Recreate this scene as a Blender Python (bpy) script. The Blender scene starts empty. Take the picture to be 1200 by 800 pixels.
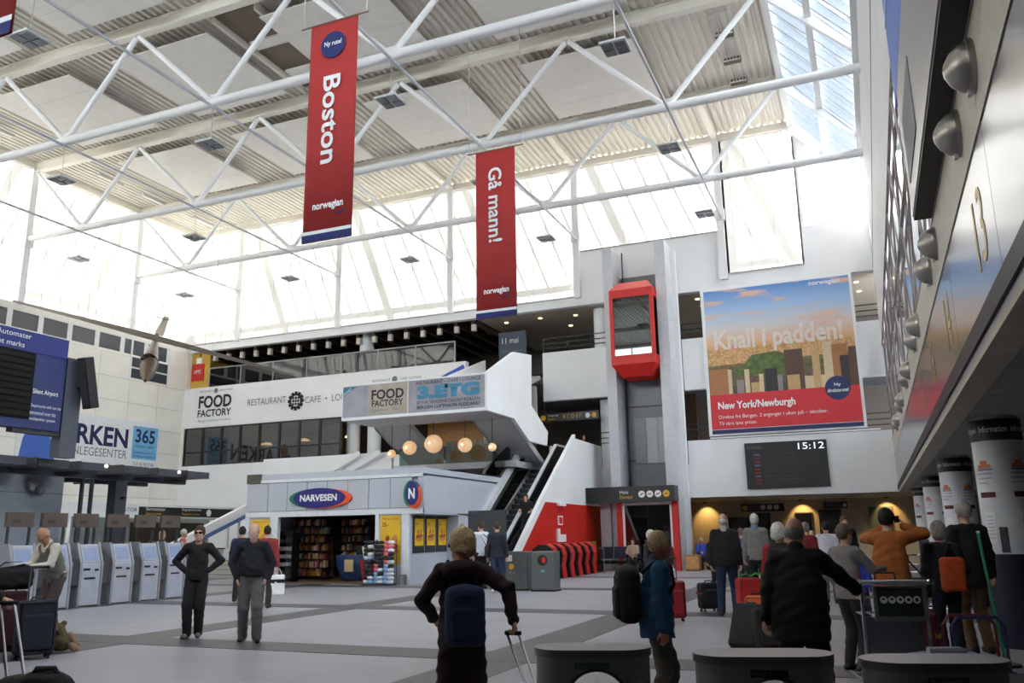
import bpy, math, random
import numpy as np
from mathutils import Matrix, Vector

random.seed(7)
SC = bpy.context.scene
COL = SC.collection

# ------------------------------------------------------------------ camera
FPX, YAW, PITCH, ROLL, EYE = 985.0, 22.7, 13.0, -0.82, 1.48


def cam_rows():
    y, p, r = (math.radians(a) for a in (YAW, PITCH, ROLL))
    f = np.array([-math.sin(y) * math.cos(p), math.cos(y) * math.cos(p), math.sin(p)])
    rt = np.array([math.cos(y), math.sin(y), 0.0])
    up = np.cross(rt, f)
    r2 = math.cos(r) * rt + math.sin(r) * up
    u2 = -math.sin(r) * rt + math.cos(r) * up
    return np.array([r2, u2, f])


CM = cam_rows()
CE = np.array([0.0, 0.0, EYE])


def ray(x, y):
    return CM.T @ np.array([(x - 600) / FPX, (400 - y) / FPX, 1.0])


def P(x, y, ax, v):
    """photo pixel -> point on the plane ax = v"""
    d = ray(x, y)
    i = 'XYZ'.index(ax)
    return Vector(CE + d * ((v - CE[i]) / d[i]))


def PD(x, y, depth):
    """photo pixel -> point at a distance along the view axis"""
    return Vector(CE + ray(x, y) * depth)


cam = bpy.data.cameras.new('camera')
camo = bpy.data.objects.new('camera', cam)
COL.objects.link(camo)
cam.sensor_width = 36.0
cam.lens = FPX / 1200 * 36
cam.clip_start, cam.clip_end = 0.05, 500
Mc = Matrix.Identity(4)
for i in range(3):
    Mc[i][0], Mc[i][1], Mc[i][2], Mc[i][3] = CM[0][i], CM[1][i], -CM[2][i], CE[i]
camo.matrix_world = Mc
SC.camera = camo

# ------------------------------------------------------------------ light
SC.view_settings.view_transform = 'Standard'
SC.view_settings.look = 'None'
SC.view_settings.gamma = 1.0
SC.view_settings.use_curve_mapping = False
SC.view_settings.exposure = 2.1
world = bpy.data.worlds.new('sky')
SC.world = world
world.use_nodes = True
bg = world.node_tree.nodes['Background']
bg.inputs['Color'].default_value = (0.96, 0.975, 1.0, 1)
bg.inputs['Strength'].default_value = 2.9
sun = bpy.data.lights.new('sun', 'SUN')
sun.energy = 36.0
sun.angle = math.radians(1.2)
sun.color = (1.0, 0.97, 0.92)
suno = bpy.data.objects.new('sun', sun)
COL.objects.link(suno)
SDIR = Vector((1.0, -1.0, -0.70)).normalized()
suno.rotation_euler = SDIR.to_track_quat('-Z', 'Y').to_euler()
suno.location = (-30, 60, 40)
SC.cycles.max_bounces = 9
SC.cycles.diffuse_bounces = 6
SC.cycles.glossy_bounces = 4
SC.cycles.transparent_max_bounces = 12
SC.cycles.sample_clamp_indirect = 6.0
SC.cycles.caustics_reflective = False
SC.cycles.caustics_refractive = False

# ------------------------------------------------------------------ materials


def lin(c):
    out = []
    for v in c[:3]:
        v = v / 255.0
        out.append(v / 12.92 if v <= 0.04045 else ((v + 0.055) / 1.055) ** 2.4)
    return tuple(out) + (1.0,)


MATS = {}


def M(name, rgb, rough=0.6, metal=0.0, spec=0.5, noise=None, bump=None, emit=None, coat=0.0):
    """procedural principled material; rgb 0-255; noise = (scale, amount); bump = (scale, strength)"""
    if name in MATS:
        return MATS[name]
    m = bpy.data.materials.new(name)
    m.use_nodes = True
    nt = m.node_tree
    b = nt.nodes['Principled BSDF']
    col = lin(rgb)
    b.inputs['Base Color'].default_value = col
    b.inputs['Roughness'].default_value = rough
    b.inputs['Metallic'].default_value = metal
    b.inputs['Specular IOR Level'].default_value = spec
    b.inputs['Coat Weight'].default_value = coat
    if noise is None:
        noise = (6.0, 0.06)
    tc = nt.nodes.new('ShaderNodeTexCoord')
    nz = nt.nodes.new('ShaderNodeTexNoise')
    nz.inputs['Scale'].default_value = noise[0]
    nz.inputs['Detail'].default_value = 3
    rp = nt.nodes.new('ShaderNodeValToRGB')
    a = noise[1]
    rp.color_ramp.elements[0].position = 0.3
    rp.color_ramp.elements[1].position = 0.7
    rp.color_ramp.elements[0].color = tuple(max(0, c * (1 - a)) for c in col[:3]) + (1,)
    rp.color_ramp.elements[1].color = tuple(min(1, c * (1 + a)) for c in col[:3]) + (1,)
    nt.links.new(tc.outputs['Object'], nz.inputs['Vector'])
    nt.links.new(nz.outputs['Fac'], rp.inputs['Fac'])
    nt.links.new(rp.outputs['Color'], b.inputs['Base Color'])
    if bump:
        n2 = nt.nodes.new('ShaderNodeTexNoise')
        n2.inputs['Scale'].default_value = bump[0]
        bp = nt.nodes.new('ShaderNodeBump')
        bp.inputs['Strength'].default_value = bump[1]
        bp.inputs['Distance'].default_value = 0.02
        nt.links.new(tc.outputs['Object'], n2.inputs['Vector'])
        nt.links.new(n2.outputs['Fac'], bp.inputs['Height'])
        nt.links.new(bp.outputs['Normal'], b.inputs['Normal'])
    if emit:
        b.inputs['Emission Color'].default_value = lin(emit[0])
        b.inputs['Emission Strength'].default_value = emit[1]
    MATS[name] = m
    return m


def M_glass(name, rgb, alpha=0.75, rough=0.02):
    """thin pane: see-through share alpha, the rest a mirror-like reflection"""
    if name in MATS:
        return MATS[name]
    m = bpy.data.materials.new(name)
    m.use_nodes = True
    nt = m.node_tree
    nt.nodes.clear()
    out = nt.nodes.new('ShaderNodeOutputMaterial')
    mix = nt.nodes.new('ShaderNodeMixShader')
    t = nt.nodes.new('ShaderNodeBsdfTransparent')
    t.inputs['Color'].default_value = lin(rgb)
    g = nt.nodes.new('ShaderNodeBsdfGlossy')
    g.inputs['Roughness'].default_value = rough
    g.inputs['Color'].default_value = (0.9, 0.93, 0.95, 1)
    fr = nt.nodes.new('ShaderNodeFresnel')
    fr.inputs['IOR'].default_value = 1.5
    ad = nt.nodes.new('ShaderNodeMath')
    ad.operation = 'ADD'
    ad.use_clamp = True
    ad.inputs[1].default_value = 1 - alpha
    nt.links.new(fr.outputs['Fac'], ad.inputs[0])
    nt.links.new(ad.outputs[0], mix.inputs['Fac'])
    nt.links.new(t.outputs[0], mix.inputs[1])
    nt.links.new(g.outputs[0], mix.inputs[2])
    nt.links.new(mix.outputs[0], out.inputs['Surface'])
    MATS[name] = m
    return m


def M_fabric_screen(name, rgb, trans=0.6):
    """thin translucent blind fabric"""
    m = bpy.data.materials.new(name)
    m.use_nodes = True
    nt = m.node_tree
    nt.nodes.clear()
    out = nt.nodes.new('ShaderNodeOutputMaterial')
    mix = nt.nodes.new('ShaderNodeMixShader')
    mix.inputs['Fac'].default_value = trans
    d = nt.nodes.new('ShaderNodeBsdfDiffuse')
    t = nt.nodes.new('ShaderNodeBsdfTranslucent')
    tc = nt.nodes.new('ShaderNodeTexCoord')
    nz = nt.nodes.new('ShaderNodeTexNoise')
    nz.inputs['Scale'].default_value = 0.7
    rp = nt.nodes.new('ShaderNodeValToRGB')
    c = lin(rgb)
    rp.color_ramp.elements[0].color = tuple(x * 0.96 for x in c[:3]) + (1,)
    rp.color_ramp.elements[1].color = c
    nt.links.new(tc.outputs['Object'], nz.inputs['Vector'])
    nt.links.new(nz.outputs['Fac'], rp.inputs['Fac'])
    nt.links.new(rp.outputs['Color'], d.inputs['Color'])
    nt.links.new(rp.outputs['Color'], t.inputs['Color'])
    nt.links.new(d.outputs[0], mix.inputs[1])
    nt.links.new(t.outputs[0], mix.inputs[2])
    nt.links.new(mix.outputs[0], out.inputs['Surface'])
    MATS[name] = m
    return m


def M_grid(name, rgb, joint, size, width=0.006, rough=0.3, spec=0.5, noise=(3.0, 0.05), bump=0.0):
    """surface with fine joint lines every `size` metres (object coordinates x, y)"""
    m = M(name, rgb, rough=rough, spec=spec, noise=noise)
    nt = m.node_tree
    b = nt.nodes['Principled BSDF']
    tc = nt.nodes['Texture Coordinate']
    br = nt.nodes.new('ShaderNodeTexBrick')
    br.offset = 0.0
    br.inputs['Scale'].default_value = 1.0
    br.inputs['Brick Width'].default_value = size[0]
    br.inputs['Row Height'].default_value = size[1]
    br.inputs['Mortar Size'].default_value = width
    br.inputs['Color1'].default_value = (1, 1, 1, 1)
    br.inputs['Color2'].default_value = (0.93, 0.93, 0.94, 1)
    j = lin(joint)
    br.inputs['Mortar'].default_value = tuple(j[i] / max(lin(rgb)[i], 0.01) for i in range(3)) + (1,)
    mx = nt.nodes.new('ShaderNodeMixRGB')
    mx.blend_type = 'MULTIPLY'
    mx.inputs['Fac'].default_value = 1.0
    src = b.inputs['Base Color'].links[0].from_socket
    nt.links.new(tc.outputs['Object'], br.inputs['Vector'])
    nt.links.new(src, mx.inputs['Color1'])
    nt.links.new(br.outputs['Color'], mx.inputs['Color2'])
    nt.links.new(mx.outputs['Color'], b.inputs['Base Color'])
    return m


# ------------------------------------------------------------------ mesh building


class MB:
    def __init__(s):
        s.v, s.f, s.m = [], [], []

    def face(s, pts, m=0):
        n = len(s.v)
        s.v += [tuple(p) for p in pts]
        s.f.append(tuple(range(n, n + len(pts))))
        s.m.append(m)
        return s

    def box(s, x0, x1, y0, y1, z0, z1, m=0):
        x0, x1 = min(x0, x1), max(x0, x1)
        y0, y1 = min(y0, y1), max(y0, y1)
        z0, z1 = min(z0, z1), max(z0, z1)
        n = len(s.v)
        s.v += [(x0, y0, z0), (x1, y0, z0), (x1, y1, z0), (x0, y1, z0),
                (x0, y0, z1), (x1, y0, z1), (x1, y1, z1), (x0, y1, z1)]
        for q in ((0, 3, 2, 1), (4, 5, 6, 7), (0, 1, 5, 4), (1, 2, 6, 5), (2, 3, 7, 6), (3, 0, 4, 7)):
            s.f.append(tuple(n + i for i in q))
            s.m.append(m)
        return s

    def hexa(s, pts, m=0):
        """8 points: bottom ring then top ring"""
        n = len(s.v)
        s.v += [tuple(p) for p in pts]
        for q in ((0, 3, 2, 1), (4, 5, 6, 7), (0, 1, 5, 4), (1, 2, 6, 5), (2, 3, 7, 6), (3, 0, 4, 7)):
            s.f.append(tuple(n + i for i in q))
            s.m.append(m)
        return s

    def prism(s, poly, ax, a0, a1, m=0):
        """polygon extruded along ax; poly in the two other axes in x, y, z order"""
        def pt(u, v, w):
            return {'X': (w, u, v), 'Y': (u, w, v), 'Z': (u, v, w)}[ax]
        n, k = len(s.v), len(poly)
        area = sum(poly[i][0] * poly[(i + 1) % k][1] - poly[(i + 1) % k][0] * poly[i][1] for i in range(k))
        if (area > 0) == (ax == 'Y'):
            poly = list(reversed(poly))
        if a0 > a1:
            a0, a1 = a1, a0
        s.v += [pt(u, v, a0) for u, v in poly] + [pt(u, v, a1) for u, v in poly]
        s.f.append(tuple(n + i for i in reversed(range(k))))
        s.f.append(tuple(n + k + i for i in range(k)))
        s.m += [m, m]
        for i in range(k):
            j = (i + 1) % k
            s.f.append((n + i, n + j, n + k + j, n + k + i))
            s.m.append(m)
        return s

    def tube(s, pts, r, n=8, m=0, caps=True):
        """tube through points; r a number or a list"""
        pts = [Vector(p) for p in pts]
        rs = r if isinstance(r, (list, tuple)) else [r] * len(pts)
        base = len(s.v)
        prev = None
        for i, p in enumerate(pts):
            d = (pts[min(i + 1, len(pts) - 1)] - pts[max(i - 1, 0)])
            d = d.normalized() if d.length > 1e-9 else Vector((0, 0, 1))
            if prev is None:
                a = Vector((0, 0, 1)) if abs(d.z) < 0.9 else Vector((1, 0, 0))
                u = d.cross(a).normalized()
            else:
                u = (prev - d * prev.dot(d)).normalized()
            prev = u
            w = d.cross(u)
            for k in range(n):
                t = 2 * math.pi * k / n
                s.v.append(tuple(p + (u * math.cos(t) + w * math.sin(t)) * rs[i]))
        for i in range(len(pts) - 1):
            for k in range(n):
                a, b = base + i * n + k, base + i * n + (k + 1) % n
                s.f.append((a, b, b + n, a + n))
                s.m.append(m)
        if caps:
            s.f.append(tuple(base + k for k in reversed(range(n))))
            s.f.append(tuple(base + (len(pts) - 1) * n + k for k in range(n)))
            s.m += [m, m]
        return s

    def lathe(s, prof, n=24, c=(0, 0, 0), m=0, sx=1.0, sy=1.0):
        base = len(s.v)
        for r, z in prof:
            for k in range(n):
                t = 2 * math.pi * k / n
                s.v.append((c[0] + r * sx * math.cos(t), c[1] + r * sy * math.sin(t), c[2] + z))
        for i in range(len(prof) - 1):
            for k in range(n):
                a, b = base + i * n + k, base + i * n + (k + 1) % n
                s.f.append((a, b, b + n, a + n))
                s.m.append(m)
        s.f.append(tuple(base + k for k in reversed(range(n))))
        s.f.append(tuple(base + (len(prof) - 1) * n + k for k in range(n)))
        s.m += [m, m]
        return s

    def ball(s, c, r, n=16, m=0, sx=1.0, sy=1.0, sz=1.0):
        h = n // 2
        prof = [(r * math.sin(math.pi * i / h) + 1e-4, -r * sz * math.cos(math.pi * i / h)) for i in range(h + 1)]
        return s.lathe(prof, n, c, m, sx, sy)

    def beam(s, a, b, w, h, m=0):
        """box beam from a to b, w wide, h high"""
        a, b = Vector(a), Vector(b)
        d = (b - a).normalized()
        up = Vector((0, 0, 1)) if abs(d.z) < 0.95 else Vector((0, 1, 0))
        u = d.cross(up).normalized() * w / 2
        v = u.normalized().cross(d).normalized() * h / 2
        return s.hexa([a - u - v, b - u - v, b + u - v, a + u - v, a - u + v, b - u + v, b + u + v, a + u + v], m)

    def xform(s, mat, start=0):
        for i in range(start, len(s.v)):
            s.v[i] = tuple(mat @ Vector(s.v[i]))
        return s

    def mesh(s, name, mats, smooth=False):
        me = bpy.data.meshes.new(name)
        me.from_pydata(s.v, [], s.f)
        for mt in (mats if isinstance(mats, (list, tuple)) else [mats]):
            me.materials.append(mt)
        if isinstance(mats, (list, tuple)) and len(mats) > 1:
            me.polygons.foreach_set('material_index', s.m)
        if smooth:
            me.polygons.foreach_set('use_smooth', [True] * len(me.polygons))
        me.update()
        return me

    def build(s, name, mats, parent=None, smooth=False, bevel=0.0, world=True, auto=False):
        me = s.mesh(name, mats, smooth or auto)
        o = link(name, me, parent, world)
        if auto:
            me.set_sharp_from_angle(angle=math.radians(40))
        if bevel:
            bv = o.modifiers.new('bevel', 'BEVEL')
            bv.width = bevel
            bv.segments = 2
            bv.limit_method = 'ANGLE'
            bv.angle_limit = math.radians(50)
        return o


def link(name, me, parent=None, world=True):
    o = bpy.data.objects.new(name, me)
    COL.objects.link(o)
    if parent is not None:
        o.parent = parent
        if world:      # mesh given in world coordinates under a moved root
            mw = parent.matrix_basis if parent.parent is None else parent.parent.matrix_basis @ parent.matrix_parent_inverse @ parent.matrix_basis
            o.matrix_parent_inverse = mw.inverted()
    return o


def tag(o, label, cat, group=None, kind=None):
    if label:
        o['label'] = label
    if cat:
        o['category'] = cat
    if group:
        o['group'] = group
    if kind:
        o['kind'] = kind
    return o


def thing(name, label, cat, loc=(0, 0, 0), rz=0.0, group=None):
    o = bpy.data.objects.new(name, None)
    COL.objects.link(o)
    o.empty_display_size = 0.2
    o.matrix_basis = Matrix.Translation(Vector(loc)) @ Matrix.Rotation(rz, 4, 'Z')
    return tag(o, label, cat, group)


def struct(o):
    o['kind'] = 'structure'
    return o


def sgroup(name):
    """a piece of the setting made of several parts"""
    o = bpy.data.objects.new(name, None)
    COL.objects.link(o)
    o['kind'] = 'structure'
    return o


def dup(root, loc=None, rz=None, label=None, group=None):
    def cp(o, par):
        c = o.copy()
        COL.objects.link(c)
        c.parent = par
        for ch in o.children:
            cp(ch, c)
        return c
    r = cp(root, None)
    if loc is not None:
        cur = root.matrix_basis.to_euler().z if rz is None else rz
        r.matrix_basis = Matrix.Translation(Vector(loc)) @ Matrix.Rotation(cur, 4, 'Z')
    if label:
        r['label'] = label
    if group:
        r['group'] = group
    return r


# ------------------------------------------------------------------ lettering
FRONT = (Vector((1, 0, 0)), Vector((0, 0, 1)), Vector((0, -1, 0)))     # on a wall that faces the camera end (-Y)
EAST = (Vector((0, 1, 0)), Vector((0, 0, 1)), Vector((1, 0, 0)))       # on a wall that faces +X
WEST = (Vector((0, -1, 0)), Vector((0, 0, 1)), Vector((-1, 0, 0)))     # on a wall that faces -X


def text_mesh(s, bold=0.0, extrude=0.0, spacing=1.0):
    cu = bpy.data.curves.new('lettering', 'FONT')
    cu.body = s
    cu.size = 1.0
    cu.offset = bold
    cu.extrude = extrude
    cu.space_character = spacing
    cu.resolution_u = 3
    tmp = bpy.data.objects.new('lettering_tmp', cu)
    me = bpy.data.meshes.new_from_object(tmp)
    bpy.data.objects.remove(tmp)
    bpy.data.curves.remove(cu)
    return me


def lettering(s, frame, corner, w, h, mat, parent=None, name='lettering', bold=0.0, depth=0.004, rot=0.0, spacing=1.0):
    """text filling a w x h box whose lower-left corner is `corner` (h None keeps the letter shape)"""
    me = text_mesh(s, bold, 0.0, spacing)
    n = len(me.vertices)
    co = np.empty(n * 3)
    me.vertices.foreach_get('co', co)
    co = co.reshape(-1, 3)
    lo, hi = co.min(0), co.max(0)
    sx = w / max(hi[0] - lo[0], 1e-6)
    sy = sx if h is None else h / max(hi[1] - lo[1], 1e-6)
    u = (co[:, 0] - lo[0]) * sx
    v = (co[:, 1] - lo[1]) * sy
    if rot:
        c_, s_ = math.cos(rot), math.sin(rot)
        u, v = u * c_ - v * s_, u * s_ + v * c_
    U, V, N = (np.array(a) for a in frame)
    pts = np.array(corner) + u[:, None] * U + v[:, None] * V + N * depth
    me.vertices.foreach_set('co', pts.astype(np.float32).ravel())
    me.materials.clear()
    me.materials.append(mat)
    me.update()
    me.name = name
    return link(name, me, parent)


def disc_on(frame, c, r, mat, parent, name='disc', n=28, depth=0.004, ry=None):
    U, V, N = frame
    b = MB()
    c = Vector(c) + N * depth
    b.face([c + U * math.cos(2 * math.pi * i / n) * r + V * math.sin(2 * math.pi * i / n) * (ry or r) for i in range(n)])
    return b.build(name, mat, parent)


def rect_on(frame, corner, w, h, mat, parent, name='panel', depth=0.004):
    U, V, N = frame
    c = Vector(corner) + N * depth
    return MB().face([c, c + U * w, c + U * w + V * h, c + V * h]).build(name, mat, parent)


# ------------------------------------------------------------------ palette
white_wall = M('white_wall', (238, 238, 240), 0.55, noise=(0.8, 0.03))
warm_white = M('warm_white', (238, 235, 226), 0.55, noise=(0.8, 0.03))
steel_white = M('steel_white', (240, 241, 243), 0.4, noise=(1.0, 0.03))
beam_white = M('beam_white', (240, 236, 226), 0.45, noise=(1.0, 0.03))
deck_beige = M('deck_beige', (228, 224, 215), 0.45, noise=(1.0, 0.04))
panel_white = M('panel_white', (246, 243, 238), 0.8, noise=(2.0, 0.03))
dark_grey = M('dark_grey', (52, 54, 58), 0.5)
mid_grey = M('mid_grey', (120, 122, 126), 0.5)
light_grey = M('light_grey', (186, 188, 192), 0.45)
black = M('black', (16, 16, 18), 0.5)
black_gloss = M('black_gloss', (14, 14, 16), 0.2)
red_paint = M('red_paint', (206, 32, 22), 0.5)
red_cloth = M('red_cloth', (205, 44, 50), 0.75, noise=(1.5, 0.05))
navy = M('navy', (24, 40, 92), 0.5)
letter_white = M('letter_white', (240, 240, 240), 0.6)
letter_dark = M('letter_dark', (34, 34, 38), 0.6)
letter_navy = M('letter_navy', (22, 30, 84), 0.6)
letter_grey = M('letter_grey', (120, 122, 128), 0.6)
letter_gold = M('letter_gold', (224, 168, 40), 0.5)
chrome = M('chrome', (200, 202, 206), 0.22, metal=1.0)
brushed = M('brushed', (170, 172, 176), 0.32, metal=1.0, noise=(20, 0.06))
wood = M('wood', (170, 118, 66), 0.5, noise=(9, 0.2))
wood_dark = M('wood_dark', (70, 50, 36), 0.6, noise=(9, 0.2))
clear_glass = M_glass('clear_glass', (235, 242, 242), 0.93)
dark_glass = M_glass('dark_glass', (90, 96, 100), 0.93)
screen_fabric = M_fabric_screen('screen_fabric', (234, 232, 226), 0.056)

# ------------------------------------------------------------------ main dimensions
XL, XR, YB, YF = -36.1, 1.0, 37.0, -9.0
ZR, ZCH, ZTOP = 19.5, 15.6, 19.05
TRUSS_Y = [13.05, 19.6, 26.15, 32.7]
NODE_X = [-32.4, -25.6, -18.8, -12.0, -5.1]
TOPN_X = [-35.9, -29.3, -22.5, -15.6, -8.6, -1.9]
# ================================================================== SETTING
# ---------------- floor
fl = sgroup('floor')
tile = M_grid('floor_tile', (164, 163, 172), (146, 145, 154), (0.65, 0.65), 0.004, rough=0.42, spec=0.4, noise=(1.2, 0.04))
band_m = M('floor_band_granite', (82, 81, 86), 0.42, noise=(14, 0.22))
MB().box(-37, 14, YF, 47, -0.3, 0.0).build('floor_slab', tile, fl)
for bx in (-30.3, -23.8, -17.3, -10.8, -4.4, 2.1):
    MB().box(bx - 0.42, bx + 0.42, YF, 36.9, -0.02, 0.004).build('floor_band', band_m, fl)
for by in (-2.7, 3.8, 10.25, 16.45, 23.3, 29.8):
    MB().box(-36, 8, by - 0.4, by + 0.4, -0.02, 0.006).build('floor_band', band_m, fl)

# ---------------- roof
ceil = sgroup('ceiling')
b = MB()
pitch, ZD = 0.30, ZR
x = XL - 0.2
prof = []
while x < -1.7:
    prof += [(x, ZD), (x + 0.12, ZD), (x + 0.15, ZD + 0.11), (x + 0.27, ZD + 0.11)]
    x += pitch
for (xa, za), (xb, zb) in zip(prof[:-1], prof[1:]):
    b.face([(xa, YF, za), (xa, YB + 0.2, za), (xb, YB + 0.2, zb), (xb, YF, zb)])
b.build('roof_deck', deck_beige, ceil)
MB().box(XL - 0.4, -1.6, YF, YB + 0.3, ZD + 0.3, ZD + 0.5).build('roof_slab', mid_grey, ceil)
# edge beams
MB().box(XL - 0.1, -1.7, YB - 0.15, YB + 0.15, ZD - 0.32, ZD).build('edge_beam', beam_white, ceil)
MB().box(XL - 0.15, XL + 0.15, YF, YB, ZD - 0.3, ZD).build('edge_beam', beam_white, ceil)
MB().box(-1.85, -1.6, YF, YB, ZD - 0.32, ZD + 0.3).build('edge_beam', steel_white, ceil)
# short purlins in the end bay
for px in (-25.6, -18.8, -12.0, -5.1):
    MB().box(px - 0.13, px + 0.13, TRUSS_Y[-1], YB, ZD - 0.26, ZD - 0.02).build('purlin', beam_white, ceil)

# acoustic panels: one in each bay, four strips each with shallow joints
strip = MB()
for k in range(4):
    strip.box(-2.3, 2.3, -2.3 + 1.15 * k + 0.006, -2.3 + 1.15 * (k + 1) - 0.006, 0, 0.05)
strip_me = strip.mesh('ceiling_panel', panel_white)
for ty in TRUSS_Y[:-1]:
    for cx in TOPN_X[1:5]:
        if ty == TRUSS_Y[0] and cx > -9:
            pass
        o = link('ceiling_panel', strip_me, ceil)
        o.location = (cx, ty + 3.2, ZD - 0.42)
for cx in TOPN_X[1:5]:
    o = link('ceiling_panel', strip_me, ceil)
    o.location = (cx, TRUSS_Y[0] - 3.3, ZD - 0.42)
# roof hatches above the panels (dark recess between two panels)
hm = M('hatch_brown', (120, 108, 92), 0.7)
MB().box(-19.6, -17.9, 20.2, 25.4, ZD - 0.12, ZD + 0.0).build('duct_recess', hm, ceil)
for hy in (21.9, 24.0):
    MB().box(-19.5, -18.0, hy, hy + 0.5, ZD - 0.2, ZD - 0.1).build('duct_cover', panel_white, ceil)
for hx in (-19.7, -17.85):
    MB().box(hx - 0.05, hx + 0.05, 20.2, 25.4, ZD - 0.3, ZD).build('duct_edge', beam_white, ceil)

# ---------------- trusses
def i_beam(mb, x0, x1, y, z0, z1, w):
    mb.box(x0, x1, y - w / 2, y + w / 2, z0, z0 + 0.03)
    mb.box(x0, x1, y - w / 2, y + w / 2, z1 - 0.03, z1)
    mb.box(x0, x1, y - 0.02, y + 0.02, z0 + 0.03, z1 - 0.03)


def truss(y, label):
    t = thing('roof_truss', label, 'truss', (XL, y, ZCH), group='roof trusses')
    b = MB()
    i_beam(b, XL, -1.9, y, ZTOP - 0.02, ZD - 0.02, 0.30)
    b.build('top_chord', beam_white, t)
    MB().tube([(XL, y, ZCH), (XR, y, ZCH)], 0.155, 14).build('bottom_chord', steel_white, t, auto=True)
    for i, tx in enumerate(TOPN_X):
        for nx in NODE_X:
            if abs(nx - tx) < 3.7:
                d = (Vector((nx, y, ZCH)) - Vector((tx, y, ZTOP))).normalized()
                MB().tube([Vector((tx, y, ZTOP)) + d * 0.1, Vector((nx, y, ZCH)) - d * 0.12], 0.098, 10).build('web_member', steel_white, t, auto=True)
    for nx in NODE_X:
        MB().box(nx - 0.22, nx + 0.22, y - 0.02, y + 0.02, ZCH, ZCH + 0.3).build('gusset_plate', steel_white, t)
    # rafter down the slope of the skylight
    MB().beam((-1.85, y, ZTOP + 0.22), (XR, y, 16.35), 0.16, 0.42).build('sloping_rafter', steel_white, t)
    return t


truss(TRUSS_Y[0], 'white tubular roof truss over the check-in kiosks, carrying the Boston banner')
truss(TRUSS_Y[1], 'white tubular roof truss carrying the Gå mann banner')
truss(TRUSS_Y[2], 'white tubular roof truss between the Gå mann banner truss and the end bay truss')
truss(TRUSS_Y[3], 'white tubular roof truss beside the clerestory of the restaurant wall')

for k, nx in enumerate(NODE_X):
    o = MB().tube([(nx + 0.09, YF, ZCH - 0.22), (nx + 0.09, YB - 0.1, ZCH - 0.22)], 0.05, 8).build('tie_rod', M('rod_grey', (196, 198, 206), 0.4), auto=True)
    tag(o, 'thin grey tie rod running lengthwise under the roof trusses', 'tie rod', 'tie rods under the trusses')

# ---------------- hanging lamps under the truss nodes
lamp_frame = M('lamp_frame', (200, 202, 205), 0.35, metal=0.6)
lamp_glass = M('lamp_glass', (150, 154, 160), 0.2, metal=0.3)
first = None
for ty in TRUSS_Y:
    for nx in NODE_X:
        if first is None:
            first = thing('hanging_lamp', 'flat square floodlight hanging on a rod under a truss node', 'lamp', (nx, ty, ZCH - 1.55), group='floodlights under the roof trusses')
            b = MB().box(-0.36, 0.36, -0.36, 0.36, 0.03, 0.1)
            b.build('housing', lamp_frame, first, world=False, bevel=0.02)
            for i in (-1, 1):
                for j in (-1, 1):
                    MB().box(i * 0.17 - 0.14, i * 0.17 + 0.14, j * 0.17 - 0.14, j * 0.17 + 0.14, 0.0, 0.032).build('reflector', lamp_glass, first, world=False)
            MB().tube([(0, 0, 0.1), (0, 0, 1.4)], 0.014, 6).build('hanging_rod', lamp_frame, first, world=False)
            MB().tube([(-0.15, 0, 0.1), (0, 0, 0.3), (0.15, 0, 0.1)], 0.012, 6).build('yoke', lamp_frame, first, world=False)
        else:
            dup(first, (nx, ty, ZCH - 1.55))

# ---------------- cable trays under the right bay of the roof
for ty in (27.0, 28.9, 30.6):
    t = thing('cable_tray', 'wire cable tray under the corrugated roof beside the skylight', 'cable tray', (-3.3, ty, ZD - 0.25), group='wire cable trays under the roof')
    tm = M('tray_wire', (225, 224, 220), 0.5)
    b = MB()
    for i in range(6):
        b.box(-0.3 + 0.12 * i, -0.28 + 0.12 * i, 0, 1.4, 0.0, 0.02)
    b.build('tray_wires', tm, t, world=False)
    for y in (0.0, 1.38):
        MB().box(-0.33, 0.33, y, y + 0.03, -0.02, 0.03).build('tray_rung', tm, t, world=False)
    MB().box(-0.33, 0.33, 1.5, 1.7, 0.0, 0.2).build('junction_box', M('box_brown', (110, 98, 86), 0.6), t, world=False)
for p, q in ((-33.9, 22.6), (-33.8, 28.6), (-33.8, 31.4), (-33.7, 35.0)):
    t = thing('strip_light', 'slim strip light under the roof deck along the clerestory above the cream wall', 'lamp', (p, q, ZD - 0.3), group='strip lights under the roof deck')
    MB().box(-0.12, 0.12, -0.75, 0.75, 0, 0.1).build('housing', lamp_frame, t, world=False)
    MB().box(-0.08, 0.08, -0.7, 0.7, -0.03, 0).build('tube_cover', panel_white, t, world=False)

# ---------------- clerestory of fabric screens, with sloping glazing bars outside
seam_m = M('seam_tape', (214, 212, 206), 0.7)


def screens_back(win, x0, x1, zb, zt):
    n = max(1, round((x1 - x0) / 1.13))
    w = (x1 - x0) / n
    for i in range(n):
        yy = YB + 0.006 * (i % 2)
        MB().face([(x0 + i * w - 0.02, yy, zb), (x0 + (i + 1) * w + 0.02, yy, zb), (x0 + (i + 1) * w + 0.02, yy, zt), (x0 + i * w - 0.02, yy, zt)]).build('pane', screen_fabric, win)
        if i:
            MB().box(x0 + i * w - 0.009, x0 + i * w + 0.009, YB - 0.012, YB - 0.004, zb, zt).build('seam', seam_m, win)


def screens_left(win, y0, y1, n):
    w = (y1 - y0) / n
    for i in range(n):
        xx = XL - 0.006 * (i % 2)
        a, c = y0 + i * w, y0 + (i + 1) * w
        MB().face([(xx, c + 0.02, 12.42), (xx, a - 0.02, 12.42), (xx, a - 0.02, 19.25), (xx, c + 0.02, 19.25)]).build('pane', screen_fabric, win)
        if i:
            MB().box(XL + 0.004, XL + 0.012, a - 0.009, a + 0.009, 12.45, 19.2).build('seam', seam_m, win)


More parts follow.
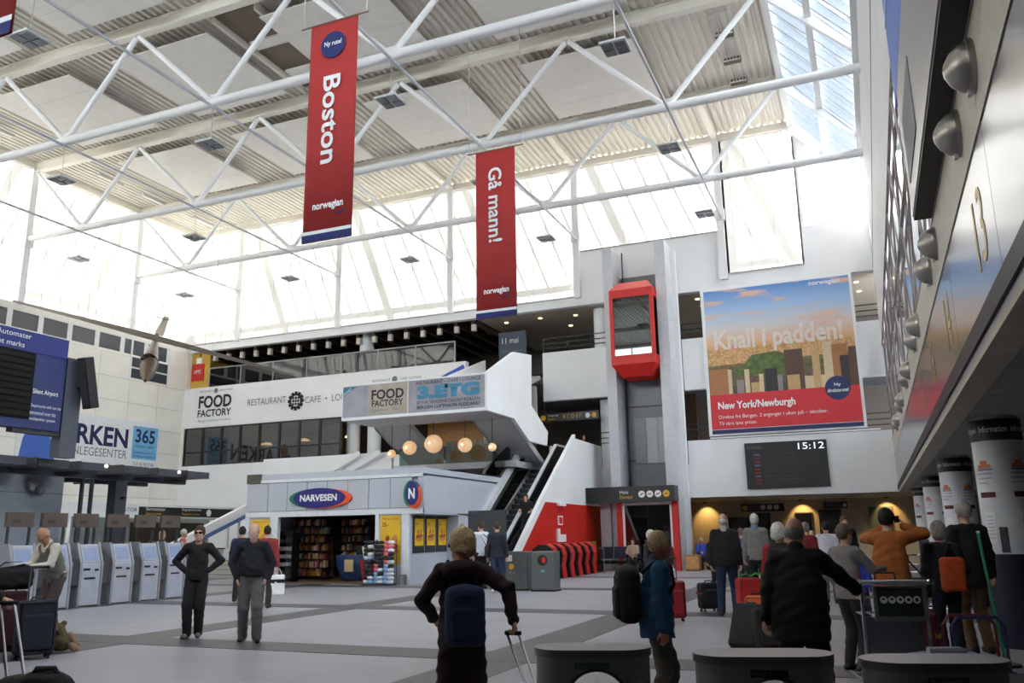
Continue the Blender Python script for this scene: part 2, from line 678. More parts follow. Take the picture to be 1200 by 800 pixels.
w1 = sgroup('window_1')
seg = [XL, -32.4, -25.6, -18.8, -12.0]
for a, c in zip(seg[:-1], seg[1:]):
    screens_back(w1, a + 0.1, c - 0.1, 12.55, 19.25)
screens_back(w1, -11.9, -5.15, 14.8, 19.25)
screens_back(w1, -4.95, -1.7, 12.76, 19.25)
for a, c, z in [(XL + 0.1, -12.2, 12.6), (-11.8, -5.15, 14.86), (-4.9, -1.75, 12.8)]:
    MB().box(a, c, YB - 0.05, YB + 0.03, z - 0.05, z).build('bottom_rail', M('rail_grey', (176, 176, 176), 0.5), w1)
for px in NODE_X:
    MB().box(px - 0.16, px + 0.16, YB - 0.2, YB + 0.02, 12.5, ZD - 0.3).build('window_post', white_wall, w1)
    MB().box(px - 0.22, px + 0.22, YB - 0.26, YB + 0.02, 15.3, 15.8).build('post_head', white_wall, w1)
MB().box(XL, XL + 0.3, YB - 0.3, YB, 12.4, ZD).build('corner_post', white_wall, w1)

w2 = sgroup('window_2')
TY = [5.0, 6.5] + TRUSS_Y + [YB]
for a, c in zip(TY[1:-1], TY[2:]):
    screens_left(w2, a + 0.1, c - 0.1, round((c - a) / 1.13))
for py in TRUSS_Y:
    MB().box(XL - 0.02, XL + 0.2, py - 0.16, py + 0.16, 12.4, ZD - 0.3).build('window_post', white_wall, w2)
    MB().box(XL - 0.02, XL + 0.3, py - 0.22, py + 0.22, 15.2, 15.9).build('post_head', white_wall, w2)
screens_left(w2, YF, 6.55, 12)

# outer glazing bars: lean-to glass roof outside the screens
bar_m = M('outer_bar', (150, 154, 160), 0.5)
DEP = 4.0
def rafters(win, along, wall, axis):
    for i, u in enumerate(along):
        big = any(abs(u - t) < 0.6 for t in (NODE_X if axis == 'Y' else TRUSS_Y))
        w = 0.40 if big else 0.06
        a = (u, wall + 0.25, 19.6) if axis == 'Y' else (wall - 0.25, u, 19.6)
        c = (u, wall + DEP, 12.3) if axis == 'Y' else (wall - DEP, u, 12.3)
        MB().beam(a, c, w, 0.09).build('glazing_bar', bar_m, win)
rafters(w1, [XL - 6 + 1.13 * i for i in range(38)], YB, 'Y')
rafters(w2, [2 + 1.13 * i for i in range(36)], XL, 'X')
MB().beam((XL - 8, YB + 2.6, 14.9), (XR, YB + 2.6, 14.9), 0.2, 0.22).build('outer_purlin', bar_m, w1)
MB().beam((XL - 2.6, 0, 14.9), (XL - 2.6, YB + 6, 14.9), 0.2, 0.22).build('outer_purlin', bar_m, w2)

# ---------------- sloping skylight along the right side
w3 = sgroup('window_3')
A, B_ = Vector((-1.72, 0, 19.45)), Vector((0.98, 0, 16.4))
sky_bar = M('sky_bar', (214, 224, 240), 0.4)
yy = YF
k = 0
while yy < YB - 0.2:
    a, c = A + Vector((0, yy, 0)), B_ + Vector((0, yy, 0))
    MB().beam(a, c, 0.10, 0.17).build('glazing_bar', sky_bar, w3)
    MB().beam(a + Vector((0.06, 0.34, -0.06)), c + Vector((-0.06, 0.34, -0.06)), 0.05, 0.03).build('louvre_blade', sky_bar, w3)
    d = Vector((0, 0.96, 0))
    u = Vector((0, 0.05, 0.1))
    MB().face([a + u, c + u, c + u + d * 0.92, a + u + d * 0.92]).build('pane', clear_glass, w3)
    yy += 0.96
for t, wd in ((0.5, 0.22), (0.98, 0.2)):
    p = A.lerp(B_, t)
    MB().beam((p.x, YF, p.z - 0.14), (p.x, YB, p.z - 0.14), wd, 0.2).build('mid_rail', steel_white, w3)
MB().beam((-1.75, YB - 0.1, 19.2), (XR, YB - 0.1, 16.2), 0.3, 0.5).build('end_rafter', steel_white, w3)

# ---------------- back wall
wb = sgroup('wall_back')
T = 0.35
def wall(x0, x1, z0, z1, m=white_wall, y0=YB, t=T, name='wall_panel'):
    return MB().box(x0, x1, y0, y0 + t, z0, z1).build(name, m, wb)
wall(XL - 0.1, -13.6, 0, 5.55)
wall(-13.6, -11.2, 0, 4.4)
wall(-7.2, 1.6, 2.97, 5.42)
wall(-11.2, -7.2, 2.97, 4.4)
wall(XL - 0.1, -18.0, 7.7, 10.0)
wall(-13.9, -10.2, 7.66, 10.0)
wall(-7.2, 1.6, 7.66, 9.98)
wall(XL - 0.1, 1.6, 12.14, 12.56)
wall(-12.2, -5.2, 12.56, 14.82)
wall(-5.2, -4.85, 12.56, 19.2)
wall(-1.75, 1.6, 12.56, 14.5)
wall(-1.75, -1.55, 14.5, 19.2)
wall(-4.85, -1.75, 12.56, 12.78)
# bright clear panes beside the skylight end
for i in range(3):
    x0 = -1.5 + i * 0.84
    zt = min(17.2, 19.0 - (x0 + 1.7 + 0.84) * 1.13)
    MB().face([(x0 + 0.03, YB, 14.55), (x0 + 0.81, YB, 14.55), (x0 + 0.81, YB, zt), (x0 + 0.03, YB, zt)]).build('pane', screen_fabric, w1)
# gable infill above the panes
MB().face([(-1.55, YB + 0.01, 17.2), (0.2, YB + 0.01, 17.2), (-1.55, YB + 0.01, 19.1)]).build('pane', screen_fabric, w1)

# interiors behind the openings
inner = M('inner_dark', (96, 90, 84), 0.8)
inner_beige = M('inner_beige', (176, 164, 146), 0.8)
soff = M('soffit_beige', (200, 190, 172), 0.7)
fbeige = M('arrival_beige', (206, 192, 166), 0.7)
up = sgroup('floor')
uc = sgroup('ceiling')
wi = sgroup('wall_inner')
MB().box(XL - 0.1, 12, YB + 0.35, 47, 4.2, 4.4).build('floor_slab', mid_grey, up)
MB().box(XL - 0.1, 12, YB + 0.35, 47, 8.6, 8.9).build('floor_slab', mid_grey, up)
MB().box(-17.5, 12, YB + 0.35, 47, 12.14, 12.4).build('soffit', soff, uc)
MB().box(XL - 0.1, -17.5, YB + 0.35, 47, 12.5, 12.7).build('soffit', wood_dark, uc)
MB().box(XL - 0.1, 12, 45.5, 45.8, 4.4, 12.4).build('inner_wall', inner, wi)
MB().box(XL - 0.1, XL + 0.2, YB + 0.35, 46, 0, 12.4).build('inner_wall', M('mustard', (206, 168, 70), 0.7), wi)
MB().box(-11.2, 12, 43.0, 43.3, 0, 4.2).build('inner_wall', fbeige, wi)
MB().box(-11.2, 12, YB + 0.3, 43.0, 2.97, 3.2).build('soffit', soff, uc)
MB().box(-11.4, -11.2, YB, 43.0, 0, 4.2).build('inner_wall', fbeige, wi)
# ---------------- left wall of cream panels
wl = sgroup('wall_left')
cream = M('cream_panel', (246, 243, 236), 0.45, noise=(1.5, 0.03))
MB().box(XL - 0.35, XL - 0.03, YF, YB, 0, 12.45).build('wall_core', light_grey, wl)
pw, ph = 2.0, 1.24
pm = MB().box(-0.03, 0.03, 0.012, pw - 0.012, 0.012, ph - 0.012).mesh('wall_panel', cream)
r = 0
z = 0.0
while z < 12.3:
    y = 19.0
    while y < YB - 0.5:
        skip = (11.0 < z + ph / 2 < 12.4 and True) and z > 10.9
        if not skip:
            o = link('wall_panel', pm, wl)
            o.location = (XL, y, z)
        y += pw
    z += ph
MB().box(XL - 0.03, XL + 0.03, YF, 19.0, 0, 12.45).build('wall_panel', cream, wl)
MB().box(XL - 0.03, XL + 0.03, 19.0, YB, 11.16, 11.3).build('wall_panel', cream, wl)
MB().box(XL - 0.03, XL + 0.05, 19.0, YB, 12.1, 12.45).build('wall_panel', cream, wl)
MB().box(XL - 0.03, XL + 0.03, 35.7, YB, 11.3, 12.1).build('wall_panel', cream, wl)
y = 19.4
k = 0
grey_pane = M('pane_grey', (70, 76, 84), 0.15)
while y < 35.0:
    MB().box(XL - 0.02, XL + 0.01, y, y + 1.36, 11.3, 12.1).build('pane', grey_pane, wl)
    MB().box(XL - 0.03, XL + 0.04, y + 1.36, y + 1.63, 11.3, 12.1).build('window_frame', steel_white, wl)
    y += 1.63
for zz in (10.05, 10.66):
    MB().box(XL + 0.02, XL + 0.045, 33.0, 35.55, zz, zz + 0.52).build('pane', grey_pane, wl)
for yy in (32.9, 35.55):
    MB().box(XL, XL + 0.07, yy, yy + 0.1, 9.95, 12.1).build('window_frame', steel_white, wl)
# wall behind the camera and over the right-hand wing, closing the hall
wf = sgroup('wall_front')
MB().box(XL - 0.3, 14, YF - 0.3, YF, 0, 13.4).build('wall_panel', warm_white, wf)
MB().box(XL - 0.3, 14, YF - 0.3, YF, 19.2, 19.6).build('wall_panel', warm_white, wf)
MB().box(XL, XR, YF, 2.4, 4.3, 4.7).build('shade_slab', light_grey, wf)  # unseen slab added overhead to keep light off the foreground
MB().box(XL, XR, 2.3, 2.4, 4.3, 5.7).build('shade_slab_front', white_wall, wf)  # front edge of the added shading slab, also out of view
w5 = sgroup('window_fill')  # unseen clear glazing added behind the camera for frontal fill light
x = XL
while x < XR:
    MB().face([(x + 0.03, YF - 0.1, 13.4), (x + 2.24, YF - 0.1, 13.4), (x + 2.24, YF - 0.1, 19.2), (x + 0.03, YF - 0.1, 19.2)]).build('pane', clear_glass, w5)
    MB().box(x - 0.05, x + 0.05, YF - 0.2, YF, 13.4, 19.2).build('window_post', white_wall, w5)
    x += 2.27

# ---------------- right wing: fascia, glazing, soffit
wr = sgroup('wall_right')
MB().box(XR, 14, YF, YB, 2.98, 3.05).build('soffit_slab', light_grey, wr)
# soffit tiles: cream edge strip, then grey ceiling tiles
soffit_cream = M('soffit_cream', (205, 198, 178), 0.6)
MB().box(XR, XR + 0.26, YF, YB, 2.93, 2.98).build('soffit_edge', soffit_cream, wr)
tl = M('ceiling_tile_grey', (168, 166, 160), 0.7)
tme = MB().box(0.01, 1.19, 0.01, 1.19, 0, 0.03).mesh('ceiling_tile', tl)
for i in range(6):
    y = 6.0
    while y < YB - 1:
        o = link('ceiling_tile', tme, wr)
        o.location = (XR + 0.27 + 1.2 * i, y, 2.95)
        y += 1.2
MB().box(XR - 0.03, XR + 0.25, YF, YB, 3.05, 3.22).build('black_trim', black, wr)
mirror = M('polished_steel', (150, 152, 158), 0.17, metal=1.0, noise=(0.5, 0.05))
y = 0.0
while y < YB - 0.2:
    y1 = min(y + 3.25, YB)
    MB().box(XR, XR + 0.1, y + 0.006, y1 - 0.006, 3.23, 4.35).build('steel_panel', mirror, wr)
    y = y1
beige_strip = M('beige_strip', (214, 209, 198), 0.55)
y = 0.0
while y < YB - 0.2:
    y1 = min(y + 3.25, YB)
    MB().box(XR - 0.01, XR + 0.1, y + 0.006, y1 - 0.006, 4.36, 5.06).build('beige_panel', beige_strip, wr)
    y = y1
for num, px, py in (('13', 1152, 290), ('14', 1114, 395), ('15', 1095, 440), ('16', 1083, 470)):
    q = P(px, py, 'X', XR)
    lettering(num, WEST, (XR, q.y + 0.3, 3.5), 0.55, 0.6, M('numeral_gold', (214, 190, 120), 0.4, metal=0.4), wr, 'counter_number')
MB().box(XR + 0.1, XR + 0.3, YF, YB, 3.05, 5.06).build('wall_core', light_grey, wr)
MB().box(XR, XR + 0.4, YF, YB + 0.4, 8.9, 16.35).build('upper_wall', white_wall, wr)
MB().box(XR - 0.05, XR + 0.02, YF, YB, 16.1, 16.4).build('gutter', steel_white, wr)
MB().box(XR - 0.012, XR, YF, YB, 12.2, 12.23).build('cable_strip', dark_grey, wr)
# lattice glazing
w4 = sgroup('window_4')
y = 2.0
while y < YB - 0.2:
    y1 = min(y + 2.5, YB)
    MB().face([(XR + 0.06, y + 0.02, 5.1), (XR + 0.06, y1 - 0.02, 5.1), (XR + 0.06, y1 - 0.02, 8.88), (XR + 0.06, y + 0.02, 8.88)]).build('pane', M_glass('lattice_glass', (150, 160, 162), 0.90), w4)
    y = y1
lat = M('lattice_bar', (150, 136, 134), 0.4)
y = 0.0
while y < YB:
    for s in (1, -1):
        ya, yb = (y, y + 3.0) if s > 0 else (y + 3.0, y)
        if max(ya, yb) <= YB:
            MB().beam((XR, ya, 5.08), (XR, yb, 8.9), 0.035, 0.035).build('lattice_bar', lat, w4)
    y += 3.0
for z in (5.07, 7.0, 8.9):
    MB().box(XR - 0.02, XR + 0.04, YF, YB, z - 0.03, z + 0.03).build('rail', lat, w4)
# room behind the glazing
MB().box(XR, 13, YF, YB, 4.9, 5.05).build('wing_roof', light_grey, wr)
MB().box(XR + 0.02, XR + 0.3, YB - 0.35, YB - 0.1, 5.1, 10.0).build('dark_opening_panel', M('dark_opening_panel', (96, 98, 106), 0.5), wr)  # panel coloured dark to stand in for the dark opening at this end
MB().box(12.0, 12.3, YF, 47, 0, 3.2).build('inner_wall', inner_beige, wr)
# ================================================================== UPPER LEVELS, FIXTURES ON THE WALLS
# windows of the restaurant floor, with dark frames
rw = sgroup('window_6')
fr_m = M('dark_frame', (38, 40, 44), 0.4)
X0, X1 = -35.9, -25.3
n = 8
w = (X1 - X0) / n
tint = M_glass('tinted_pane', (84, 88, 92), 0.90)
for i in range(n):
    for z0, z1 in ((5.62, 6.28), (6.34, 7.66)):
        MB().face([(X0 + i * w + 0.05, YB + 0.1, z0), (X0 + (i + 1) * w - 0.05, YB + 0.1, z0), (X0 + (i + 1) * w - 0.05, YB + 0.1, z1), (X0 + i * w + 0.05, YB + 0.1, z1)]).build('pane', tint, rw)
for i in range(n + 1):
    MB().box(X0 + i * w - 0.06, X0 + i * w + 0.06, YB + 0.04, YB + 0.16, 5.56, 7.7).build('mullion', fr_m, rw)
for z in (5.57, 6.31, 7.67):
    MB().box(X0, X1, YB + 0.05, YB + 0.15, z - 0.04, z + 0.04).build('transom', fr_m, rw)
MB().box(XL - 0.2, X0, YB - 0.02, YB + 0.5, 5.5, 7.75).build('window_frame', warm_white, rw)
MB().box(XL - 0.4, XL + 0.1, YB, YB + 0.5, 9.9, 12.4).build('wall_panel', warm_white, wb)
MB().box(XL - 0.5, XL - 0.1, YB, 47, 0, 12.6).build('wall_panel', mid_grey, wi)
MB().box(XL - 0.5, 12, 46.5, 47, 0, 19).build('outer_wall', mid_grey, wi)
MB().box(XL - 0.5, 12, YB + 0.36, 47, 12.7, 12.9).build('outer_roof', mid_grey, wi)

# cafe furniture seen through the windows: tables with warm lamps
warm = M('warm_lamp', (255, 214, 150), 0.5, emit=((255, 214, 150), 1.6))
for i, (px, py) in enumerate([(-28.4, 40.5), (-30.6, 41.5), (-26.6, 40.2), (-23.2, 41.0), (-33.2, 41.4)]):
    t = thing('cafe_table', 'small round cafe table behind the tinted restaurant windows', 'table', (px, py, 4.4), group='cafe tables behind the windows')
    MB().lathe([(0.45, 0.72), (0.45, 0.75)], 18).build('table_top', wood, t, world=False)
    MB().lathe([(0.04, 0.02), (0.04, 0.72)], 8).build('column', black, t, world=False)
    MB().lathe([(0.25, 0.0), (0.22, 0.03)], 16).build('base', black, t, world=False)
for i, (px, py) in enumerate([(-29.5, 39.6), (-26.2, 39.4), (-32.6, 40.2), (-23.5, 40.0)]):
    t = thing('pendant_lamp', 'flat warm pendant lamp hanging in the restaurant behind the tinted windows', 'lamp', (px, py, 6.9), group='pendant lamps behind the tinted windows')
    MB().lathe([(0.35, 0), (0.3, 0.08), (0.05, 0.16)], 18).build('shade', M('shade_cream', (230, 210, 170), 0.5, emit=((255, 210, 140), 1.2)), t, world=False)
    MB().tube([(0, 0, 0.15), (0, 0, 1.7)], 0.012, 6).build('cord', black, t, world=False)

# slatted dark timber ceiling with pale beam ends, level three left
for i in range(19):
    bx = XL + 0.7 + i * 0.98
    MB().box(bx - 0.06, bx + 0.06, YB + 0.36, 45, 11.95, 12.5).build('ceiling_slat', wood_dark, uc)
    MB().box(bx - 0.11, bx + 0.11, YB + 0.4, YB + 0.6, 11.62, 11.96).build('beam_end', M('beam_end', (206, 200, 190), 0.6), uc)
# balustrade of grey glass panels along level three
bal = thing('glass_balustrade', 'smoked glass balustrade with grey posts on the restaurant parapet', 'balustrade', (-27, YB + 0.1, 10.0))
bw = (34.4 - 18.65) / 7
bm = M('balustrade_post', (150, 152, 156), 0.4)
smoke = M_glass('smoked_glass', (96, 100, 104), 0.95)
for i in range(8):
    px = -34.4 + bw * i
    MB().box(px - 0.035, px + 0.035, YB + 0.07, YB + 0.13, 9.9, 11.12).build('post', bm, bal)
    if i < 7:
        MB().box(px + 0.04, px + bw - 0.04, YB + 0.09, YB + 0.11, 10.04, 11.06).build('pane', smoke, bal)
MB().box(-34.4, -18.65, YB + 0.06, YB + 0.14, 11.06, 11.12).build('handrail', bm, bal)
# white blue-edged end of the parapet, where the stair comes up
MB().prism([(-19.9, 9.2), (-17.95, 9.98), (-17.95, 7.7), (-19.9, 7.7)], 'Y', YB - 0.06, YB).build('stair_end', white_wall, wb)
MB().beam((-19.7, YB - 0.08, 9.05), (-18.05, YB - 0.08, 9.72), 0.04, 0.2).build('blue_edge', M('blue_edge', (60, 90, 190), 0.5), wb)
# black rails over the right-hand parapets and on level two
for x0, x1, z in ((-13.9, -10.3, 10.0), (-7.2, XR, 9.98), (-7.2, XR, 5.42), (-11.2, -10.3, 5.3)):
    t = thing('guard_rail', {(-13.9, 10.0): 'black guard rail on the third floor parapet between the stairs and the lift', (-7.2, 9.98): 'black guard rail on the third floor parapet behind the poster', (-7.2, 5.42): 'black guard rail on the parapet above the arrivals screen', (-11.2, 5.3): 'short black guard rail at the top of the escalator beside the lift'}[(x0, z)], 'railing', ((x0 + x1) / 2, YB + 0.15, z))
    k = x0
    while k <= x1:
        MB().box(k - 0.02, k + 0.02, YB + 0.13, YB + 0.17, z, z + 0.72).build('post', black, t)
        k += 1.2
    for dz in (0.22, 0.45, 0.7):
        MB().box(x0, x1, YB + 0.13, YB + 0.17, z + dz, z + dz + 0.04).build('rail', black, t)
# round columns of the upper floors
for i, (cx, z0, z1, r) in enumerate([(-24.5, 8.9, 12.4, 0.38), (-25.2, 4.4, 8.6, 0.36), (-23.9, 4.4, 8.6, 0.36), (-11.3, 8.9, 12.14, 0.3), (-11.2, 4.4, 7.66, 0.24), (-17.2, 4.4, 8.6, 0.3), (-14.9, 4.4, 8.6, 0.25)]):
    MB().lathe([(r, z0), (r, z1)], 24, (cx, 38.1, 0)).build('column', white_wall, wi, auto=True)
# dark cafe counters and signs up there
MB().box(-16.8, -15.3, 38.4, 38.5, 8.9, 11.6).build('menu_board', M('menu_board', (62, 74, 92), 0.5), wi)
lettering('11 mai', FRONT, (-16.6, 38.38, 11.0), 0.9, 0.3, letter_white, wi, 'menu_text')
lettering('meny dagens', FRONT, (-16.6, 38.38, 10.5), 1.1, 0.18, letter_grey, wi, 'menu_text')
MB().box(-34.0, -12.0, 44.0, 44.2, 8.9, 10.4).build('bar_front', black, wi)
MB().box(-12.6, -8.0, 44.0, 44.2, 4.4, 8.6).build('shop_front', wood_dark, wi)
MB().box(-22, -18.2, 40.5, 40.7, 4.4, 8.6).build('timber_wall', wood, wi)
# downlights in the level-three soffit
for i, (dx, dy) in enumerate([(-12.7, 38.6), (-14.5, 38.4), (-16.4, 38.5), (-13.6, 40.5), (-6.6, 38.3), (-6.6, 39.6), (-6.6, 41.0), (0.3, 38.6), (0.4, 40.2)]):
    o = MB().lathe([(0.1, 12.115), (0.09, 12.138)], 14, (dx, dy, 0)).build('downlight', warm)
    tag(o, 'small round downlight set in the beige soffit of the third floor', 'lamp', 'downlights in the third floor soffit')
# mustard wall notice
t = thing('fire_notice', 'red fire equipment notice on the mustard wall above the restaurant', 'sign', (-35.4, YB + 0.3, 10.4))
MB().box(-35.95, -35.05, YB + 0.3, YB + 0.34, 10.5, 11.5).build('board', M('notice_red', (196, 40, 36), 0.5), t)
lettering('HMS', FRONT, (-35.75, YB + 0.29, 10.9), 0.5, 0.26, letter_white, t)
MB().box(-35.65, -35.25, YB + 0.3, YB + 0.34, 11.52, 11.85).build('lamp_box', letter_white, t)
MB().box(XL - 0.1, -34.7, YB + 0.36, YB + 0.5, 10.0, 12.4).build('mustard_wall', MATS['mustard'], wi)

# ---- restaurant lettering on the long parapet
rs = thing('restaurant_sign', 'flat dark restaurant lettering with cog emblem on the long white parapet', 'sign', (-30, YB, 8.5))
f_y = YB - 0.02
lettering('FOOD', FRONT, (-34.95, f_y, 8.78), 2.35, 0.72, letter_dark, rs, 'lettering', bold=0.03)
lettering('FACTORY', FRONT, (-34.98, f_y, 8.28), 2.4, 0.42, letter_dark, rs, 'lettering', bold=0.02)
lettering('Bergen Lufthavn Flesland', FRONT, (-34.9, f_y, 7.98), 2.3, 0.14, letter_grey, rs, 'lettering')
disc_on(FRONT, (-33.75, f_y, 9.75), 0.14, letter_grey, rs, 'emblem')
lettering('RESTAURANT', FRONT, (-34.9, f_y, 9.7), 0.95, 0.1, letter_grey, rs, 'lettering')
lettering('CAFE LOUNGE', FRONT, (-33.5, f_y, 9.7), 0.95, 0.1, letter_grey, rs, 'lettering')
lettering('RESTAURANT', FRONT, (-31.45, f_y, 8.7), 2.6, 0.36, letter_grey, rs, 'lettering')
# cog emblem
cx, cz = -28.2, 8.74
b = MB()
for i in range(12):
    a = math.pi * 2 * i / 12
    b.xform(Matrix.Identity(4))
    s0 = len(b.v)
    b.box(0.36, 0.52, -0.006, 0.006, -0.09, 0.09)
    b.xform(Matrix.Translation((cx, f_y, cz)) @ Matrix.Rotation(-a, 4, 'Y'), s0)
for i in range(24):
    a0, a1 = math.pi * 2 * i / 24, math.pi * 2 * (i + 1) / 24
    b.face([(cx + r_ * math.cos(a), f_y - 0.006, cz + r_ * math.sin(a)) for r_, a in ((0.3, a0), (0.42, a0), (0.42, a1), (0.3, a1))])
for i in (-1, 0, 1):
    for j in (-1, 0, 1):
        b.box(cx + i * 0.17 - 0.06, cx + i * 0.17 + 0.06, f_y - 0.008, f_y, cz + j * 0.17 - 0.06, cz + j * 0.17 + 0.06)
b.build('cog_emblem', letter_dark, rs)
lettering('CAFE  •  LOUNGE', FRONT, (-27.6, f_y, 8.56), 3.5, 0.36, letter_grey, rs, 'lettering')
lettering('RESTAURANT', FRONT, (-23.4, f_y, 9.35), 1.1, 0.13, letter_grey, rs, 'lettering')
disc_on(FRONT, (-22.05, f_y, 9.42), 0.16, letter_grey, rs, 'emblem')
lettering('CAFE  LOUNGE', FRONT, (-21.7, f_y, 9.35), 1.2, 0.13, letter_grey, rs, 'lettering')

# ---- lift: piers, shaft, cabin, portal
lift = thing('lift_shaft', 'tall grey lift shaft with pale piers beside the poster wall', 'lift', (-8.8, 36, 0))
pier = M('pier_grey', (206, 208, 214), 0.5)
MB().box(-10.28, -9.85, 35.4, 36.95, 0, 14.25).build('pier', pier, lift)
MB().box(-7.88, -7.42, 35.4, 36.95, 0, 14.25).build('pier', pier, lift)
MB().box(-7.42, -7.22, 36.6, 36.95, 0, 14.1).build('pier', white_wall, lift)
MB().box(-9.85, -7.88, 36.7, 36.9, 0, 13.1).build('shaft_back', M('shaft_grey', (112, 114, 120), 0.35), lift)
MB().box(-9.85, -7.88, 36.64, 36.7, 12.4, 12.46).build('shaft_rail', dark_grey, lift)
for z in (7.0, 4.6):
    MB().box(-9.85, -7.88, 36.66, 36.7, z, z + 0.05).build('shaft_rail', dark_grey, lift)
for i, m_ in enumerate((M('door_dark', (128, 130, 136), 0.3), light_grey, M('door_mid', (168, 172, 180), 0.3))):
    x0 = -9.45 + i * 0.52
    MB().box(x0, x0 + 0.5, 36.62, 36.68, 4.5, 6.5).build('landing_door', m_, lift)
for x in (-9.72, -8.0):
    MB().tube([(x, 36.5, 0.2), (x, 36.5, 12.9)], 0.035, 8).build('guide_rail', black, lift)
MB().tube([(-9.6, 36.3, 12.3), (-9.6, 36.3, 14.2)], 0.03, 6).build('cable', black, lift)
cab = thing('lift_cabin', 'red panoramic lift cabin with dark window halfway up its shaft', 'lift cabin', (-8.9, 35.3, 8.6))
xa, xb, ya, yb_ = -9.86, -7.9, 34.75, 36.3
b = MB()
b.hexa([(xa + 0.35, ya + 0.4, 8.12), (xb - 0.35, ya + 0.4, 8.12), (xb - 0.35, yb_, 8.12), (xa + 0.35, yb_, 8.12), (xa, ya, 8.62), (xb, ya, 8.62), (xb, yb_, 8.62), (xa, yb_, 8.62)])
b.build('tapered_base', red_paint, cab)
MB().box(xa, xb, ya, yb_, 8.62, 9.02).build('sill_panel', red_paint, cab)
MB().box(xa, xb, ya, yb_, 11.62, 11.98).build('top_panel', red_paint, cab)
MB().hexa([(xa, ya, 11.98), (xb, ya, 11.98), (xb, yb_, 11.98), (xa, yb_, 11.98), (xa + 0.3, ya + 0.4, 12.4), (xb - 0.3, ya + 0.4, 12.4), (xb - 0.3, yb_, 12.4), (xa + 0.3, yb_, 12.4)]).build('tapered_roof', M('roof_pink', (226, 96, 90), 0.35), cab)
for x in (xa, xb - 0.16):
    MB().box(x, x + 0.16, ya, ya + 0.16, 9.02, 11.62).build('corner_post', red_paint, cab)
    MB().box(x, x + 0.16, yb_ - 0.16, yb_, 9.02, 11.62).build('corner_post', red_paint, cab)
MB().box(xa + 0.16, xb - 0.16, ya + 0.05, ya + 0.07, 9.02, 11.62).build('pane', M_glass('cab_glass', (70, 73, 78), 0.90), cab)
MB().box(xb - 0.07, xb - 0.05, ya + 0.16, yb_ - 0.16, 9.02, 11.62).build('pane', MATS['cab_glass'], cab)
MB().box(xa + 0.1, xb - 0.1, yb_ - 0.06, yb_, 9.02, 11.62).build('back_panel', dark_grey, cab)
MB().box(xa + 0.3, xb - 0.3, ya + 0.3, yb_ - 0.3, 11.5, 11.6).build('ceiling_lamp', M('cab_lamp', (240, 200, 120), 0.5, emit=((250, 200, 110), 1.2)), cab)
MB().box(xa + 0.2, xb - 0.2, yb_ - 0.14, yb_ - 0.1, 10.0, 10.1).build('handrail', chrome, cab)

port = thing('lift_portal', 'black lift sign box over glass doors with red side posts', 'portal', (-9.4, 34.6, 0))
MB().box(-11.75, -7.38, 34.45, 35.3, 2.77, 3.4).build('sign_box', M('sign_black', (26, 28, 34), 0.4), port)
lettering('Heis', FRONT, (-9.65, 34.44, 3.1), 0.36, 0.14, letter_white, port)
lettering('Elevator', FRONT, (-9.65, 34.44, 2.9), 0.56, 0.14, letter_gold, port)
for i, m_ in enumerate((letter_white, letter_white, letter_white, M('pict_yellow', (236, 176, 40), 0.5))):
    disc_on(FRONT, (-8.72 + 0.34 * i, 34.44, 3.07), 0.14, m_, port, 'pictogram')
    MB().beam((-8.79 + 0.34 * i, 34.43, 3.03 + 0.02 * (i % 2)), (-8.65 + 0.34 * i, 34.43, 3.11 - 0.03 * (i % 2)), 0.004, 0.04).build('pictogram_sign', letter_dark, port)
for x in (-9.95, -7.62):
    MB().box(x, x + 0.24, 34.9, 35.2, 0, 2.77).build('red_post', red_paint, port)
MB().box(-9.71, -9.62, 34.95, 35.05, 0, 2.7).build('door_frame', steel_white, port)
MB().box(-7.71, -7.62, 34.95, 35.05, 0, 2.7).build('door_frame', steel_white, port)
MB().box(-9.71, -7.62, 34.95, 35.05, 2.64, 2.76).build('door_frame', steel_white, port)
for i in range(2):
    MB().box(-9.62 + i * 0.98, -8.68 + i * 0.98, 35.0, 35.02, 0.03, 2.64).build('pane', dark_glass, port)
MB().box(-10.75, -10.3, 35.2, 35.6, 0, 3.2).build('grey_post', light_grey, port)

# ---- poster
post = thing('poster', 'huge framed travel poster with city skyline under blue sky on the white wall', 'poster', (-3.0, YB - 0.1, 5.6))
py = YB - 0.1
MB().box(-6.22, 0.12, py, YB - 0.01, 5.55, 12.15).build('frame', steel_white, post)
# printed picture: sky over a city, procedural
pm_ = bpy.data.materials.new('poster_print')
pm_.use_nodes = True
nt = pm_.node_tree
bs = nt.nodes['Principled BSDF']
bs.inputs['Roughness'].default_value = 0.5
tc = nt.nodes.new('ShaderNodeTexCoord')
sep = nt.nodes.new('ShaderNodeSeparateXYZ')
nt.links.new(tc.outputs['Object'], sep.inputs[0])
mr = nt.nodes.new('ShaderNodeMapRange')
mr.inputs['From Min'].default_value = 7.3
mr.inputs['From Max'].default_value = 12.1
nt.links.new(sep.outputs['Z'], mr.inputs['Value'])
cr = nt.nodes.new('ShaderNodeValToRGB')
els = cr.color_ramp.elements
els[0].position, els[0].color = 0.0, lin((70, 62, 62))
els[1].position, els[1].color = 1.0, lin((86, 140, 214))
for pos, c in ((0.12, (120, 96, 80)), (0.22, (92, 98, 62)), (0.34, (150, 120, 78)), (0.42, (224, 168, 112)), (0.48, (236, 192, 150)), (0.60, (222, 214, 212)), (0.78, (168, 198, 232))):
    e = els.new(pos)
    e.color = lin(c)
nt.links.new(mr.outputs[0], cr.inputs['Fac'])
mp = nt.nodes.new('ShaderNodeMapping')
mp.inputs['Scale'].default_value = (0.5, 1, 2.4)
nt.links.new(tc.outputs['Object'], mp.inputs['Vector'])
cl = nt.nodes.new('ShaderNodeTexNoise')
cl.inputs['Scale'].default_value = 1.1
